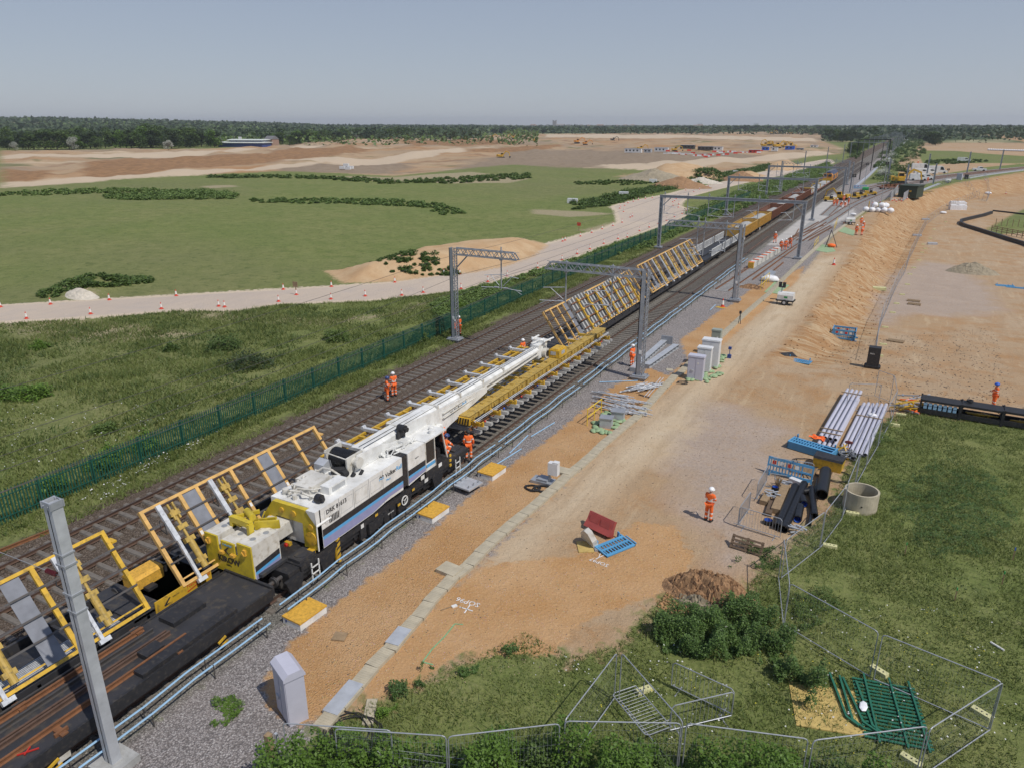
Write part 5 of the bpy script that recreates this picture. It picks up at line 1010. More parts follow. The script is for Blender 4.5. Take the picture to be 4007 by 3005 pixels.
def sheet(poly,lab,mm,nm='ground_sheet',cat='sheet',z=.02):
    W=[at(*q) for q in poly]; m=MB(); n_=len(W); m.add([w+Vector((0,0,z+.02)) for w in W]+[w+Vector((0,0,-.05)) for w in W],[tuple(range(n_))]+[(i,n_+i,n_+(i+1)%n_,(i+1)%n_) for i in range(n_)]); tag(m.build(nm,M[mm],fix=True),lab,cat)
sheet([(2990,1145),(3030,1105),(3090,1118),(3045,1152)],'green matting around the pit left of the white lighting set','green_sheet')
sheet([(3180,980),(3215,958),(3255,965),(3270,985),(3235,990)],'green matting near the tripod with the orange drum','green_sheet'); sheet([(3275,905),(3300,888),(3345,905),(3340,925)],'green matting under the pit beside three workers','green_sheet')
def pit(p,w,d,h,lab,rz=0):
    t=thing('pit_chamber',lab,'pit chamber',at(*p),rz,'grey pit chambers on sandbags'); b=MB(); b.bb((-w/2,-d/2,0),(w/2,d/2,h)); b.build('body',M['galv_light'],t); b=MB(); b.bb((-w/2-.05,-d/2-.05,h),(w/2+.05,d/2+.05,h+.05)); b.build('lid',M['galv'],t)
pit((2372,1668),.75,.62,.62,'nearer grey pit chamber on the green sandbags',R(10)); pit((2418,1640),.8,.7,.6,'farther grey pit chamber on the green sandbags',R(10))
# yellow handrails
def handrail(p,q,lab,h=1.1,n=3):
    a,b_=at(*p),at(*q); t=thing('handrail',lab,'handrail',a); d=b_-a
    b=MB(); 
    for k in range(n): e=d*k/(n-1); b.tube(e,e+Vector((0,0,h)),.03)
    for z in(h,h*.52): b.tube(Vector((0,0,z)),d+Vector((0,0,z)),.03)
    b.build('rail_frame',M['handrail_yellow'],t)
handrail((2297,1665),(2352,1622),'yellow tube handrail beside the green sandbags'); handrail((2976,1137),(3007,1110),'yellow handrail beside the white bag near the second lattice mast',1.3,4); handrail((3184,978),(3200,956),'small yellow handrail beyond the second lattice mast',1.2); handrail((3262,910),(3273,884),'farthest yellow handrail by the trough',1.4)
# boxes with yellow lids
def ybox(p,lab,w=.95,d=1.35,rz=R(-4)):
    t=thing('lidded_box',lab,'lidded box',at(*p),rz,'white boxes with yellow lids in the gravel'); b=MB(); b.bb((-w/2,-d/2,0),(w/2,d/2,.28)); b.build('body',M['white_paint'],t); b=MB(); b.bb((-w/2-.02,-d/2-.02,.28),(w/2+.02,d/2+.02,.34)); b.build('lid',M['orange_top'],t); b=MB(); b.bb((-w/2+.15,-d/2-.012,.12),(-w/2+.22,-d/2-.001,.22)); b.build('latch',M['screen_blue'],t)
ybox((1195,2415),'nearest white box with scuffed yellow lid'); ybox((1695,2015),'middle white box with yellow lid beside the crane'); ybox((1925,1855),'farthest white box with yellow lid, past a concrete base')
# bolted concrete base
def base(p,lab,w=1.15):
    t=thing('mast_base',lab,'mast base',at(*p),R(-8),'steel topped foundations waiting for masts'); b=MB(); b.tube((0,0,-.1),(0,0,.3),.32,0,16); b.build('footing',M['dark_steel'],t); b=MB(); b.bb((-w/2,-w/2,.3),(w/2,w/2,.38)); b.build('plate',M['galv_light'],t)
    for x in(-.4,.4):
        for y in(-.4,0,.4): b=MB(); b.tube((x,y,.38),(x,y,.52),.035,0,8); b.build('bolt',M['galv'],t)
base((1830,1915),'pale bolted steel base plate between two yellow lidded boxes')
# white junction box with coil
t=thing('junction_box','white box on a steel stand with a thick black cable coiled at its foot','junction box',at(2158,1893)); b=MB(); b.bb((-.15,-.1,.02),(-.05,0,1.2)); b.bb((-1.1,-.35,0),(.1,.35,.16)); b.bb((-.75,-.3,.16),(-.15,.3,.28)); b.build('stand',M['galv'],t); b=MB(); b.bb((-.15,-.2,.62),(.4,.12,1.3)); b.bb((.12,-.19,1.3),(.42,.1,1.38)); b.build('box',M['cabinet_white'],t)
def coil(c,r,n,lab,rr=.03,cat='cable'):
    m=MB(); pts=[]; 
    for k in range(n*16): a=k/16*2*math.pi; q=r*(1+.22*math.sin(k*.37)+.1*math.sin(k*1.1)); pts.append((q*math.cos(a)+.2*math.sin(k*.06),q*.8*math.sin(a),.03+.05*(k/16)/n+.03*abs(math.sin(k*.5))))
    m.path(pts,rr,0,5); tag(m.build('cable_coil',M['rubber'],None,c),lab,cat)
coil(at(2115,1915),.42,3,'thick black cable coiled beside the white junction box',.04); coil(at(2075,1912),.38,2,'loose loop of black cable left of the white junction box',.04); coil(at(1385,2870),.75,5,'big messy coil of thin black cable behind the wire fence',.02); coil(at(2665,1500),.35,3,'small black cable loop beside the trough bend',.02)
# steel beams lying by the first mast
def ibeam(p,q,lab):
    a,b_=at(*p),at(*q); t=thing('steel_beam',lab,'steel beam',a,0,'galvanised beams by the first mast'); d=b_-a; u=Vector((0,0,1)); m=MB(); m.beam(Vector((0,0,.32)),d+Vector((0,0,.32)),.5,.04); m.beam(Vector((0,0,.02)),d+Vector((0,0,.02)),.5,.04); m.beam(Vector((0,0,.17)),d+Vector((0,0,.17)),.03,.3)
    m.build('flanges',M['galv_light'],t); m=MB(); L=d.length; n_=int(L/.7)
    for k in range(n_+1): e=d*k/n_; m.beam(e+Vector((0,0,.17))-d.normalized()*.02,e+Vector((0,0,.17))+d.normalized()*.02,.46,.28)
    m.build('stiffener_plates',M['galv'],t); return t
ibeam((2475,1455),(2610,1335),'longer galvanised beam leaning at the mast foot, left of the pair'); ibeam((2530,1442),(2645,1362),'nearer galvanised beam of the pair with open stiffener plates')
t=thing('steel_plate','upright grey end plate behind the pair of beams','plate',at(2605,1345)); m=MB(); m.bb((-.4,-.1,0),(.6,.0,.7)); m.build('plate',M['galv'],t)
# heaps of cantilever parts: each cantilever tube assembly is an object
def cantilever(p,ang,L,lab,grp):
    t=thing('cantilever_arm',lab,'cantilever arm',at(*p)+Vector((0,0,.06+random.random()*.12)),ang,grp); m=MB(); m.tube((-L/2,0,.03),(L/2,0,.03+random.random()*.1),.032,0,6); m.tube((-L/2,.05,.05),(L/2-.5,-.22,.1),.022,0,6); m.tube((-L*.2,-.1,.08),(L*.3,.2,.05),.02,0,6); m.build('tube',M['silver'],t); m=MB()
    for k in range(7): m.tube((-L/2+.15+k*.07,0,.03),(-L/2+.19+k*.07,0,.03),.07,0,8)
    m.build('insulator',M['galv'],t); m=MB(); m.bb((-.1,-.06,0),(.06,.06,.12)); m.bb((L*.3,-.05,0),(L*.3+.12,.07,.12)); m.build('clamp',M['galv_light'],t)
for k in range(9): cantilever((2470+k*11,1530-(k%3)*7),R(62+random.uniform(-8,8)),2.0,'galvanised cantilever arm in the heap nearest the first mast foot','cantilever arms heaped by the first mast foot')
for k in range(17): cantilever((2385+(k%5)*24,1612-(k//5)*20+(k%5)*1),R(-7+random.uniform(-9,9)),2.7,'galvanised cantilever arm in the long heap above the green sandbags','cantilever arms stacked above the sandbags')
m=MB(); a,b_=at(2520,1555),at(2585,1480); m.tube(a+Vector((0,0,.05)),b_+Vector((0,0,.05)),.03); m.tube(a+Vector((.2,.05,.05)),b_+Vector((.2,.05,.05)),.03); tag(m.build('conduit_pair',M['silver']),'two parallel grey tubes lying on sand by the trough','tubes')
for i,(p,q) in enumerate([((2545,1500),(2605,1506)),((2500,1545),(2560,1563)),((2380,1610),(2495,1625))]): m=MB(); m.beam(at(*p)+Vector((0,0,.04)),at(*q)+Vector((0,0,.04)),.1,.08); tag(m.build('timber_bearer',M['wood_dark']),['dark timber under the heap by the first mast foot','dark timber sticking out of the heap toward the trough','dark timber under the long heap of cantilever arms'][i],'timber')
# barriers
def ped_barrier(p,rz,lab,flat=False,tilt=0,L=2.0,z=0,grp=None):
    """plastic chapter-8 barrier: frame with slots, lying or standing"""
    t=thing('plastic_barrier',lab,'barrier',at(*p)+Vector((0,0,z)),rz,grp); t.rotation_euler=(tilt if not flat else R(90)+tilt,0,rz); m=MB(); h=1.0
    for zz,hh in((.1,.14),(.48,.1),(h-.14,.14)): m.bb((-L/2,-.03,zz),(L/2,.03,zz+hh))
    for x in(-L/2,L/2-.08): m.bb((x,-.031,.0),(x+.08,.031,h))
    for k in range(11): m.bb((-L/2+.14+k*.165,-.02,.2),(-L/2+.2+k*.165,.02,h-.1))
    m.build('panel',M['barrier_blue'],t); m=MB()
    for x in(-L/2+.2,L/2-.2): m.bb((x-.03,-.22,-.03),(x+.03,.22,.1))
    m.build('feet',M['barrier_blue'],t)
    if not flat: m=MB(); [m.bb((-L/2+.25+k*.4,-.036,.62),(-L/2+.45+k*.4,-.033,.82),k%2) for k in range(4)]; m.build('reflector',[M['red'],M['reflect']],t)
    return t
ped_barrier((2375,2120),R(62),'blue slotted barrier lying flat beside the red and white ones',True,R(4),1.7,.12)
t=thing('water_barrier','dull red plastic water barrier tipped beside a white one','barrier',at(2340,2085)+Vector((0,0,.1)),R(-18)); t.rotation_euler=(R(-28),0,R(-18)); m=MB(); m.prism([(-.22,0),(.22,0),(.1,.35),(.08,.75),(-.08,.75),(-.1,.35)],-.75,.75,'x'); m.build('shell',M['barrier_red'],t); m=MB(); m.bb((-.6,-.13,.3),(-.05,-.1,.6)); m.bb((.05,-.13,.3),(.6,-.1,.6)); m.build('recess',M['barrier_red'],t)
t=thing('water_barrier','off white plastic water barrier standing on end beside the red one','barrier',at(2308,2125)+Vector((0,0,.05)),R(50)); t.rotation_euler=(R(15),R(-22),R(60)); m=MB(); m.prism([(-.45,0),(-.2,0),(-.1,.15),(.1,.15),(.2,0),(.45,0),(.4,.55),(.12,.95),(-.12,.95),(-.4,.55)],-.13,.13,'x'); m.build('shell',M['white_dirty'],t)
slab((2290,2140),(.7,.9,.05),R(30),'ochre board under the tipped barriers','ply'); slab((2338,2150),(.3,.3,.1),R(30),'small dark block beside the blue barrier','galv')
# enclosure of blue barriers, others
q=at(3300,1325); 
for dx,dy,rz,l_ in((0,-.7,0,'front'),(0,.7,0,'back'),(-1,0,90,'left'),(1,0,90,'right')):
    o=ped_barrier((3300,1325),R(rz),'standing blue barrier with red squares, %s side of the little pen on the slope foot'%l_,False,0,1.9,0,'blue barriers forming a small pen'); o.location.x+=dx; o.location.y+=dy
ped_barrier((3130,1408),R(-8),'blue barrier lying at the foot of the slope, left of a dark sheet',True,0,2.0,.05)
sheet([(3050,1383),(3100,1380),(3120,1398),(3070,1394)],'dark sheet on the ground beside a fallen blue barrier','black_film')
for k in range(6): ped_barrier((3190+0*k,1758),R(-16),'blue barrier in the flat stack under the orange jacket, layer %s from the ground'%['one','two','three','four','five','six'][k],True,R(0),2.6,.08+k*.075,'stack of blue barriers by the grey pipes')
ped_barrier((3930,1118),R(5),'farther blue barrier lying at the right edge of the lower yard',True,R(5),2.2,.1); ped_barrier((3975,1125),R(-6),'nearer blue barrier lying at the right edge of the lower yard',True,0,2.2,.05)
o=ped_barrier((3085,1872),R(-8),'blue slotted barrier on edge behind the black pipes',False,R(-8),2.4)
# orange jacket lying on the stack
m=MB(); W=[]; 
for i in range(9):
    for j in range(7): u,v=i/8-.5,j/6-.5; W.append((u*.9,v*.6,.03+.05*math.sin(i*1.3+j)+.04*math.cos(j*1.9)))
Fx=[(i*7+j,(i+1)*7+j,(i+1)*7+j+1,i*7+j+1) for i in range(8) for j in range(6) if not(i in(0,7) and j in(0,5))]
m.add(W,Fx); m.add([(a,b_,c_-.02) for a,b_,c_ in W],[f[::-1] for f in Fx]); tag(m.build('hivis_jacket',M['hivis'],None,at(3192,1750)+Vector((0,0,.62)),R(-10)),'orange jacket lying on the stack of blue barriers','jacket')
# grey pipe bundle
A0,A1=at(3225,1750),at(3330,1560); dv=(A1-A0).normalized(); px_=Vector((dv.y,-dv.x,0)); Lp=(A1-A0).length
def gpipe(off,z,s0,s1,lab,r=.11):
    t=thing('duct_pipe',lab,'pipe',A0+px_*off+Vector((0,0,z+r)),0,'grey duct pipes in two racks'); m=MB(); m.hollow(dv*s0,dv*s1,r,.015,0,12,1); m.build('tube',[M['cabinet_grey'],M['black']],t); m=MB(); e=dv*(s1-1.0); m.tube(e,e+dv*.3,r+.012,0,12); m.build('socket',M['cabinet_grey'],t)
for k in range(4): gpipe(-.35+k*.28,.35,.4,Lp+.5,'grey pipe of the raised left rack, number %s from the left'%['one','two','three','four'][k])
for k in range(4): gpipe(-.35+k*.28,.0,-.1,Lp-.2,'grey pipe lying under the raised left rack, number %s from the left'%['one','two','three','four'][k])
for k in range(6): gpipe(.95+k*.26,.05+(k%2)*.04,-.8+.1*k,Lp-1.+.1*k,'grey pipe of the right rack, number %s from the left'%['one','two','three','four','five','six'][k])
for s_,o0,o1,z in((.9,-.6,.7,.6),(Lp-.6,-.6,.7,.6),(Lp*.6,.8,2.4,.32),(1.6,-.6,.7,.6)): m=MB(); m.beam(A0+dv*s_+px_*o0+Vector((0,0,z)),A0+dv*s_+px_*o1+Vector((0,0,z)),.07,.05); tag(m.build('timber_batten',M['wood']),['timber batten over the raised grey pipes, at their open mouths','timber batten at the far end of the raised grey pipes','timber batten across the right rack of grey pipes','second timber batten just behind the open pipe mouths'][[.9,Lp-.6,Lp*.6,1.6].index(s_)],'timber')
# yellow skip box, pallet, tangle
t=thing('grit_box','yellow box with dark lid between the blue stack and black pipes','box',at(3240,1830),R(-7)); m=MB(); m.box((0,0,.3),(1.45,.75,.6),0,None,1.05,1.1); m.build('body',M['yellow'],t); m=MB(); m.prism([(-.42,.6),(.42,.6),(.36,.72),(-.36,.72)],-.76,.76,'x'); m.build('lid',M['black'],t)
def pallet(p,rz,lab,w=1.2,d=1.0,n=7,mm='wood',tilt=0,z=0):
    t=thing('wooden_pallet',lab,'pallet',at(*p)+Vector((0,0,z)),rz); t.rotation_euler=(tilt,0,rz); m=MB()
    for k in range(n): m.bb((-w/2,-d/2+k*d/(n-.3),.11),(w/2,-d/2+k*d/(n-.3)+.09,.132))
    m.build('top_boards',M[mm],t)
    for x in(-w/2,-.05,w/2-.1): m=MB(); m.bb((x,-d/2,0),(x+.1,d/2,.109)); m.build('bearer',M[mm],t)
pallet((3145,1845),R(-8),'pale wooden pallet behind the blue slotted barrier'); pallet((2920,2150),R(-6),'broken pallet with reddish boards tipped up below the crowd barriers',1.4,.8,5,'wood_dark',R(50),.15)
pallet((3575,1180),R(-4),'pallet behind another in the lower yard beside the fence',1.4,1.0); pallet((3577,1193),R(-4),'front pallet in the lower yard beside the fence',1.4,1.0); pallet((3505,1338),R(-8),'pale pallet upside down near the black generator',1.4,.8)
slab((3340,1745),(.1,.1,.1),0,'x') if 0 else None
# yellow trestle and cables near pipes
t=thing('trestle','yellow folding trestle tangled with cables at the pipe ends','trestle',at(3285,1785)); m=MB(); m.beam((-.6,-.3,0),(.3,.2,.75),.06,.06); m.beam((.5,-.3,0),(.1,.2,.75),.06,.06); m.beam((-.4,-.3,.1),(.5,-.3,.1),.05,.05); m.beam((-.2,.2,.5),(.4,.2,.5),.05,.05); m.build('frame',M['yellow'],t); m=MB()
for k in range(14): m.path([(random.uniform(-.2,.9),random.uniform(-.5,.6),random.uniform(.02,.5)) for _ in range(5)],random.uniform(.012,.025))
m.build('cables',M['galv'],t); m=MB()
for k in range(9): m.path([(random.uniform(-.2,.9),random.uniform(-.5,.6),random.uniform(.02,.4)) for _ in range(5)],.02)
m.build('black_cables',M['rubber'],t); m=MB(); m.tube((.35,.5,.75),(.35,.52,.77),.22,0,16); m.tube((.35,.5,0),(.35,.5,.75),.03); m.build('round_sign',M['barrier_red'],t)
coil(at(3150,1815),.7,2,'loose yellow brown hose loops around the pallet',.02); coil(at(3250,1865),.9,2,'loose hose loops in front of the yellow box',.018)
# black pipes etc
def bpipe(p,q,r,lab,blue=True,corr=False,z=0):
    a,b_=at(*p),at(*q); t=thing('drainage_pipe',lab,'pipe',a+Vector((0,0,r+z)),0,'black drainage pipes in the pen'); d=(b_-a); m=MB(); m.hollow(Vector((0,0,0)),d,r,.04,0,20,1); m.build('tube',[M['plastic_black'],M['plastic_blue' if blue else 'plastic_black']],t)
    m=MB(); n_=max(3,int(d.length/(.09 if corr else .3)))
    for k in range(n_): e=d*((k+.3)/n_); m.tube(e,e+d.normalized()*.03,r+.012,0,20,cap=False)
    m.build('ribs',M['plastic_black'],t)
bpipe((3040,2075),(3110,1915),.2,'long black pipe on the left of the pen',False); bpipe((3065,2085),(3145,1905),.2,'long black pipe second from left in the pen',False); bpipe((3212,1955),(3228,1862),.3,'fat short black pipe with open mouth at the back right',False); bpipe((3186,2030),(3172,1920),.17,'slim black pipe beside the fat one',False); bpipe((3165,2060),(3200,1880),.1,'thin black pipe lying deepest in the pen',False)
bpipe((3118,2045),(3128,1995),.2,'stubby black pipe with blue lining facing the camera'); bpipe((3143,1985),(3136,1960),.2,'black pipe elbow with blue lining'); bpipe((3160,1930),(3130,1935),.17,'short black ribbed pipe with blue end',True,True)
for p,r,h,l_ in(((3030,1930),.17,.4,'upright ribbed black pipe stub holding brown sticks'),((3004,2048),.21,.22,'black and blue ring lying near the crowd barrier')):
    t=thing('pipe_stub',l_,'pipe stub',at(*p)); m=MB(); m.hollow((0,0,0),(0,0,h),r,.03,0,20,1); m.build('tube',[M['plastic_black'],M['plastic_blue']],t); m=MB()
    for k in range(int(h/.06)): m.tube((0,0,k*.06),(0,0,k*.06+.03),r+.012,0,20,cap=False)
    m.build('ribs',M['plastic_black'],t)
t=thing('stick_bundle','bundle of brown stakes standing behind the upright pipe stub','stakes',at(3043,1912)); m=MB()
for k in range(12): m.tube((random.uniform(-.08,.08),random.uniform(-.08,.08),0),(random.uniform(-.22,.22),random.uniform(-.2,.2),random.uniform(.5,.75)),.018)
m.build('stakes',M['wood'],t)
def plank(p,q,lab,w=.3,h=.12,mm='wood',z=0):
    m=MB(); m.beam(at(*p)+Vector((0,0,h/2+z)),at(*q)+Vector((0,0,h/2+z)),w,h); tag(m.build('timber',M[mm]),lab,'timber','old timbers in the pen')
plank((3032,2010),(3072,1915),'thick old timber baulk beside the black pipes',.42,.3); plank((2985,1975),(3010,1935),'short old timber left in the pen',.35,.25); plank((3005,2020),(3020,1970),'dark timber under the grey brackets',.3,.2,'wood_dark'); plank((3098,2055),(3105,1985),'narrow pale batten between black pipes',.1,.08); plank((3090,1885),(3140,1905),'pale board behind the black pipes',.3,.3,'cabinet_white'); plank((3180,1885),(3105,1800),'long crossed plank from pallet to pipes',.12,.06); plank((3165,1905),(3120,1795),'second crossed plank from pallet to pipes',.12,.06)
for p,l_ in(((3018,1950),'grey metal bracket heap on the left timbers'),((3110,2085),'pale metal bracket heap at the pipe ends'),((3070,1905),'small white metal frame near the stakes')):
    t=thing('bracket_heap',l_,'brackets',at(*p)+Vector((0,0,.1))); m=MB()
    for k in range(9): m.box((random.uniform(-.3,.3),random.uniform(-.2,.2),.05+.03*k),(random.uniform(.2,.6),.08,.04),0,Matrix.Rotation(random.uniform(-.6,.9),3,'Z'))
    m.build('brackets',M['galv_light'],t)
# concrete ring
t=thing('manhole_ring','big pale concrete ring standing in the grass outside the mesh fence','concrete ring',at(3362,1985)); m=MB(); m.hollow((0,0,0),(0,0,1.0),.80,.09,0,40); m.build('ring',M['concrete'],t); m=MB(); m.sphere((-.3,.1,.2),.12); m.sphere((-.15,.0,.12),.1); m.build('litter',M['cabinet_white'],t); m=MB(); m.tube((.1,-.8,.45),(.1,-.815,.45),.04,0,12); m.build('hole',M['black'],t)
# stillages
for i in range(3):
    a=at(3672+i*124,1618+i*6); t=thing('steel_stillage',['black steel stillage with pale bundles, left of three','middle black open stillage with a tyre on its lid','right black open stillage at the picture edge'][i],'stillage',at(3672,1620)+Vector((i*2.32,.02*i,0)),R(-2),'black steel stillages in a row'); w,d,h=1.12,.55,1.0; m=MB()
    for x in(-w,w):
        for y in(-d,d): m.bb((x-.05,y-.05,0),(x+.05,y+.05,h+.08))
    for y in(-d,d): m.bb((-w,y-.03,.1),(w,y+.03,.42)); m.bb((-w,y-.03,h-.1),(w,y+.03,h))
    for x in(-w,w): m.bb((x-.03,-d,.1),(x+.03,d,.42)); m.bb((x-.03,-d,h-.1),(x+.03,d,h))
    m.bb((-w,-d,.1),(w,d,.14))
    if i: m.beam((-w,d,.42),(-.2,d,h),.03,.03); m.beam((w,d,.42),(.2,d,h),.03,.03)
    m.build('frame',M['black'],t); m=MB(); m.bb((-w,-d,h),(w,d,h+.03)); m.build('lid',M['black_film'],t); m=MB()
    for k in range(14): 
        if i==0: m.bb((-.95+(k%7)*.28,-d-.02,.45+(k//7)*.22),(-.75+(k%7)*.28,-d+.1,.62+(k//7)*.22))
        else: m.beam((random.uniform(-.9,.6),random.uniform(-.3,.3),.2+.02*k),(random.uniform(-.3,1.),random.uniform(-.3,.3),.25+.02*k),.05,.05)
    m.build('contents',M['pipe_blue' if i==0 else 'yellow'],t)
t=thing('tyre','black tyre lying on the middle stillage','tyre',at(3672,1620)+Vector((1.6,.2,1.1))); m=MB(); m.hollow((0,0,0),(0,0,.12),.2,.08,0,20); m.build('tyre',M['rubber'],t)
# heap of orange and yellow tackle
for k in range(16):
    col_=['galv','yellow','hivis','galv_light','yellow'][k%5]; m=MB(); L=random.uniform(.9,2.4); m.beam((-L/2,0,0),(L/2,0,random.uniform(-.1,.2)),.07,.07); m.beam((-L/4,-.12,.03),(-L/4,.14,.05),.1,.08); m.beam((L/4,-.15,.03),(L/4,.1,.05),.08,.1)
    tag(m.build('lifting_tackle',M[col_],None,at(3560+random.uniform(-28,32),1598+random.uniform(-16,18))+Vector((0,0,.1+.04*k)),random.uniform(-.6,.9)),'%s piece in the tackle heap left of the stillages'%{'galv':'grey steel','yellow':'yellow','hivis':'orange','galv_light':'pale steel'}[col_],'lifting tackle','pieces in the tackle heap by the stillages')
# generator / black tower by gate
t=thing('site_generator','black upright generator trolley inside the fence corner','generator',at(3412,1440)); m=MB(); m.bb((-.45,-.35,.25),(.45,.35,1.75)); m.bb((-.42,-.36,.6),(.42,-.351,1.6)); m.bb((-.55,-.45,.12),(.55,.45,.25)); m.build('body',M['black'],t); text('Hire',.18,M['white_paint'],t,(-.3,-.362,1.2),(1,0,0),(0,0,1)); m=MB(); m.tube((-.5,0,.15),(-.6,0,.15),.15,0,12); m.tube((.5,0,.15),(.6,0,.15),.15,0,12); m.build('wheel',M['rubber'],t)
# lighting tower sets
def light_tower(p,rz,lab,mast=0,colr='white_paint',sc=1.):
    t=thing('lighting_tower',lab,'lighting tower',at(*p),rz,'mobile lighting towers'); m=MB(); m.prism([(-.5,.55),(.5,.55),(.5,1.05),(.38,1.3),(-.38,1.3),(-.5,1.05)],-.8,.8,'x'); m.build('housing',M[colr],t); m=MB(); m.bb((-.9,-.55,.4),(.9,.55,.55)); m.beam((-1.6,0,.42),(-.8,0,.45),.08,.08); m.tube((-.75,-.5,.0),(-.75,-.5,.5),.04); m.tube((.8,-.5,0),(.8,-.5,.5),.04); m.build('chassis',M['black'],t)
    for y in(-.6,.6): m=MB(); m.tube((0,y-.08,.3),(0,y+.08,.3),.3,0,18); m.tube((0,y-.09,.3),(0,y+.09,.3),.15,1,12); m.build('wheel',[M['rubber'],M['galv_light']],t)
    m=MB(); h=1.3+(mast or .6); m.tube((-.5,0,1.2),(-.5,0,h),.06); m.build('mast',M['galv'],t); m=MB()
    for dx in(-.2,.2):
        for dz in(0,.3): m.box((-.5+dx,-.05,h+dz),(.3,.2,.26))
    m.build('lamp_head',M['black'],t); m=MB(); m.bb((-.1,-.506,.75),(.25,-.5,.95)); m.build('label',M['bright_green'],t)
light_tower((3072,1192),R(-4),'white lighting tower on wheels beside the trough, mast folded'); light_tower((3325,880),R(10),'white lighting tower with a tall mast behind the orange workers',7.5); light_tower((3452,822),R(-8),'green lighting tower with tall mast behind the white bags',8.5,'bright_green'); light_tower((3385,752),R(5),'green lighting tower near the yellow trolleys, tall mast',6,'bright_green'); light_tower((3708,718),R(5),'white lighting tower on the curve embankment',2.8)
# cones
def make_cone(p,lab,grp,sc=1.):
    global CONE
    if 'CONE' not in globals():
        CONE=thing('traffic_cone',lab,'traffic cone',at(*p),0,grp); m=MB(); m.bb((-.19,-.19,0),(.19,.19,.04)); m.build('base',M['cone_red'],CONE); m=MB(); m.tube((0,0,.04),(0,0,.75),.14,0,12,.03); m.build('body',M['cone_red'],CONE); m=MB(); m.tube((0,0,.22),(0,0,.58),.124,0,12,.066); m.build('sleeve',M['reflect'],CONE); CONE.scale=(sc,)*3; return CONE
    return dup(CONE,at(*p),0,lab,grp,sc)
g_='cones along the pale haul road'
cl_=[(0+2,1203),(198,1192),(428,1175),(690,1159),(879,1188+15),(355,1230),(632,1210),(104,1248),(856,1200),(1109,1116+18),(1090,1181),(1160,1155),(1297,1123),(1295,1172),(1545,1106),(1429,1160),(1572,1157),(1656,1146),(1737,1073),(1799,1062),(1804,1132),(1909,1104),(1985,1082),(2103,1050),(2199,1019),(2258,995),(2308,976),(2362,955),(2418,936),(2201,946),(2211,942),(2271,926),(2315,912),(2356,898),(2398,885),(2434,872),(2454,930),(2502,905),(2540,891),(2576,877),(2608,865),(2639,850),(2669,838),(2685,826),(2654,813),(2656,793+8),(2634,806),(2632,792),(2639,788),(2646,780),(2659,774),(2425,817),(2427,810),(2444,806),(2457,796),(2478,790),(2498,784),(2525,779),(2552,776),(2466,852),(2474,848),(2440,830),(2715,752),(2737,743),(2752,736),(2771,730),(2808,716),(2834,707),(2683,746)]
for i,p in enumerate(cl_):
    near=p[1]>1040
    make_cone(p,'red and white cone on the near left part of the haul road' if p[0]<1300 and p[1]>1140 else 'red and white cone near the sandy mound' if p[0]<2150 and p[1]>1040 else 'red and white cone at the wide bend of the haul road' if p[1]<870 and p[0]<2600 else 'tiny cone on the far stretch of haul road' if p[1]<870 else 'red and white cone between mound and the bend of the haul road',g_,.95)
make_cone((3262,1038),'lone red and white cone in the middle of the hardstanding','cones in the yard',1.3); make_cone((2827,1202),'cone on a yellow board beside the second lattice mast','cones in the yard',1.2)
slab((2820,1204),(.9,.7,.03),R(-20),'yellow board under the cone by the second lattice mast','yellow')
for i,p in enumerate([(3445,793),(3492,787),(3500,785),(3507,790),(3518,786),(3527,790),(3548,790),(3400,756),(3848,745),(3894,740),(3936,760)]): make_cone(p,'small cone near the dark kiosk and embankment edge','cones by the kiosk',1.1)
# tripod
t=thing('survey_tripod','tall dark tripod with an orange drum under it','tripod',at(3245,968)); m=MB()
for a in(0,2.1,4.2): m.tube((1.1*math.cos(a),1.1*math.sin(a),0),(0,0,2.6),.05)
m.build('legs',M['dark_steel'],t); m=MB(); m.sphere((.3,-.2,.3),(.65,.5,.3)); m.build('drum',M['hivis'],t,smooth=True)
t=thing('post_stand','thin black instrument stand on the sand by the trough','stand',at(2893,1268)); m=MB(); m.tube((-.1,0,0),(0,0,1.),.03); m.tube((.1,0,0),(0,0,1.),.03); m.bb((-.1,-.1,1.),(.1,.1,1.25)); m.build('legs',M['black'],t)
t=thing('blue_stand','small blue and white stand by the slim cabinet','stand',at(2853,1402)); m=MB(); m.tube((0,0,0),(0,0,.9),.03); m.bb((-.15,-.1,0),(.15,.1,.3)); m.bb((-.12,-.1,.75),(.12,.1,.95)); m.build('stand',M['screen_blue'],t)
# bulk bags
for i,(dx,dy,dz) in enumerate([(-2.4,0,0),(-1.2,-.2,0),(0,.2,0),(1.2,0,0),(2.4,-.2,0),(-.8,.3,1.0),(.6,.3,1.0),(1.3,.9,.9)]):
    m=MB(); m.sphere((0,0,.5),(.72,.68,.58),0,16,10); me=m.mesh('bulk_bag',True)
    for v in me.vertices: q=v.co-Vector((0,0,.5)); e=max(abs(q.x)/.72,abs(q.y)/.68,.01); u=math.hypot(q.x/.72,q.y/.68); v.co=Vector((q.x*(.62+.3*u/e),q.y*(.62+.3*u/e),.5+q.z+.07*math.sin(q.x*14+i)*math.cos(q.y*11)))+Vector((random.uniform(-1,1),random.uniform(-1,1),random.uniform(-1,1)))*.035
    tag(link('bulk_bag',me,M['bag_white'],None,at(3435,832)+Vector((dx,dy,dz)),i),'white bulk bag in the heap by the green lighting tower, '+('upper layer' if dz else 'ground layer')+[' far left',' left',' middle',' right',' far right',' left',' middle',' right'][i],'bulk bag','white bulk bags in a heap')
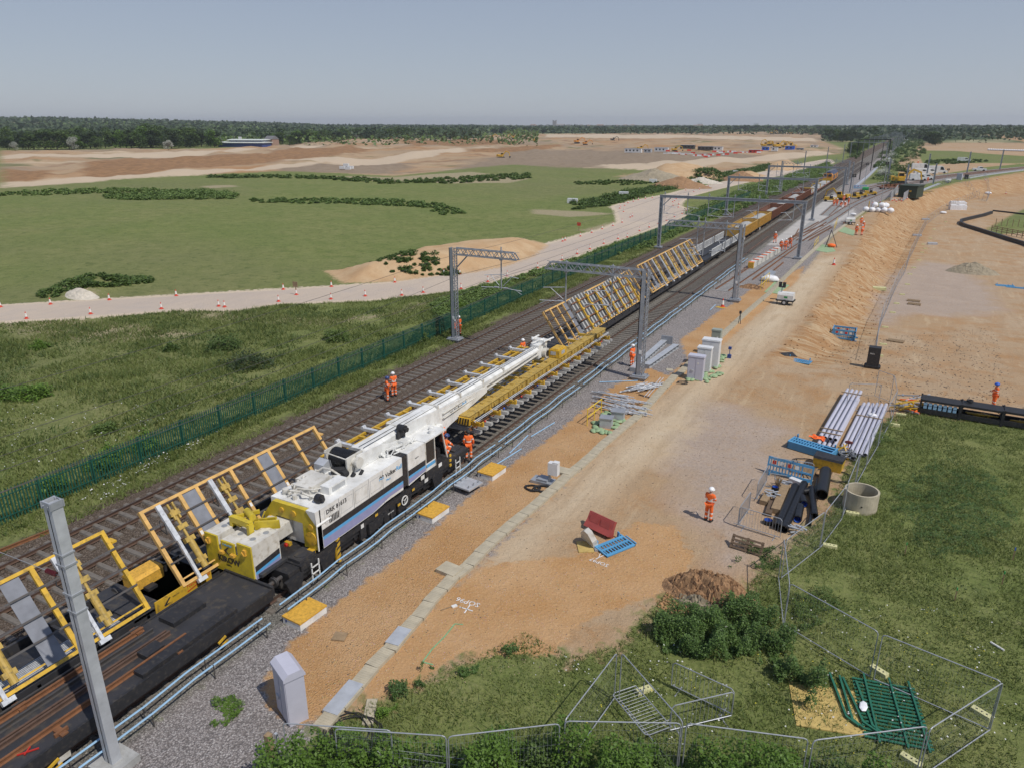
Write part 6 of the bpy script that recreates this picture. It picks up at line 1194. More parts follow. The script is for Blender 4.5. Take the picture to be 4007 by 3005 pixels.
for p,l_,s_ in(((3012,1102),'crumpled white bag beside the yellow handrail',1.1),((3338,845),'small white bag near the tall white lighting tower',.6),((3690,838),'white bag at the bend of the lower fence',.8),((3865,766),'long white bag beside the far loop of fence',1.0),((3410,1640),'small white bag by the grey pipe ends',.3)):
    m=MB(); m.sphere((0,0,.3),(s_,s_*.6,s_*.4),0,14,8)
    me=m.mesh('white_bag',True)
    for v in me.vertices: v.co+=Vector((random.uniform(-1,1),random.uniform(-1,1),random.uniform(-1,1)))*.06*s_
    tag(link('white_bag',me,M['bag_white'],None,at(*p)),l_,'bag')
sheet([(2985,1092),(3005,1073),(3035,1080),(3020,1098)],'grey board leaning over the crumpled white bag','galv',z=.5)
# survey chalk marks (paint on the ground)
def mark(pts,lab,mm='chalk',w=.05,nm='paint_mark'):
    m=MB(); P_=[at(*p)+Vector((0,0,.012)) for p in pts]
    for a,b_ in zip(P_,P_[1:]): m.beam(a,b_,w,.006)
    tag(m.build(nm,M[mm]),lab,'paint mark')
mark([(1798,2374),(1850,2390)],'long stroke of the white paint cross','chalk',.05); mark([(1817,2398),(1840,2365)],'short stroke of the white paint cross')
mark([(2331,2186),(2368,2170)],'white cross stroke below the blue barrier','chalk',.04); mark([(2352,2158),(2342,2182)],'other white cross stroke below the blue barrier','chalk',.04)
mark([(1780,2440),(1740,2490),(1690,2540),(1655,2588)],'long faded green paint line on the sand','spray_green',.05); mark([(1655,2590),(1695,2600)],'short foot of the faded green paint line','spray_green',.05); mark([(1780,2440),(1812,2443)],'short top of the faded green paint line','spray_green',.04)
def gtext(s,p,q,size,lab):
    a,b_=at(*p),at(*q); r=(b_-a).normalized(); u=Vector((-r.y,r.x,0)); o=text(s,size,M['chalk'],None,a+Vector((0,0,.015)),r,u,'painted_lettering',.002); tag(o,lab,'paint mark')
gtext('SOP96',(1882,2362),(1800,2338),.38,'white hand painted SOP96 beside a cross on the sand'); gtext('SOP97',(2385,2210),(2305,2178),.33,'faint white painted SOP97 below the blue barrier'); gtext('2',(1338,2498),(1344,2484),.25,'white digit 2 on the small square slab')
plank((1725,2388),(1800,2362),'thin stake with white tag lying on the sand',.04,.03); slab((1778,2372),(.14,.22,.05),R(-30),'white tag on the stake','white_paint')
# ---------------- people ----------------
def skin(V_,E_,Rd,root,lvl=2):
    me=bpy.data.meshes.new('sk'); me.from_pydata([tuple(v) for v in V_],E_,[]); o=bpy.data.objects.new('sk',me); COL.objects.link(o)
    sm=o.modifiers.new('s','SKIN'); sm.use_smooth_shade=True
    for i,r in enumerate(Rd): d=me.skin_vertices[0].data[i]; d.radius=(r,r) if not hasattr(r,'__len__') else r; d.use_root=(i==root)
    ss_=o.modifiers.new('u','SUBSURF'); ss_.levels=lvl; ss_.render_levels=lvl
    bpy.context.view_layer.update(); r=bpy.data.meshes.new_from_object(o.evaluated_get(bpy.context.evaluated_depsgraph_get())); bpy.data.objects.remove(o); return r
def make_person(pose):
    J=dict(pel=(0,0,.95),ch=(0,.0,1.32),ne=(0,0,1.50),he=(0,-.01,1.64),ht=(0,0,1.74),
      sl=(-.19,0,1.43),el=(-.27,.02,1.15),wl=(-.26,-.08,.90),hl=(-.26,-.11,.80),sr=(.19,0,1.43),er=(.27,.02,1.15),wr=(.26,-.08,.90),hr=(.26,-.11,.80),
      pl=(-.1,0,.90),kl=(-.12,-.02,.50),al=(-.13,.02,.09),tl=(-.14,-.13,.05),pr=(.1,0,.90),kr=(.12,-.02,.50),ar=(.13,.02,.09),tr=(.14,-.13,.05))
    J.update(pose); J={k:Vector(v) for k,v in J.items()}
    def grow(ch,rad,root,mats,bands,lvl=2):
        ks=[]; E_=[]
        for c in ch:
            for a in c:
                if a not in ks: ks.append(a)
            E_+=[(ks.index(a),ks.index(b)) for a,b in zip(c,c[1:])]
        # chains may carry interpolated names 'a>b:t'
        pt=lambda k:J[k] if '>' not in k else J[k.split('>')[0]].lerp(J[k.split('>')[1].split(':')[0]],float(k.split(':')[1]))
        me=skin([pt(k) for k in ks],E_,[rad[k] for k in ks],ks.index(root),lvl); me.materials.clear()
        for m in mats: me.materials.append(m)
        if bands:
            seg,rng_=bands
            for p in me.polygons:
                c=p.center; best=0
                for a,b,ts in seg:
                    A_,B_=pt(a),pt(b); d=B_-A_; t=(c-A_).dot(d)/d.length_squared; dist=(c-A_-d*t).length
                    if dist<.2 and any(t0<t<t1 for t0,t1 in ts): best=1
                p.material_index=best
        return me
    body=grow([('pel','ch','ne','he','ht'),('ch','sl','el','wl','hl'),('ch','sr','er','wr','hr'),('pel','pl','kl','al'),('pel','pr','kr','ar')],
      dict(pel=(.12,.09),ch=(.14,.09),ne=.055,he=.088,ht=.075,sl=.06,el=.042,wl=.03,hl=.038,sr=.06,er=.042,wr=.03,hr=.038,pl=.085,kl=.058,al=.04,pr=.085,kr=.058,ar=.04),'pel',[M['skin']],None,1)
    jk=grow([('pel','ch','ch>ne:.8'),('ch','sl','el','el>wl:.93'),('ch','sr','er','er>wr:.93')],{'pel':(.18,.14),'ch':(.2,.13),'ch>ne:.8':.08,'sl':.085,'el':.068,'el>wl:.93':.055,'sr':.085,'er':.068,'er>wr:.93':.055},'pel',[M['hivis'],M['reflect']],
      ([('pel','ch',[(-.05,.12),(.38,.55)]),('sl','el',[(.45,.65)]),('sr','er',[(.45,.65)])],0))
    tr=grow([('pel','pl','kl','al'),('pel','pr','kr','ar')],{'pel':(.17,.13),'pl':.115,'kl':.088,'al':.075,'pr':.115,'kr':.088,'ar':.075},'pel',[M['hivis'],M['reflect']],
      ([('kl','al',[(-.02,.14),(.5,.66)]),('kr','ar',[(-.02,.14),(.5,.66)])],0))
    face=MB(); h=J['he']
    d=Vector((0,-.085,0)); face.tube(h+d,h+d+Vector((0,-.025,-.03)),.012,0,6); 
    for s_ in(-1,1): face.sphere(tuple(h+Vector((.032*s_,-.078,.015))),.011,1,6,4); face.sphere(tuple(h+Vector((.088*s_,0,-.005))),(.015,.022,.032),0,6,4)
    face.tube(h+Vector((-.025,-.078,-.05)),h+Vector((.025,-.078,-.05)),.006,2,5); fm=face.mesh('face')
    for m in('skin','boots','barrier_red'): fm.materials.append(M[m])
    hands=MB()
    for w,hh,s_ in(('wl','hl',-1),('wr','hr',1)):
        d=(J[hh]-J[w]).normalized(); sd_=d.cross(Vector((0,1,0.01))).normalized(); cu=Vector((0,-1,0))
        for k in range(4): a=J[hh]+sd_*(-.027+.018*k)+d*.02; L=(.05,.062,.066,.055)[k]; m_=a+d*L*.6+cu*.006; hands.tube(a,m_,.0095,0,6); hands.tube(m_,m_+d*L*.45+cu*.02,.0085,0,6)
        a=J[hh]+sd_*(-.03*s_)-d*.02; hands.tube(a,a+d*.045+sd_*(-.03*s_),.011,0,6)
    hm=hands.mesh('fingers'); hm.materials.append(M['skin'])
    import bmesh
    bme=bmesh.new(); bme.from_mesh(body); bme.from_mesh(hm); bme.to_mesh(body); bme.free()
    hel=MB(); c_=J['ht']; hel.sphere((c_.x,c_.y,c_.z-.03),(.135,.16,.12),0,16,8); hel.tube((c_.x,c_.y-.02,c_.z-.055),(c_.x,c_.y-.02,c_.z-.035),.155,0,16); hme=hel.mesh('helmet',True)
    bt=[]
    for a,t_ in(('al','tl'),('ar','tr')): b=MB(); A_=J[a]; T_=J[t_]; dd=(T_-A_); dd.z=0; dd.normalize(); b.beam(A_-dd*.07+Vector((0,0,-.04)),A_+dd*.2+Vector((0,0,-.055)),.1,.09); b.tube(A_+Vector((0,0,-.06)),A_+Vector((0,0,.06)),.058); bt.append(b.mesh('boot')); bt[-1].materials.append(M['boots'])
    return dict(body=body,jacket=jk,trousers=tr,face=fm,helmet=hme,boots=bt)
POSES=dict(
 stand={}, 
 arms=dict(el=(-.25,-.05,1.18),wl=(-.12,-.27,1.15),hl=(-.05,-.33,1.17),er=(.25,-.05,1.18),wr=(.12,-.27,1.15),hr=(.05,-.33,1.17),he=(0,-.05,1.62),ht=(0,-.05,1.72)),
 walk=dict(kl=(-.11,-.2,.52),al=(-.11,-.26,.12),tl=(-.11,-.42,.1),kr=(.11,.04,.5),ar=(.11,.3,.14),tr=(.11,.18,.06),wl=(-.26,.14,.92),hl=(-.26,.18,.84),wr=(.26,-.2,.95),hr=(.26,-.26,.88)),
 point=dict(el=(-.3,-.2,1.3),wl=(-.3,-.45,1.28),hl=(-.3,-.54,1.27)),
 bend=dict(pel=(0,.12,.88),ch=(0,-.18,1.1),ne=(0,-.3,1.18),he=(0,-.4,1.24),ht=(0,-.44,1.32),sl=(-.18,-.22,1.13),el=(-.22,-.35,.88),wl=(-.18,-.45,.65),hl=(-.16,-.5,.58),sr=(.18,-.22,1.13),er=(.22,-.35,.88),wr=(.18,-.45,.65),hr=(.16,-.5,.58),pl=(-.1,.1,.84),pr=(.1,.1,.84),kl=(-.14,-.08,.48),kr=(.14,-.08,.48)),
 crouch=dict(pel=(0,.1,.42),ch=(0,-.1,.72),ne=(0,-.16,.88),he=(0,-.2,1.0),ht=(0,-.2,1.1),sl=(-.18,-.12,.8),el=(-.26,-.3,.62),wl=(-.18,-.42,.5),hl=(-.15,-.48,.46),sr=(.18,-.12,.8),er=(.26,-.3,.62),wr=(.18,-.42,.5),hr=(.15,-.48,.46),pl=(-.1,.08,.4),pr=(.1,.08,.4),kl=(-.18,-.32,.5),kr=(.18,-.32,.5),al=(-.15,-.02,.09),ar=(.15,-.02,.09),tl=(-.15,-.18,.05),tr=(.15,-.18,.05)),
 sit=dict(pel=(0,0,.5),ch=(0,-.02,.85),ne=(0,-.04,1.02),he=(0,-.07,1.15),ht=(0,-.07,1.25),sl=(-.18,-.02,.95),el=(-.24,-.15,.7),wl=(-.18,-.35,.62),hl=(-.16,-.43,.62),sr=(.18,-.02,.95),er=(.24,-.15,.7),wr=(.18,-.35,.62),hr=(.16,-.43,.62),pl=(-.1,0,.47),pr=(.1,0,.47),kl=(-.14,-.42,.48),kr=(.14,-.42,.48),al=(-.14,-.45,.09),ar=(.14,-.45,.09),tl=(-.14,-.6,.05),tr=(.14,-.6,.05)))
PM={k:make_person(v) for k,v in POSES.items()}
def person(loc,face_deg,pose,lab,hel='helmet_white',grp=None,sc=1.):
    """face_deg: compass heading the person faces in the ground plane (0 = +Y along the track, 90 = +X)"""
    t=thing('person',lab,'person',loc,R(180-face_deg),grp); P_=PM[pose]; t.scale=(sc,)*3
    bo=link('body',P_['body'],None,t); link('face',P_['face'],None,bo); link('jacket',P_['jacket'],None,t); link('trousers',P_['trousers'],None,t)
    for b in P_['boots']: link('boot',b,None,t)
    h_=P_['helmet']
    if hel+'m' not in PM: q=h_.copy(); PM[hel+'m']=1
    key=pose+hel
    if key not in PM: q=h_.copy(); q.materials.clear(); q.materials.append(M[hel]); PM[key]=q
    link('helmet',PM[key],None,t); return t
person(at(2770,2037),15,'arms','worker in orange standing alone on the hardstanding, back to the camera, white helmet')
person(at(1517,1569),45,'arms','worker in orange with a dark blue helmet by the far track, looking down','helmet_blue'); person(at(1543,1551),-60,'arms','worker in orange with white helmet facing the blue helmeted one')
person(at(1797,1313),-60,'point','worker in orange standing at the foot of the left lattice mast'); person(at(1783,1303),-40,'crouch','worker in orange crouching behind the left lattice mast base')
q=g0(2046,1322,1.9); person(Vector((q[0],q[1],gz(q[0],q[1]))),110,'stand','worker in orange half hidden behind the crane boom tip')
person(at(2472,1434),-70,'point','worker in orange reaching toward the near track at the first lattice mast')
person(Vector((-20.65+.75,28.1,1.38)),10,'sit','crane operator in orange seated in the open cab','boots'); person(Vector((-20.65+.75,29.75,1.3)),20,'crouch','worker in orange crouching on the crane front platform','helmet_blue'); person(Vector((-20.65+.2,30.3,1.3)),-30,'bend','second worker in orange bending on the crane front platform','hivis'); person(Vector((-19.6,31.75,0.25)),-30,'stand','worker in orange standing just in front of the crane','boots')
person(at(3031,952),10,'walk','worker in orange walking alone up the empty ballast between the tracks')
person(at(3054,985),10,'walk','left of three workers in orange walking past the striped bundle'); person(at(3072,982),0,'stand','middle one of three workers in orange walking past the striped bundle'); person(at(3090,971),30,'walk','right of three workers in orange walking past the striped bundle')
for p,f,po,l_ in [((3262,809),180,'stand','worker in orange at the left of the group of six on the new ballast'),((3274,808),200,'arms','second worker from left of the group of six on the new ballast'),((3289,812),150,'bend','worker bending at the front left of the group of six'),((3300,792),180,'stand','worker standing at the back of the group of six'),((3306,813),190,'bend','worker bending at the front right of the group of six'),((3319,802),230,'stand','worker at the right end of the group of six')]: person(at(*p),f,po,l_)
person(at(3413,822),-30,'stand','worker in orange alone left of the white bulk bags',sc=1.05)
person(at(3368,886),180,'stand','worker in orange beside the white lighting tower at the trough'); person(at(3349,921),20,'stand','left of two workers in orange in front of the white lighting tower'); person(at(3371,922),-60,'arms','right of two workers in orange in front of the white lighting tower'); person(at(3376,906),200,'arms','worker mostly hidden behind the pair near the white lighting tower')
person(at(3629,714),0,'stand','worker in orange beside the white vans and the excavator arm'); person(at(3591,645),0,'stand','worker in orange behind the white vans'); person(at(3498,613),0,'stand','left of two tiny workers on the bank above the flat track'); person(at(3505,613),90,'bend','right of two tiny workers on the bank above the flat track')
q=g0(3909,1493,1.88); person(Vector((q[0],q[1],gz(q[0],q[1]))),-100,'arms','worker in orange with bright blue helmet behind the black stillages','plastic_blue')
# ---------------- mesh fences -----------
def mesh_panel_geo(L,h,name,tube=.019,step=.11,hs=.45,round_=True):
    b=MB(); r=.12; pts=[(-L/2,0,.1),(-L/2,0,h-r),(-L/2+r*.3,0,h-r*.3),(-L/2+r,0,h),(L/2-r,0,h),(L/2-r*.3,0,h-r*.3),(L/2,0,h-r),(L/2,0,.1),(-L/2,0,.1)]
    b.path(pts,tube,0,8); w=MB(); n_=int(L/step)
    for k in range(1,n_): x=-L/2+k*L/n_; w.add([(x-.0022,0,.12),(x+.0022,0,.12),(x+.0022,0,h-.02),(x-.0022,0,h-.02)],[(0,1,2,3)])
    z=.3
    while z<h-.1: w.add([(-L/2,0,z-.0035),(L/2,0,z-.0035),(L/2,0,z+.0035),(-L/2,0,z+.0035)],[(0,1,2,3)]); z+=hs
    return b.mesh('frame'),w.mesh('wire')
HP={}
def heras(p,q,lab,h=1.95,grp='temporary mesh fence panels',tilt=0,zz=None):
    a=Vector(p) if len(p)==3 else at(*p); b_=Vector(q) if len(q)==3 else at(*q); d=b_-a; L=round(d.length,2)
    key=(round(L,1),h)
    if key not in HP:
        f,w=mesh_panel_geo(L,h,'f'); f.materials.append(M['galv']); w.materials.append(M['galv']); HP[key]=(f,w)
    t=thing('mesh_fence_panel',lab,'fence panel',(a+b_)/2,0,grp); t.rotation_euler=(tilt,-math.asin(max(-1,min(1,d.z/d.length))),math.atan2(d.y,d.x)); f,w=HP[key]; link('frame',f,None,t); link('wire_mesh',w,None,t); return t
FB=None
def block(p,lab,rz=0):
    global FB
    if FB is None:
        m=MB(); m.box((0,0,.07),(.62,.24,.14),0,None,.95,.9); 
        FB=m.mesh('fence_foot'); FB.materials.append(M['block_yellow'])
        m=MB(); 
        for x in(-.15,0,.15): m.tube((x,0,.14),(x,0,.145),.03,0,8)
        globals()['FB2']=m.mesh('socket'); globals()['FB2'].materials.append(M['black'])
    t=thing('ballast_block',lab,'fence foot',at(*p),rz,'pale yellow fence feet'); link('block',FB,None,t); link('socket',FB2,None,t)
# near run: bottom edge and right corner (picture spots of the feet, ground)
near=0 and [((1150,2990),(1545,3080),'leftmost mesh panel behind the tall grey cabinet'),((1340,3010),(1760,3090),'overlapping second mesh panel behind the black cable coil'),((1765,3095),(2195,3080),'third mesh panel, in the brambles'),((2210,3085),(2670,3080),'mesh panel along the bottom closing the triangle'),((2685,3090),(3165,3150),'mesh panel right of the triangle, bottom edge'),((3180,3155),(3600,3090),'mesh panel in front of the green steel stack')]
def top2(p,q,lab,h=1.95):
    a=g0(p[0],p[1],h); b_=g0(q[0],q[1],h); heras((a[0],a[1],gz(a[0],a[1])),(b_[0],b_[1],gz(b_[0],b_[1])),lab,h)
top2((1107,2828),(1530,2856),'leftmost mesh panel behind the tall grey cabinet'); top2((1310,2850),(1745,2878),'overlapping second mesh panel behind the black cable coil'); top2((1753,2880),(2190,2830),'third mesh panel, among the brambles')
top2((2211,2820),(2665,2828),'mesh panel along the bottom closing the triangle'); top2((2685,2828),(3165,2890),'mesh panel right of the triangle along the bottom'); top2((3183,2895),(3630,2840),'mesh panel in front of the green steel stack'); top2((3640,2850),(3926,2668),'mesh panel at the bottom right corner running away')
top2((3455,2480),(3920,2665),'mesh panel behind the green steel stack, right half'); top2((3095,2282),(3436,2470),'mesh panel behind the green steel stack, left half')
top2((2212,2815),(2413,2553),'left leaning side of the mesh triangle'); top2((2433,2553),(2672,2822),'right side of the mesh triangle')
for p,q,l_ in [((3090,2285),(3068,2105),'mesh panel at the corner by the timber pen'),((3078,2110),(3230,2000),'mesh panel in front of the pen, running right'),((3232,2000),(3318,1893),'mesh panel beside the concrete ring'),((3320,1885),(3365,1775),'mesh panel just beyond the concrete ring'),((3368,1775),(3410,1705),'mesh panel beside the grey pipe ends'),((3412,1700),(3455,1632),'mesh panel opposite the white bag'),((3456,1630),(3512,1530),'mesh panel near the tackle heap'),((3512,1530),(3500,1470),'mesh panel past the tackle heap'),((3500,1470),(3440,1450),'mesh panel behind the black generator'),((3326,1500),(3450,1505),'wide mesh gate at the fence bend, shut')]: top2(p,q,l_)
pts=[(3418,1425),(3428,1340),(3448,1265),(3470,1215),(3492,1160),(3515,1110),(3540,1070),(3556,1020),(3578,975),(3598,930),(3625,880),(3680,838),(3735,810),(3800,782),(3830,770)]
k=0
for a,b_ in zip(pts,pts[1:]):
    A_,B_=at(*a),at(*b_); d=B_-A_; n_=max(1,round(d.length/3.5))
    for i in range(n_):
        p_=A_+d*(i/n_); q_=A_+d*((i+.97)/n_); p_.z=gz(p_.x,p_.y); q_.z=gz(q_.x,q_.y); heras(tuple(p_),tuple(q_),'long bank foot mesh fence panel, '+('near part beyond the black generator' if p_.y<95 else 'middle part' if p_.y<150 else 'far part curving right'),1.95,'long mesh fence run at the foot of the bank')
pts=[(3660,735),(3720,748),(3770,760),(3815,775),(3860,790),(3870,770),(3840,735)]
for a,b_ in zip(pts,pts[1:]):
    A_,B_=at(*a),at(*b_); d=B_-A_; n_=max(1,round(d.length/3.5))
    for i in range(n_): p_=A_+d*(i/n_); q_=A_+d*((i+.97)/n_); p_.z=gz(p_.x,p_.y); q_.z=gz(q_.x,q_.y); heras(tuple(p_),tuple(q_),'panel of the far zigzag mesh fence on the bank',1.95,'far zigzag mesh fence')
for p,l_,rz in [((3438,2630),'pale fence foot between the two panels behind the green steel stack',-.5),((3838,2795),'pale fence foot inside the bottom right fence corner',-.5),((3563,2980),'pale fence foot at the bottom below the green steel stack',-.4),((3335,2012),'pale fence foot beside the concrete ring',.1),((3247,2140),'pale fence foot below the concrete ring',.1),((3500,1665),'pale fence foot in the grass opposite the tackle heap',0),((3525,1625),'pale fence foot by the tackle heap',0),((2520,2705),'two tone feet lying on the crowd barrier',.9)]: block(p,l_,rz)
for i,p in enumerate([(3440,1395),(3455,1350),(3463,1283),(3492,1225),(3508,1190),(3530,1155),(3550,1115),(3560,1075),(3575,1050),(3595,1020),(3608,990),(3620,975),(3612,958),(3640,935),(3655,900),(3700,870)]): block(p,'pale yellow foot of the long mesh fence, lower yard '+('near the black generator' if i<4 else 'opposite the pallets and sand heap' if i<10 else 'toward the bend'),.1)
for p in [(3395,1385),(3408,1345),(3480,1180)]: pass
# crowd barriers
CBm=None
def crowd(p,q,lab,h=1.1,L=None,flat=0):
    global CBm
    a,b_=at(*p),at(*q); d=b_-a; L=2.3
    if CBm is None:
        m=MB(); r=.1; m.path([(-L/2,0,.15),(-L/2,0,h-r),(-L/2+r,0,h),(L/2-r,0,h),(L/2,0,h-r),(L/2,0,.15),(-L/2,0,.15)],.019,0,7); f=m.mesh('frame'); m=MB()
        for k in range(1,15): x=-L/2+k*L/15; m.tube((x,0,.15),(x,0,h),.008,0,5)
        bb_=m.mesh('bars'); m=MB()
        for x in(-L/2+.3,L/2-.3): m.beam((x,-.28,.01),(x,.28,.01),.04,.02); m.tube((x,0,0),(x,0,.16),.015)
        ff=m.mesh('feet'); CBm=(f,bb_,ff)
        for q_ in CBm: q_.materials.append(M['galv'])
    t=thing('crowd_barrier',lab,'crowd barrier',(a+b_)/2+Vector((0,0,.25 if flat else 0)),0,'galvanised crowd barriers'); t.rotation_euler=(flat,0,math.atan2(d.y,d.x)); 
    for n_,me in zip(('frame','bars','feet'),CBm): link(n_,me,None,t)
    t.scale=(d.length/2.3,1,1) if d.length<2.2 else (1,1,1)
crowd((2885,2062),(3050,2112),'crowd barrier in front of the pen, facing the camera'); crowd((2888,2060),(2930,2000),'short crowd barrier at the left corner of the pen'); crowd((2944,1985),(3010,1870),'crowd barrier along the left side of the pen'); crowd((3012,1860),(3175,1885),'crowd barrier behind the blue slotted barrier')
crowd((2625,2692),(2860,2805),'crowd barrier standing right of the mesh triangle, rear'); crowd((2620,2870),(2860,2812),'crowd barrier standing right of the mesh triangle, front'); crowd((2500,2700),(2640,2860),'crowd barrier lying flat inside the mesh triangle',flat=R(88))
# green palisade stack and plywood
q=aD(1872,1530); t=thing('plywood_sheet','weathered yellow plywood sheet under the green steel stack','plywood',at(3290,2780),R(15)); m=MB(); m.bb((-1.5,-1.0,0),(.6,1.0,.04)); m.build('sheet',M['ply'],t)
t=thing('palisade_stack','flat stack of dark green palisade panels lying in the grass','fence panels',at(3480,2790),R(12)); m=MB()
for k in range(17): m.bb((-.95,-1.35+k*.165,.06),(1.0,-1.27+k*.165,.09))
m.build('pales',M['green_paint'],t)
for x in(-.55,.25,.85): m=MB(); m.bb((x-.03,-1.5,.091),(x+.03,1.6,.15)); m.build('rail',M['green_paint'],t)
for i,(x,r) in enumerate(((-1.25,8),(-1.0,4),(-.8,10),(-.45,6))): m=MB(); m.bb((-.035,-1.1,.05),(.035,.9,.12)); m.beam((0,-1.1,.09),(.28,-1.45,.1),.07,.06); o=m.build('fence_post',M['green_paint'],None,at(3480,2790)+Vector((x-.35,.1,.02)),R(12+r)); tag(o,'green steel post on the plywood, %s from the left'%['first','second','third','fourth'][i],'fence post')
m=MB(); m.sphere((0,0,0),(.13,.26,.03),0,7,4); tag(m.build('crumpled_sheet',M['bag_white'],None,at(3375,2780)+Vector((0,0,.2))),'crumpled grey white sheet on the green steel stack','sheet')
for p,l_ in (((3962,2190),'thin marker stake with blue top at the right picture edge'),((3735,2350),'thin wooden stake in the grass, left of two'),((3920,2285),'thin wooden stake with green top in the grass'),((3540,2170),'wooden stake near the concrete ring')):
    t=thing('marker_stake',l_,'stake',at(*p)); m=MB(); m.bb((-.02,-.02,0),(.02,.02,.5)); m.build('stake',M['wood'],t); m=MB(); m.bb((-.022,-.022,.5),(.022,.022,.62)); m.build('tip',M['plastic_blue' if 'blue' in l_ else 'bright_green'],t)
m=MB(); m.tube((0,0,.05),(.4,-.3,.05),.04); tag(m.build('white_tube',M['white_paint'],None,at(3875,2515)),'short white tube lying in the grass','tube')
# old post and wire fence at the bottom
t=thing('wire_fence','old post and wire fence in the brambles at the bottom edge','fence',at(1090,2960)); o=t.location
for p,mm,r in(((1065,2990),'wood',.09),((1095,2985),'galv_light',.04),((1490,3060),'galv_light',.035),((1940,3100),'wood_dark',.06)): q=at(*p); m=MB(); m.bb((q.x-o.x-r,q.y-o.y-r,-.1),(q.x-o.x+r,q.y-o.y+r,1.15)); m.build('post',M[mm],t)
for z in(.5,.85,1.1): m=MB(); a,b_=at(1095,2985)-o,at(1940,3100)-o; m.tube(a+Vector((0,0,z)),b_+Vector((0,0,z)),.006,0,4); m.build('wire',M['galv'],t)
# ---------------- far right works -------
t=thing('relay_kiosk','dark green windowless kiosk inside a pale palisade on the curve','kiosk',at(3560,778),R(-14)); m=MB(); m.bb((-2.2,-3.2,0),(2.2,3.2,2.9)); m.build('walls',M['dark_green'],t); m=MB(); m.bb((-2.4,-3.4,2.9),(2.4,3.4,3.1)); m.build('roof',M['dark_green'],t); m=MB(); m.bb((-1.2,-3.24,.1),(-.1,-3.201,2.2)); m.build('door',M['dark_green'],t); m=MB(); m.bb((.4,-3.22,1.5),(.9,-3.201,1.9)); m.bb((.4,-3.22,.6),(.6,-3.201,.8)); m.build('sign',M['yellow'],t)
def pal(p,q,lab,h=2.1):
    a,b_=at(*p),at(*q); t=thing('kiosk_palisade',lab,'fence',a,0,'pale palisade round the kiosk'); d=b_-a; n_=int(d.length/.16); m=MB()
    for k in range(n_): e=d*(k/n_); m.beam(e,e+Vector((0,0,h)),.09,.02,0,(d.y,-d.x,0))
    m.build('pales',M['galv_light'],t); m=MB(); m.beam(Vector((0,0,.4)),d+Vector((0,0,.4)),.04,.06); m.beam(Vector((0,0,h-.4)),d+Vector((0,0,h-.4)),.04,.06); m.build('rails',M['galv_light'],t)
pal((3483,788),(3511,752),'pale palisade fence left of the dark kiosk'); pal((3532,790),(3557,793),'short pale palisade in front of the dark kiosk'); pal((3558,793),(3607,763),'long pale palisade right of the dark kiosk')
def excavator(p,rz,lab,sc=1.,colr='digger_yellow',name='excavator',arm=1):
    t=thing(name,lab,'excavator',at(*p),rz,'excavators and plant'); t.scale=(sc,)*3
    for y in(-1.15,1.15): m=MB(); m.prism([(-1.9,.15),(-1.6,0),(1.6,0),(1.9,.15),(1.95,.55),(1.6,.8),(-1.6,.8),(-1.95,.55)],y-.28,y+.28,'y'); m.build('track',M['black'],t)
    m=MB(); m.bb((-2.1,-1.3,1.0),(1.2,1.3,1.9)); m.bb((-2.3,-1.3,1.1),(-1.2,1.3,2.2)); m.bb((-.5,-.5,.7),(.5,.5,1.0)); m.build('body',M[colr],t)
    m=MB(); m.bb((-.2,.4,1.9),(1.3,1.3,3.0)); c_=m.build('cab',M[colr],t); m=MB(); m.bb((-.1,1.301,2.1),(1.2,1.31,2.9)); m.bb((1.301,.5,2.0),(1.31,1.2,2.9)); m.bb((-.1,.39,2.1),(1.2,.399,2.9)); m.build('window',M['glass_dark'],c_)
    m=MB(); m.beam((1.0,-.2,1.6),(3.2,-.2,4.0),.35,.5); m.beam((3.2,-.2,4.0),(5.2,-.2,3.2),.3,.45); m.build('boom',M[colr],t); m=MB(); m.beam((5.1,-.2,3.4),(5.6,-.2,1.2),.25,.35); m.build('stick',M[colr],t); m=MB(); m.prism([(5.3,.3),(6.1,.5),(6.0,1.3),(5.4,1.3)],-.7,.3,'y'); m.build('bucket',M['dark_steel'],t); return t
excavator((3515,722),R(12),'yellow road rail excavator with its arm over the white vans',1.15)
t=thing('rail_trailer','yellow flat trailer with rusty machinery left of the excavator','trailer',at(3492,742),R(25)); m=MB(); m.bb((-4,-1.2,.5),(4,1.2,.8)); m.bb((2,-1,.8),(4,1,1.5)); m.build('deck',M['brown_wagon'],t); m=MB()
for k in range(12): m.box((random.uniform(-3,3.5),random.uniform(-.8,.8),1.1),(random.uniform(.4,1),random.uniform(.3,.8),random.uniform(.4,.9)))
m.build('machinery',M['rust'],t); m=MB(); 
for x in(-3,3):
    for y in(-1,1): m.tube((x,y-.1,.35),(x,y+.1,.35),.35,0,12)
m.build('wheels',M['black'],t)
def trolley(p,rz,lab):
    t=thing('track_trolley',lab,'track machine',at(*p),rz,'yellow track machines by the group of workers'); m=MB(); m.bb((-1.6,-.9,.35),(1.6,.9,.65)); m.bb((-1.5,-.85,.65),(-.4,.85,1.1)); m.bb((.5,-.8,.65),(1.4,.8,1.0)); m.build('body',M['yellow'],t); m=MB(); m.path([(-.2,-.7,.65),(-.2,-.7,1.6),(.4,-.7,1.6),(.4,.7,1.6),(-.2,.7,1.6),(-.2,.7,.65)],.05); m.bb((-.3,-.4,.7),(.4,.4,1.3)); m.build('engine',M['black'],t); m=MB()
    for x in(-1.1,1.1):
        for y in(-.95,.95): m.tube((x,y-.08,.3),(x,y+.08,.3),.3,0,12)
    m.build('wheels',M['rubber'],t)
trolley((3340,779),R(8),'yellow track machine, left of two on the curve'); trolley((3366,772),R(8),'yellow track machine, right of two on the curve'); trolley((3405,765),R(5),'small yellow machine beyond the orange sack')
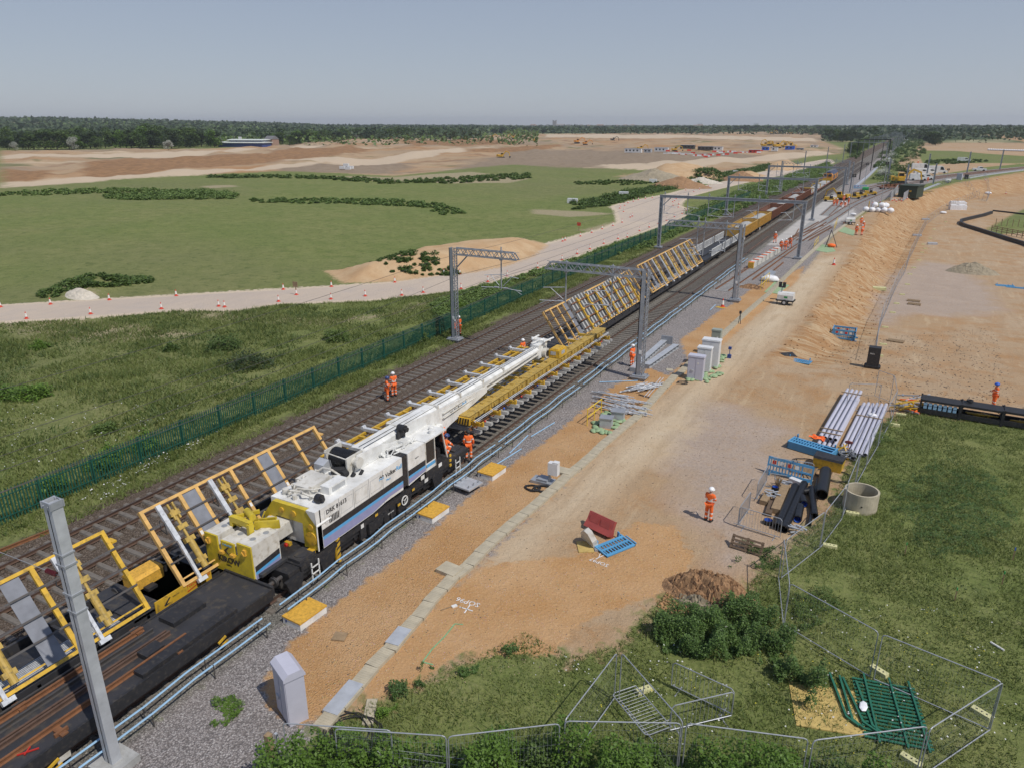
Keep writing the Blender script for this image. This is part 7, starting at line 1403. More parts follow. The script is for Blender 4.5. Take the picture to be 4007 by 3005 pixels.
excavator((3290,785),R(170),'compact yellow machine behind the group of six workers',.7); trolley((3250,790),R(0),'tall dark hose reel trolley left of the group of six')
t=thing('fuel_stand','yellow bollard like stand by the bulk bags','stand',at(3397,825)); m=MB(); m.bb((-.4,-.4,0),(.4,.4,.6)); m.tube((0,0,.6),(0,0,2.),.1); m.build('stand',M['yellow'],t)
ped_barrier((3365,740),R(10),'light blue barrier cluster far off by the trackside',False,0,3.5); 
for i in range(6):
    a=at(3585+i*8,770-i*3); m=MB(); m.beam((-2,0,0),(2,0,0),.3,.25); tag(m.build('timber_stack',M['ply' if i%2 else 'wood'],None,a+Vector((0,0,.2)),R(20)),'long timber in the stack right of the kiosk, %s'%['lowest','second','third','fourth','fifth','topmost'][i],'timber','timbers stacked by the kiosk')
def van(p,rz,lab,L=5.8,h=2.5,kind='van'):
    t=thing('parked_van' if kind=='van' else 'parked_pickup',lab,kind,at(*p),rz,'white vehicles parked near the curve'); w=1.0
    if kind=='van': pr=[(-L/2,.35),(L/2,.35),(L/2,1.0),(L/2-.9,1.25),(L/2-1.7,h-.1),(L/2-2.,h),(-L/2+.1,h),(-L/2,h-.2)]
    else: pr=[(-L/2,.35),(L/2,.35),(L/2,.95),(L/2-1.2,1.1),(L/2-1.7,1.75),(-.5,1.75),(-.7,1.1),(-L/2,1.1)]
    m=MB(); m.prism(pr,-w,w,'y'); b_=m.build('body',M['white_paint'],t); m=MB()
    for y in(-w-.01,w+.01): m.prism([(L/2-1.15,1.3),(L/2-1.75,h-.3 if kind=='van' else 1.65),(L/2-2.6,h-.3 if kind=='van' else 1.65),(L/2-2.6,1.3)],y-.005,y+.005,'y')
    m.add([(L/2-.93,-w*.85,1.3),(L/2-.93,w*.85,1.3),(L/2-1.62,w*.8,h-.25),(L/2-1.62,-w*.8,h-.25)],[(0,1,2,3)]); m.build('window',M['glass_dark'],b_)
    for x in(-L/2+1.,L/2-1.):
        for y in(-w,w): m=MB(); m.tube((x,y-.12,.35),(x,y+.12,.35),.35,0,14); m.build('wheel',M['rubber'],t)
    for y in(-.7,.7): m=MB(); m.bb((L/2,y-.15,.7),(L/2+.02,y+.15,.95)); m.build('headlight',M['glass_dark'],t)
for p,rz,l_,L,h in [((3602,671),10,'largest white van, tallest of the parked group',7,3.),((3605,684),14,'white van second in front of the tallest van',5.2,2.1),((3636,683),14,'white van beside the leaning mast, middle of the group',5.2,2.1),((3665,679),8,'white long van at the right end of the group',7,2.7),((3592,708),12,'white van half hidden behind the excavator arm, nearest camera',5.6,2.2),((3620,705),12,'white van by the lone orange worker',5.2,2.0),((3771,634),0,'lone white van out on the grass strip',6,2.1)]: van(p,R(rz),l_,L,h)
van((3831,671),R(5),'pale pickup truck alone on the tan track right of the vans',5.,1.8,'pickup')
for i in range(4): 
    a=at(3735+ (i%2)*22,822-(i//2)*14); m=MB(); m.box((0,0,.55),(2.6,1.9,1.1)); m.bb((-1.2,-.9,1.1),(.9,.7,1.35)); tag(m.build('wrapped_stack',M['bag_white'],None,a,R(12)),'white wrapped stack by the lower fence, %s'%['front left','front right','rear left','rear right'][i],'wrapped stack','white wrapped stacks')
for i,(p,l_) in enumerate([((3622,862),'pale block left of the fence bend'),((3588,925),'pale slab bundle inside the fence'),((3648,958),'small stack of silver tubes on the lower yard'),((3440,1135),'lone pale yellow foot inside the fence')]): slab(p,(1.6,.8,.35),R(10),l_,'galv_light' if i<3 else 'block_yellow',nm='block_stack')
# silt fence, dark strips, post and rail
def strip(pts,lab,h,w,mm,name='silt_fence',cat='silt fence',wob=0):
    m=MB(); P_=[at(*p) for p in pts]
    for a,b_ in zip(P_,P_[1:]): m.beam(a+Vector((0,0,h/2)),b_+Vector((0,0,h/2)),w,h)
    tag(m.build(name,M[mm]),lab,cat)
strip([(4100,1000),(4007,962),(3950,945),(3879,922),(3820,903),(3777,890),(3757,880),(3760,870),(3790,862),(3850,848),(3880,838)],'black silt fence winding round the sandy plot at right',.7,.5,'black_film')
strip([(4100,850),(4007,842),(3950,835),(3885,828)],'thin dark edging below the green patch at right',.35,.3,'black_film')
t=thing('post_and_rail_fence','timber post and rail fence on the sandy plot at the right edge','fence',at(3880,890)); o=t.location
for k in range(9): q=at(3878+k*20,908+k*4); m=MB(); m.bb((q.x-o.x-.07,q.y-o.y-.07,q.z-o.z),(q.x-o.x+.07,q.y-o.y+.07,q.z-o.z+1.3)); m.build('post',M['wood'],t)
for h in(.45,.85,1.2): a,b_=at(3878,908)-o,at(4100,952)-o; m=MB(); m.beam(a+Vector((0,0,h)),b_+Vector((0,0,h)),.05,.12); m.build('rail',M['wood'],t)
for k in range(6): q=at(3895+k*22,885+k*1); m=MB(); m.bb((q.x-o.x-.06,q.y-o.y-.06,q.z-o.z),(q.x-o.x+.06,q.y-o.y+.06,q.z-o.z+1.6)); m.build('post',M['wood'],t)
# pale kerb along curve and right trough
def kerb(pts,lab,w=.8,h=.25): strip(pts,lab,h,w,'galv_light','concrete_kerb','kerb')
kerb([(3790,700),(3860,688),(3940,677),(4020,667)],'pale concrete kerb edging the outside of the curve, right part'); kerb([(3605,750),(3640,735),(3675,722)],'pale concrete kerb edging the outside of the curve, left part'); kerb([(3345,735),(3400,690),(3450,640),(3475,628),(3490,610),(3530,570),(3555,545)],'pale concrete trough on the right verge beyond the yellow machines',.9,.3); kerb([(3240,748),(3290,742),(3320,735)],'x',.1,.05) if 0 else None
for i in range(17): m=MB(); m.sphere((0,0,.6),(.9,.8,.7),0,10,6); tag(m.build('bulk_bag',M['bag_white'],None,at(3868+i*9,590+i*.3)),'white bag in the long far row at the right edge','bulk bag','far row of white bags')
# heaps
def heap(p,rx_,ry_,h,lab,mm,rough=.2,n=44,name='spoil_heap',seed=1):
    m=MB(); c_=at(*p); V_=[];Ff=[]
    for j in range(n+1):
        for i in range(n+1):
            u,v=i/n*2-1,j/n*2-1; r=math.hypot(u,v); z=max(0,1-r**1.2)*h*1.1*(.6+.8*float(fbm(np.array(u*2.2+seed*7.),np.array(v*2.2),seed,4)))
            z+=rough*(float(vnoise(np.array(u*n/2.2+seed*3.1),np.array(v*n/2.2),seed))-.5)*min(1,max(0,(1.0-r)*4)) 
            z+=.12*rough*(random.random()-.5)*min(1,max(0,(1.0-r)*4))
            x,y=u*rx_,v*ry_; V_.append((x,y,z-.03+gz(c_.x+x,c_.y+y)-c_.z))
    for j in range(n):
        for i in range(n):
            if math.hypot((i+.5)/n*2-1,(j+.5)/n*2-1)<1: a=j*(n+1)+i; Ff.append((a,a+1,a+n+2,a+n+1))
    m.add(V_,Ff); o=m.build(name,M[mm],None,c_); tag(o,lab,'heap'); return o
mat('soil_orange',(.34,.20,.105),.95,var=.35,vs=4,bump=1,bs=12,dirt=(.16,.095,.05),da=.7); mat('soil_grey',(.33,.28,.20),.95,var=.3,vs=2,bump=1,bs=9,dirt=(.22,.18,.12),da=.7); mat('soil_pale',(.55,.50,.42),.95,var=.2,vs=2,bump=.7,bs=6)
heap((2775,2325),2.0,1.15,1.0,'rubbly orange spoil heap above the fern thicket','soil_orange',.32,60,seed=3); heap((2730,2365),1.0,.5,.4,'small rubble at the left end of the orange heap','soil_grey',.35,30,seed=8)
heap((3805,1068),3.6,2.0,1.7,'grey brown sand heap alone on the lower yard','soil_grey',.22,50,seed=5); heap((322,1163),2.4,1.3,.9,'low pale chalk heap by the haul road, left','soil_pale',.15,30,seed=6)
heap((2940,1128),1.6,.8,.4,'low broken dirt left of the second yellow handrail','soil_orange',.3,30,seed=9)
for k,(x,y,w,h,mm) in enumerate([(2560,705,26,5,'soil_grey'),(2660,700,20,4.5,'soil_orange'),(2745,705,14,2.5,'soil_pale'),(2905,690,16,4,'soil_orange'),(3105,592,16,5,'soil_orange')]): heap((x,y),w*.5,w*.3,h*.6,'stockpile beside the bend of the haul road, %s'%['first from left, grey','second from left, rusty','third, pale chalk','fourth, orange','far one near the site cabins'][k],mm,.4,30,'stockpile',k+11)
# ---------------- far plant and cabins --
for i,(p,sc,rz,c_,l_) in enumerate([((1923,545),2.2,20,'digger_yellow','tiny yellow dumper on the far earthworks, left of three'),((2012,545),2.4,200,'digger_yellow','tiny yellow excavator on the far earthworks, middle of three'),((2036,543),2.2,20,'dark_steel','tiny dark machine on the far earthworks, right of three'),((1960,605),1.6,10,'digger_yellow','yellow excavator on the dark cut face in mid distance'),((2092,556),1.8,180,'digger_yellow','small yellow machine on the orange terrace'),((2258,560),2.2,30,'loco_orange','orange and black excavator on the far terrace'),((2290,574),1.8,20,'loco_orange','long orange machine in front of the far terrace'),((2398,553),2.,10,'dark_steel','dark machine near the far pale ridge'),((2505,593),1.6,10,'digger_yellow','yellow excavator left of the white cabins'),((2640,592),1.5,10,'digger_yellow','yellow excavator among the cabins'),((2990,584),2.0,10,'digger_yellow','yellow excavator, first of the plant yard'),((3010,583),2.,190,'digger_yellow','yellow excavator, second of the plant yard'),((3040,582),2.2,30,'digger_yellow','tallest yellow excavator of the plant yard'),((3068,584),2.,10,'digger_yellow','yellow excavator, fourth of the plant yard'),((3100,580),2.,170,'digger_yellow','yellow excavator, last of the plant yard'),((3020,529),3,0,'digger_yellow','yellow speck of plant on the horizon ridge, left'),((3060,529),3,0,'digger_yellow','yellow speck of plant on the horizon ridge, middle'),((3095,529),3,0,'digger_yellow','yellow speck of plant on the horizon ridge, right')]):
    excavator(p,R(rz),l_,sc*.62,c_)
def cabin(p,L,w,h,lab,mm,rz=0):
    t=thing('site_cabin',lab,'cabin',at(*p),rz,'site cabins and containers'); m=MB(); m.bb((-L/2,-w/2,.2),(L/2,w/2,h)); m.build('walls',M[mm],t); m=MB(); m.bb((-L/2-.1,-w/2-.1,h),(L/2+.1,w/2+.1,h+.15)); m.build('roof',M['galv_light'],t); m=MB()
    for k in range(int(L/2.4)): m.bb((-L/2+.8+k*2.4,-w/2-.03,1.1),(-L/2+1.8+k*2.4,-w/2-.01,2.))
    m.build('windows',M['glass_dark'],t)
for p,L,mm,l_ in [((2478,602),11,'cabinet_white','left white cabin pair beyond the pale plot'),((2588,602),9,'cabinet_white','right white cabin beyond the pale plot'),((2535,598),5,'galv_light','grey container between the white cabins'),((2953,594),7,'red','red container at the end of the striped barrier'),((2995,590),5,'plastic_blue','blue container beside the red one'),((3090,592),6,'plastic_blue','blue container under the yellow plant'),((3130,588),5,'loco_grey','dark container right of the blue one'),((3185,585),6,'cabinet_white','white cabin near the end of the haul road'),((2690,592),10,'dark_steel','long dark cabin left of middle'),((2760,592),10,'dark_steel','long dark cabin behind the striped barrier'),((2810,592),6,'cabinet_white','small white cabin behind the striped barrier'),((3030,600),4,'cabinet_white','small white unit near the plant yard'),((270*1,1),1,'red','')][:12]: cabin(p,L,2.6,2.6,l_,mm)
for i in range(46):
    m=MB(); m.prism([(-.3,0),(.3,0),(.12,.5),(.1,1.),(-.1,1.),(-.12,.5)],-1.3,1.3,'x'); x=2604+i*8.3
    tag(m.build('water_barrier',M['cone_red' if i%2 else 'cabinet_white'],None,at(x,604-i*.09),R(2)),('red' if i%2 else 'white')+' barrier block in the long striped line on the far site road','barrier','striped line of red and white barrier blocks')
for i,p in enumerate([(1340,655),(1355,652),(1362,658),(1372,657),(2240,796),(2440,768),(2555,716),(2665,697),(2740,683),(2880,680)]): m=MB(); m.bb((-1.2,-.6,0),(1.2,.6,1.1)); tag(m.build('concrete_block',M['cabinet_white'],None,at(*p),R(10)),'white block %s'%(['at the scrubby bank left, first','at the scrubby bank left, second','at the scrubby bank left, third','at the scrubby bank left, last','on the verge before the haul road bend','at the outer bend of the haul road','on the green bank, first past the bend','on the green bank, second past the bend','on the green bank, third past the bend','on the green bank, farthest'][i]),'block')
for p,l_ in (((2265,905),'small red and white notice board by the mound end'),((1160,1155),'timber post beside the road, left of the mound')):
    t=thing('sign_post',l_,'sign',at(*p)); m=MB(); m.bb((-.04,-.04,0),(.04,.04,1.4)); m.build('post',M['wood'],t); m=MB(); m.bb((-.35,-.06,.9),(.35,-.041,1.5)); m.build('board',M['cone_red' if 'red' in l_ else 'wood'],t)
# building with curved white roofs
t=thing('low_building','long low building with stepped white roofs beside the left woods','building',at(960,580),R(18)); m=MB(); m.bb((-20,-8,0),(20,8,3.2)); m.bb((-12,-2,3.2),(16,10,5.2)); m.build('walls',M['screen_blue'],t); m=MB(); m.prism([(-9.5,3.2),(9,3.2),(9,3.7),(0,4.2),(-9.5,3.7)],-22,21,'x'); m.prism([(-4,5.2),(12,5.2),(12,5.7),(4,6.2),(-4,5.7)],-14,18,'x'); m.build('roof',M['roof_white'],t); m=MB(); 
for x in(-6,-5,-4): m.tube((x,2,5.5),(x,2,8),.35,0,8)
m.build('vents',M['cabinet_white'],t)
def house(p,w,d,h,lab,wm='brick',rm='roof_grey',rz=0,flat=False,grp='buildings of the distant town'):
    t=thing('far_building',lab,'building',at(*p),rz,grp); m=MB(); m.bb((-w/2,-d/2,-3),(w/2,d/2,h)); m.build('walls',M[wm],t); m=MB()
    if flat: m.bb((-w/2-.3,-d/2-.3,h),(w/2+.3,d/2+.3,h+.6))
    else: m.prism([(-d/2-.4,h),(d/2+.4,h),(0,h+d*.35)],-w/2-.3,w/2+.3,'x')
    m.build('roof',M[rm],t); m=MB()
    for k in range(max(1,int(w/4))):
        for z in range(max(1,int(h/3.2))): m.bb((-w/2+1+k*4,-d/2-.06,1+z*3.2),(-w/2+2.4+k*4,-d/2-.01,2.4+z*3.2))
    m.build('windows',M['glass_dark'],t)
for p,l_ in [((845,572),'brick house left of the white roofed building'),((1065,574),'brick house right of the white roofed building')]: house(p,9,8,5,l_,grp='houses by the woods')
t=thing('cathedral','distant brown cathedral with a square tower on the skyline','cathedral',at(2170,501),R(10)); m=MB(); m.bb((-9,-9,-5),(9,9,34)); 
for a in(-8,8):
    for c_ in(-8,8): m.bb((a-1.5,c_-1.5,34),(a+1.5,c_+1.5,38))
m.build('tower',M['stone_tower'],t); m=MB(); m.bb((9,-8,-5),(55,8,12)); m.prism([(-9,12),(9,12),(0,18)],9,56,'x'); m.build('nave',M['stone_tower'],t)
r2=random.Random(5)
for k in range(44):
    x=2085+k*15.5+r2.uniform(-5,5); dist=r2.choice([498.5,499.5,501,503,505]); w=r2.uniform(12,34); h=r2.uniform(6,13); wm=r2.choice(['brick','pale_wall','brick','stone_tower']); rm=r2.choice(['roof_grey','brick','roof_grey']); fl=r2.random()<.3
    house((x,dist),w,12,h,'%s town building on the hazy skyline, %s roofed'%({'brick':'brick','pale_wall':'pale','stone_tower':'brown'}[wm],'flat' if fl else 'pitch'),wm,rm,r2.uniform(-.5,.5),fl)
for x,w,h,l_ in ((2740,30,14,'pale tower block at the left of the skyline trio'),(2960,26,16,'white stepped block right of the skyline trio'),(2650,22,10,'white block at the foot of the far trees')): house((x,500),w,14,h+6,l_,'cabinet_white','roof_white',0,True)
t=thing('tower_crane','thin distant tower crane on the skyline','crane',at(2440,500)); m=MB(); m.tube((0,0,0),(0,0,22),.7,0,5); m.tube((0,0,20),(14,0,58),.5,0,5); m.build('mast',M['galv_light'],t)
# ---------------- vegetation ------------
def leafV(C,s,upb=.35,asp=.6,g=None):
    """one rhombic leaf per centre, random tilt"""
    g=g or rng; n=len(C); N=g.normal(size=(n,3)); N[:,2]=np.abs(N[:,2])+upb*2; N/=np.linalg.norm(N,axis=1)[:,None]
    T=np.cross(N,g.normal(size=(n,3))); T/=np.linalg.norm(T,axis=1)[:,None]+1e-9; B=np.cross(N,T); s=np.broadcast_to(np.asarray(s,float),(n,))[:,None]*g.uniform(.6,1.4,(n,1))
    V_=np.stack([C-T*s,C-B*s*asp,C+T*s,C+B*s*asp],1).reshape(-1,3); return V_,np.arange(4*n).reshape(n,4)
def crown_mesh(name,seed,n,H,W,leaf,lobes=12,low=.18,upb=.5,cone=0):
    g=np.random.default_rng(seed); Cs=[]; 
    for k in range(lobes):
        z=g.uniform(low,.92); rr_=(1-abs(z-.52)*1.25)**.7 if not cone else (1-z)*1.0+.08; a=g.uniform(0,6.28); q=g.uniform(.2,.75)*rr_*W/2
        c=np.array([q*math.cos(a),q*math.sin(a),z*H]); r=g.uniform(.16,.30)*W*(1.1-.4*z); m_=n//lobes
        D_=g.normal(size=(m_,3)); D_[:,2]=D_[:,2]*.8+.15; D_/=np.linalg.norm(D_,axis=1)[:,None]; Cs.append(c+D_*r*g.uniform(.6,1.05,(m_,1))*np.array([1,1,.8]))
    C=np.concatenate(Cs); C=C[C[:,2]>low*H*.5]; V_,F_=leafV(C,leaf,upb,.7,g); return npmesh(name,V_,F_)
def trunk_mesh(H,r,seed):
    g=random.Random(seed); m=MB(); m.tube((0,0,-.5),(0,0,H*.55),r,0,7,r*.5)
    for k in range(5): a=g.uniform(0,6.28); z=H*g.uniform(.25,.5); m.tube((0,0,z),(math.cos(a)*H*.22,math.sin(a)*H*.22,z+H*.22),r*.4,0,5,r*.12)
    me=m.mesh('trunk'); me.materials.append(M['bark']); return me
TP_=[]
for k,(mm,hw,cn) in enumerate([('leaf_dark',1.0,0),('leaf_mid',1.05,0),('leaf_mid',.85,0),('leaf_bright',.95,0),('leaf_dark',.5,1),('leaf_mid',1.25,0),('blossom',1.1,0),('leaf_dark',.8,0)]):
    me=crown_mesh('crown',50+k,2600,1.,hw,.030,16 if not cn else 12,cone=cn); me.materials.append(M[mm]); TP_.append((me,trunk_mesh(1,.03,k)))
TL_={0:'dark rounded tree',1:'mid green broad tree',2:'slimmer green tree',3:'yellow green tree',4:'narrow dark conifer',5:'wide spreading tree',6:'white flowering tree',7:'dark upright tree'}
tcount=0
def tree(x,y,H,k,where,grp,wsc=1.):
    global tcount
    t=thing('woodland_tree',TL_[k]+' '+where,'tree',(x,y,gz(x,y)-.3),random.uniform(0,6.28),grp); t.scale=(H*wsc,H*wsc,H); cr,tk=TP_[k]; link('crown',cr,None,t); link('trunk',tk,None,t); tcount+=1; return t
def row(pts,n,hlo,hhi,where,grp,kinds,depth=0,js=.5,wsc=1.2):
    P_=[g0(a,b)[:2] for a,b in pts]; seg=[np.hypot(*(b-a)) for a,b in zip(P_,P_[1:])]; T_=sum(seg)
    for i in range(n):
        s_=(i+random.uniform(0,.9))/n*T_; k=0
        while k<len(seg)-1 and s_>seg[k]: s_-=seg[k]; k+=1
        p=P_[k]+(P_[k+1]-P_[k])*min(1,s_/seg[k]); u=p/np.hypot(*p); p=p+u*random.uniform(0,depth); tree(p[0],p[1],random.uniform(hlo,hhi),random.choice(kinds),where,grp,wsc*random.uniform(.85,1.2))
row([(-120,592),(300,588),(640,584),(860,580)],34,9,15,'in the left wood behind the earthworks','trees of the left wood',[0,1,1,2,3,7,0,4],40)
row([(-100,580),(400,577),(850,575)],26,12,17,'in the back rows of the left wood','trees of the left wood, back rows',[0,1,2,7,5],60)
tree(*g0(590,578)[:2],19,5,'standing tallest as a dome above the left wood','trees of the left wood',1.5); tree(*g0(555,580)[:2],16,3,'on the shoulder of the domed tree','trees of the left wood',1.4); tree(*g0(290,588)[:2],9,6,'at the front edge of the left wood','trees of the left wood'); tree(*g0(660,588)[:2],7,6,'at the right of the domed tree','trees of the left wood'); tree(*g0(60,592)[:2],6,6,'at the far left of the wood edge','trees of the left wood')
row([(1060,574),(1140,570),(1240,562)],12,9,13,'right of the white roofed building','trees right of the white roofed building',[1,1,0,3],30)
row([(1240,556),(1500,549),(1760,541)],30,9,14,'in the belt left of centre behind the earthworks','tree belt left of centre',[0,1,2,5,1,7],80,wsc=1.3)
row([(1370,549),(1560,546),(1780,540)],16,5,7,'along the foot of the belt left of centre','flowering trees at the foot of the belt',[6,6,2],5)
row([(1780,533),(2000,528),(2300,523),(2600,519)],34,9,13,'in the hazy belt below the town','hazy tree belt below the town',[0,1,2,7],160,wsc=1.5)
row([(2600,519),(2900,519),(3230,518)],34,13,17,'in the belt below the skyline right of centre','tree belt right of centre',[0,1,1,5,7],120,wsc=1.5)
row([(3225,545),(3290,560),(3370,545)],15,11,14,'in the dense block left of the railway','dense tree block left of the railway',[0,0,7,1],40,wsc=1.2)
row([(3230,530),(3300,530),(3420,528),(3500,515)],20,13,17,'at the back of the block left of the railway','rear trees left of the railway',[0,1,7],80,wsc=1.4)
row([(3300,612),(3340,600),(3380,585),(3430,560),(3460,545)],18,5,8.5,'on the left verge beside the black gantry','verge trees by the black gantry',[1,3,1],12,wsc=1.2)
row([(3570,545),(3600,550),(3640,560),(3665,575)],12,8,12,'on the right bank above the vans','trees on the bank above the vans',[0,1,0],15,wsc=1.2)
row([(3590,520),(3700,530),(3800,524)],14,9,13,'in the dark clump right of the far tracks','dark clump right of the far tracks',[0,7,0,1],40,wsc=1.3)
row([(3560,508),(3750,510),(4060,520)],26,14,18,'in the skyline wood at the right','skyline wood at the right',[0,1,7,0],120,wsc=1.4)
row([(3960,540),(4060,548)],5,8,11,'at the right edge beyond the dirt road','trees at the right edge',[1,0],10)
row([(3800,540),(3830,541)],3,6,9,'standing before the dark green field','trees before the dark green field',[1,0],5)
# distant woodland masses
def mass(azr,r0,r1,n,H,lab,mm,leaf,seed):
    g=np.random.default_rng(seed); A_=g.uniform(*azr,n); r=np.exp(g.uniform(math.log(r0),math.log(r1),n)); x=r*np.sin(A_); y=r*np.cos(A_)
    d=fbm(x/170,y/170,seed,3); keep=d>.44; x,y=x[keep],y[keep]; z=hgt(x,y)+g.uniform(0,1,len(x))**.7*H*(.55+.9*fbm(x/40,y/40,seed+3,2)); C=np.stack([x,y,z],1)
    V_,F_=leafV(C,leaf*(np.hypot(x,y)/1500.)**.8,.3,.75,g); me=npmesh('far_woodland',V_,F_); me.materials.append(M[mm]); o=link('far_woodland',me,None); tag(o,lab,'woodland',kind='stuff')
mass((R(-72),R(-30)),900,3800,52000,10,'hazy woodland covering the left hills','leaf_dark',3.2,1); mass((R(-72),R(-26)),700,3000,16000,8,'lighter woodland on the left hills','leaf_mid',3.,2)
mass((R(-38),R(20)),1500,4200,42000,9,'thin hazy woodland along the middle skyline','leaf_dark',3.6,3); mass((R(-6),R(24)),900,3000,18000,12,'woodland on the right skyline','leaf_dark',3.,4)
# shrubs: low growth along lines and over patches
def scatter(polys,n,seed,k=1.):
    g=np.random.default_rng(seed); out=[]
    for P_ in polys:
        W=np.array([g0(a*k,b*k)[:2] for a,b in P_]); x0,y0=W.min(0); x1,y1=W.max(0); X=g.uniform(x0,x1,n); Y=g.uniform(y0,y1,n); ok=sdf(W,X,Y)>0; out.append(np.stack([X[ok],Y[ok]],1))
    return np.concatenate(out)
def scrub(poly,lab,nb,h,leaf,mm,per=120,cat='shrub',name='scrub',seed=0,wid=1.3,kind=None,flow=None,k=1.):
    """a patch of bushes: nb clumps, each a dome of leaves"""
    g=np.random.default_rng(seed+99); Pc=scatter([poly],nb*4,seed,k); Pc=Pc[:nb]; Z=hgt(Pc[:,0],Pc[:,1]); C=[]
    for (x,y),z in zip(Pc,Z):
        hh=h*g.uniform(.45,1.15); w=hh*wid*g.uniform(.6,1.2); D_=g.normal(size=(per,3)); D_[:,2]=np.abs(D_[:,2]); D_/=np.linalg.norm(D_,axis=1)[:,None]; C.append(np.array([x,y,z])+D_*np.array([w,w,hh])*g.uniform(.35,1.02,(per,1)))
    C=np.concatenate(C); V_,F_=leafV(C,leaf,.8,.6,g); me=npmesh(name,V_,F_); me.materials.append(M[mm])
    o=link(name,me,None); tag(o,lab,cat,kind=kind); return o
sc=lambda *a,**b: scrub(*a,k=K,**b)
sc([(0,418),(120,412),(250,410),(390,413),(395,420),(250,421),(0,423)],'bright green scrub line across the left field, upper',200,.8,.26,'scrub_green',seed=1); sc([(225,425),(360,418),(440,414),(515,424),(505,432),(380,432),(240,432)],'taller scrub line across the left field, lower',260,1.1,.26,'scrub_green',seed=2)
sc([(450,378),(560,380),(700,384),(860,390),(1140,378),(1148,387),(1000,396),(830,397),(690,389),(450,384)],'long dark scrub bank between field and earthworks',460,.9,.32,'leaf_mid',seed=3); sc([(540,432),(700,428),(850,432),(940,440),(1010,462),(960,468),(900,448),(740,440),(550,437)],'grassy green ridge curling across the field',340,.6,.26,'scrub_green',seed=4)
sc([(1240,394),(1350,391),(1430,396),(1350,402),(1240,400)],'thin scrub patch before the pale plot',130,.5,.26,'leaf_mid',seed=5); sc([(75,640),(130,620),(200,605),(330,600),(330,612),(230,628),(120,645)],'dark bushes on the low knoll by the haul road',170,.55,.13,'leaf_mid',per=120,seed=6)
sc([(800,585),(870,572),(940,580),(1000,592),(960,598),(850,600)],'dark shrubs on the small knoll before the sandy mound',90,.45,.12,'leaf_mid',per=120,seed=7)
sc([(1232,440),(1340,418),(1440,398),(1560,376),(1650,358),(1665,365),(1560,392),(1440,412),(1350,436),(1322,445),(1240,452)],'dense green bank along the outer side of the haul road',900,1.0,.24,'leaf_mid',per=80,seed=8)
sc([(1475,462),(1500,455),(1600,410),(1700,380),(1790,352),(1800,372),(1700,412),(1600,455),(1540,475),(1490,480)],'tall yellow green growth between haul road and railway',900,1.1,.20,'scrub_green',per=80,seed=9)
sc([(1100,608),(1250,562),(1330,530),(1440,500),(1485,482),(1500,492),(1400,535),(1300,562),(1200,592),(1120,612)],'leafy band between haul road and green fence, far part',520,.6,.13,'scrub_green',per=90,seed=10); sc([(930,665),(1000,632),(1090,610),(1110,620),(1010,680),(950,700)],'leafy band between haul road and green fence, near part',380,.5,.11,'scrub_green',per=90,seed=11)
sc([(1830,340),(1850,322),(1870,320),(1850,345)],'green growth left of the locomotive',30,2,.3,'leaf_mid',seed=12)
sc([(1880,390),(1895,350),(1910,320),(1935,300),(1960,290),(1985,300),(2000,325),(1985,350),(1960,380),(1925,400),(1895,405)],'tall green bank of bushes right of the far tracks',330,3.0,.34,'leaf_mid',per=150,seed=13,wid=1.)
sc([(1905,345),(1925,335),(1935,350),(1915,360)],'white flowering bush on the bank above the kiosk',10,2.6,.25,'blossom',per=260,seed=14); sc([(1898,378),(1910,370),(1918,380),(1905,386)],'white flowering bush near the yellow excavator',6,2.6,.25,'blossom',per=300,seed=15)
sc([(2000,347),(2100,345),(2140,350),(2050,356),(2000,354)],'dark low scrub strip beyond the parked vans',130,.8,.3,'leaf_mid',seed=16)
# near left bushes
def bush(p,h,w,leaf,mm,lab,n=1500,seed=0,grp=None):
    c_=at(*p); g=np.random.default_rng(seed); D_=g.normal(size=(n,3)); D_[:,2]=np.abs(D_[:,2]); D_/=np.linalg.norm(D_,axis=1)[:,None]; bl=1+.35*np.sin(D_[:,0]*5+seed)*np.cos(D_[:,1]*4+seed*2); C=D_*np.array([w,w,h])*(g.uniform(.3,1.,(n,1))**.5)*bl[:,None]
    V_,F_=leafV(C,leaf,.5,.6,g); me=npmesh('foliage',V_,F_); me.materials.append(M[mm]); t=thing('bush',lab,'bush',c_,0,grp); link('foliage',me,None,t); m=MB()
    for k in range(5): a=k*1.3; m.tube((0,0,-.05),(w*.5*math.cos(a),w*.5*math.sin(a),h*.6),.02,0,5)
    m.build('stems',M['bark'],t)
for i,(p,h,w,mm,l_) in enumerate([((20,1560),1.0,1.1,'leaf_bright','bright bush at the left edge of the near field'),((130,1555),.9,1.3,'leaf_bright','bright bush second from the left edge'),((670,1375),.7,.6,'leaf_mid','small upright bush in the field left of the pair of bushes'),((880,1365),1.1,1.6,'leaf_mid','wide scrubby bush behind the big dark one'),((970,1430),1.0,2.0,'leaf_dark','biggest dark bush of the near field'),((1320,1330),.9,1.3,'leaf_mid','bush nearest the green fence by the left mast'),((155,1365),.7,.7,'leaf_bright','small bright bush in mid field, left'),((1730,1280),1.2,1.1,'leaf_dark','dark bush at the foot of the left lattice mast'),((1790,1210),1.3,.8,'leaf_bright','bright leafy sapling right of the left lattice mast'),((210,1920),.9,.7,'leaf_bright','leafy climber on the green fence, first from left'),((400,1830),.9,.9,'leaf_bright','leafy climber on the green fence, second'),((440,1790),.8,.7,'leaf_bright','leafy bush behind the green fence, third'),((570,1760),1.1,.8,'leaf_bright','leafy climber on the green fence, fourth'),((1640,1340),.9,.9,'leaf_mid','bush in front of the green fence left of the mast'),((410,1690),.5,.8,'leaf_mid','low bright weed clump behind the green fence')]):
    bush(p,h,w,.075 if h<2 else .1,mm,l_,2200 if w>1.2 else 1300,i+5,'bushes of the near left field')
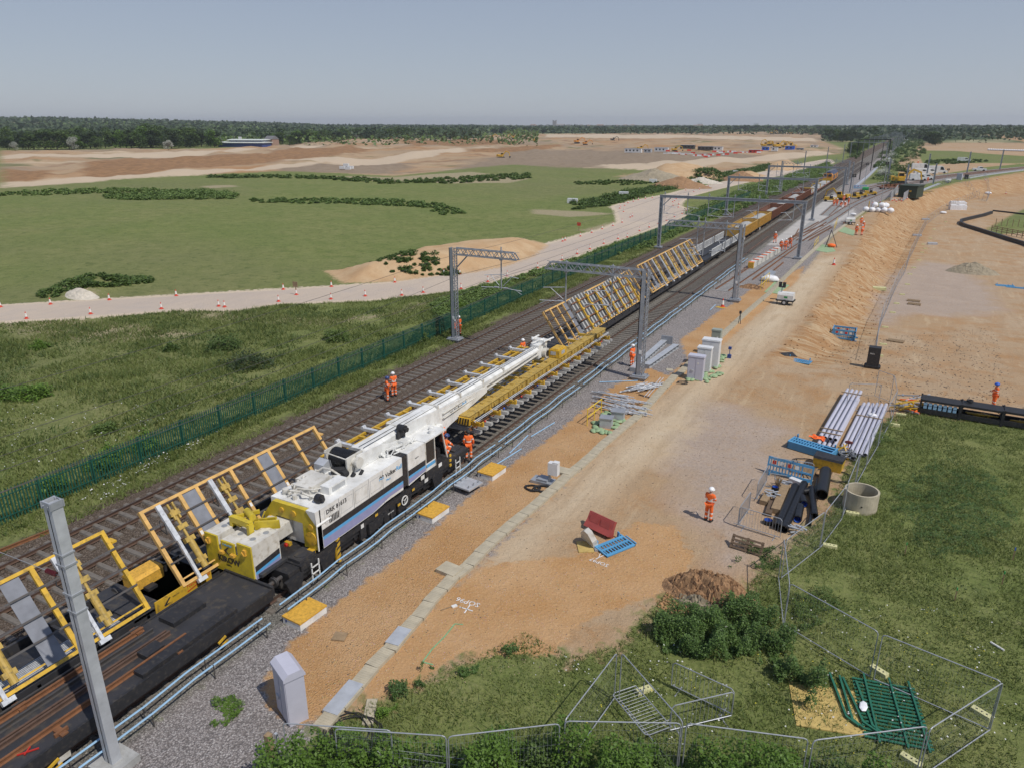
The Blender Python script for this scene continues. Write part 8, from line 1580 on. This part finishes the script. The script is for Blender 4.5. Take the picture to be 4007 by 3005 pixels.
# fern thicket and brambles near the camera
def thicket(poly,lab,n,h,leaf,mm,seed,name,cat,k=1.,cl=.55,fade=.5):
    g=np.random.default_rng(seed); C=scatter([poly],n*3,seed,k)[:n]; W_=np.array([g0(a*k,b*k)[:2] for a,b in poly]); C=C[(sdf(W_,C[:,0],C[:,1])+(fbm(C[:,0]/.7,C[:,1]/.7,seed+9,3)-.62)*4*fade)>0]; hh=h*(.15+1.1*ss((fbm(C[:,0]/cl,C[:,1]/cl,seed,3)-.3)/.4)); z=hgt(C[:,0],C[:,1])+hh*(g.uniform(0,1,len(C))**.45); V_,F_=leafV(np.column_stack([C,z]),leaf,.55,.62,g); me=npmesh(name,V_,F_); me.materials.append(M[mm]); o=link(name,me,None); tag(o,lab,cat,kind='stuff'); return o
FERN=[(2530,2440),(2620,2400),(2700,2390),(2860,2370),(3000,2400),(3080,2500),(3150,2610),(3260,2720),(3180,2800),(3060,2700),(2950,2600),(2850,2600),(2700,2590),(2580,2560)]
thicket(FERN,'thick dark green feathery weeds right of the orange spoil heap',52000,.85,.036,'leaf_fern',1,'fern_thicket','weeds',1.,.5)
BRAM=[(1000,3400),(1030,3100),(1150,3010),(1300,2980),(1500,2990),(1700,2960),(1950,2900),(2180,2930),(2250,3000),(2420,3000),(2600,2950),(2750,3000),(3000,2980),(3350,3030),(3600,3400)]
thicket(BRAM,'bright leafy brambles filling the bottom edge of the picture',75000,1.5,.05,'leaf_bright',2,'bramble_thicket','brambles',1.,.9); thicket(BRAM,'darker undergrowth under the brambles',30000,.8,.05,'leaf_mid',3,'bramble_undergrowth','brambles',1.,.7)
for i,(P_,n,h,mm,l_) in enumerate([([(1300,2870),(1420,2800),(1560,2760),(1480,2880),(1340,2920)],5000,.3,'leaf_bright','low leafy weeds around the black cable coil'),([(1500,2690),(1620,2610),(1720,2600),(1640,2720),(1560,2790)],6000,.32,'leaf_fern','leafy weeds at the edge of the sand'),([(1790,2640),(1900,2560),(2010,2490),(2080,2510),(1960,2600),(1850,2680)],6500,.25,'leaf_fern','ragged strip of weeds along the sand edge'),([(3500,1880),(3700,1800),(3900,1850),(4000,2050),(3850,2230),(3640,2180),(3480,2060)],26000,.4,'leaf_fern','dark nettle patch right of the concrete ring'),([(3090,2330),(3300,2260),(3330,2420),(3150,2560)],7000,.3,'leaf_mid','weeds inside the fence corner'),([(3400,1700),(3470,1640),(3520,1700),(3440,1820)],5000,.3,'leaf_mid','weeds by the fence and the white bag'),([(800,2770),(880,2700),(960,2760),(900,2860),(810,2840)],2500,.15,'leaf_bright','small green weeds on the grey gravel'),([(2880,2100),(3060,2140),(3050,2240),(2850,2220)],6000,.25,'leaf_mid','weeds below the crowd barriers')]):
    thicket(P_,l_,n,h,.03,mm,20+i,'weed_patch','weeds',1.,.4,1.)
# grass
def grass(x0,x1,y0,y1,n,h,w,ok,lab,seed,mm='grass_blade',dens=.45,cl=2.):
    g=np.random.default_rng(seed); X=g.uniform(x0,x1,n); Y=g.uniform(y0,y1,n); r=np.hypot(X,Y); azm=np.arctan2(X,Y)+YAW
    k=ok(X,Y)&(np.abs(azm)<R(42))&(fbm(X/cl,Y/cl,seed,3)+g.uniform(-.12,.12,n)>dens)&(r>7); X,Y=X[k],Y[k]; n=len(X); Z=hgt(X,Y); a=g.uniform(0,6.28,n); hh=h*g.uniform(.4,1.3,n)*(.5+1.*fbm(X/3,Y/3,seed+5,2)); lx=g.normal(0,.6,n)*hh; ly=g.normal(0,.6,n)*hh; ww=w*g.uniform(.6,1.5,n)
    V_=np.stack([np.stack([X-np.cos(a)*ww,Y-np.sin(a)*ww,Z],1),np.stack([X+np.cos(a)*ww,Y+np.sin(a)*ww,Z],1),np.stack([X+lx,Y+ly,Z+hh],1)],1).reshape(-1,3)
    me=npmesh('grass',V_,np.arange(3*n).reshape(n,3)); me.materials.append(M[mm]); o=link('grass',me,None); tag(o,lab,'grass',kind='stuff')
okR=lambda X,Y:(sdf(YARD,X,Y)<.1)&(X>-13.6+0*Y)&(sdf(SAND,X,Y)<-.2)
grass(-14,34,6,62,520000,.15,.015,okR,'rough green grass of the near right side',1,'grass_blade',.34,1.3); grass(-14,34,6,62,260000,.13,.018,okR,'darker grass tufts of the near right side',2,'grass_dark',.47,.8)
HC=polyW([(-60,664),(380,642),(850,614),(1049,578),(1342,484),(1342,900),(-60,1700)])
okL=lambda X,Y:(X<FX(Y)+1.2)&(sdf(HAUL,X,Y)<-1)&(sdf(HC,X,Y)>0)
grass(-110,-33,8,95,560000,.24,.03,okL,'rough grass of the near left field',3,'grass_blade',.36,3.); grass(-110,-33,8,95,260000,.30,.04,okL,'darker tufts of the near left field',4,'grass_dark',.50,2.2)
okV=lambda X,Y:(X<-32.9)&(X>FX(Y)-1)
grass(-37,-33,8,110,60000,.22,.025,okV,'grassy strip on the railway side of the green fence',6,'grass_blade',.42,1.6)
def flowers(P_,n,lab,mm,seed,s_=.03,z0=.25):
    g=np.random.default_rng(seed); C=scatter([P_],n*3,seed)[:n]; keep=fbm(C[:,0]/.8,C[:,1]/.8,seed,2)>.52; C=C[keep]; V_,F_=leafV(np.column_stack([C,hgt(C[:,0],C[:,1])+g.uniform(.1,z0,len(C))]),s_,1.5,.9,g); me=npmesh('wild_flowers',V_,F_); me.materials.append(M[mm]); tag(link('wild_flowers',me,None),lab,'flowers',kind='stuff')
flowers([(2050,2620),(2500,2500),(3100,2350),(3900,2400),(4007,2900),(3000,3000),(2100,2800)],500,'white daisies in the near right grass','flower_white',1); flowers([(2050,2620),(2500,2500),(3100,2350),(3900,2400),(4007,2900),(3000,3000),(2100,2800)],300,'yellow flowers in the near right grass','flower_yellow',2,.02)
flowers([(0,1600),(400,1600),(900,1560),(500,1740),(0,1880)],260,'white flowers in the near left field','flower_white',3,.04,.4); flowers([(300,1960),(600,1800),(800,1720),(900,1680),(700,1790),(400,1970)],150,'white flowers beside the green fence','flower_white',4,.04,.3)
# loose stones and clods
def stones_(P_,n,lab,mm,smin,smax,seed,name='loose_stones'):
    g=np.random.default_rng(seed); C=scatter([P_],n*4,seed)[:n]; n=len(C); s_=g.uniform(smin,smax,n)*g.uniform(.5,1,n); B=np.array([(1,0,0),(0,1,0),(-1,0,0),(0,-1,0),(0,0,.8),(0,0,-.5)]); J=g.uniform(.6,1.3,(n,6,1)); a=g.uniform(0,6.28,n); c_,s2=np.cos(a),np.sin(a); P3=B[None]*J*s_[:,None,None]; x=P3[:,:,0]*c_[:,None]-P3[:,:,1]*s2[:,None]; y=P3[:,:,0]*s2[:,None]+P3[:,:,1]*c_[:,None]
    V_=np.stack([x+C[:,0,None],y+C[:,1,None],P3[:,:,2]+(hgt(C[:,0],C[:,1])+s_*.2)[:,None]],2).reshape(-1,3); F0=np.array([(0,1,4),(1,2,4),(2,3,4),(3,0,4),(1,0,5),(2,1,5),(3,2,5),(0,3,5)]); F_=(F0[None]+np.arange(n)[:,None,None]*6).reshape(-1,3)
    me=npmesh(name,V_,F_); me.materials.append(M[mm]); tag(link(name,me,None),lab,'stones',kind='stuff')
NEARY=[(1050,2700),(1240,2440),(1560,2205),(2000,1830),(2410,1520),(2640,1440),(2900,1290),(3300,1290),(3500,1630),(3390,1700),(3320,1830),(3250,2010),(3090,2130),(2900,2330),(2560,2400),(2230,2600),(1560,2720)]
mat('pebble',(.55,.43,.28),.9,var=.4,vs=1); mat('pebble_dark',(.22,.17,.12),.9,var=.4,vs=1); mat('clod',(.36,.21,.10),.95,var=.4,vs=2)
stones_(NEARY,5200,'pale pebbles scattered over the sand and hardstanding','pebble',.015,.045,1); stones_(NEARY,2600,'dark stones scattered over the hardstanding','pebble_dark',.015,.045,2)
stones_([(2600,2320),(2700,2270),(2900,2290),(2960,2380),(2700,2400),(2560,2400)],900,'clods around the orange spoil heap','clod',.04,.13,3,'clods'); 
BANKP=[(3060,1370),(3180,1200),(3290,1040),(3370,930),(3440,830),(3560,770),(3620,820),(3560,960),(3480,1150),(3380,1300),(3240,1400)]
stones_(BANKP,1500,'clods and rubble on the cut bank','clod',.04,.15,4,'clods'); stones_([(3240,1300),(3900,1200),(4007,1600),(3560,1640),(3300,1500)],1500,'stones scattered on the lower yard','pebble_dark',.03,.09,5)
# ---------------- haze ------------------
hm_=bpy.data.materials.new('haze'); hm_.use_nodes=True; hn,hl=nodes(hm_); hn.remove(hn['Principled BSDF']); pv=hn.new('ShaderNodeVolumePrincipled'); pv.inputs['Color'].default_value=(.90,.94,1.,1); pv.inputs['Density'].default_value=.00011; pv.inputs['Anisotropy'].default_value=.2
hl.new(pv.outputs[0],hn['Material Output'].inputs['Volume'])
m=MB(); m.bb((-9500,-9500,-12),(9500,9500,90)); tag(m.build('haze',hm_),'thin pale haze over the whole landscape','haze',kind='stuff')
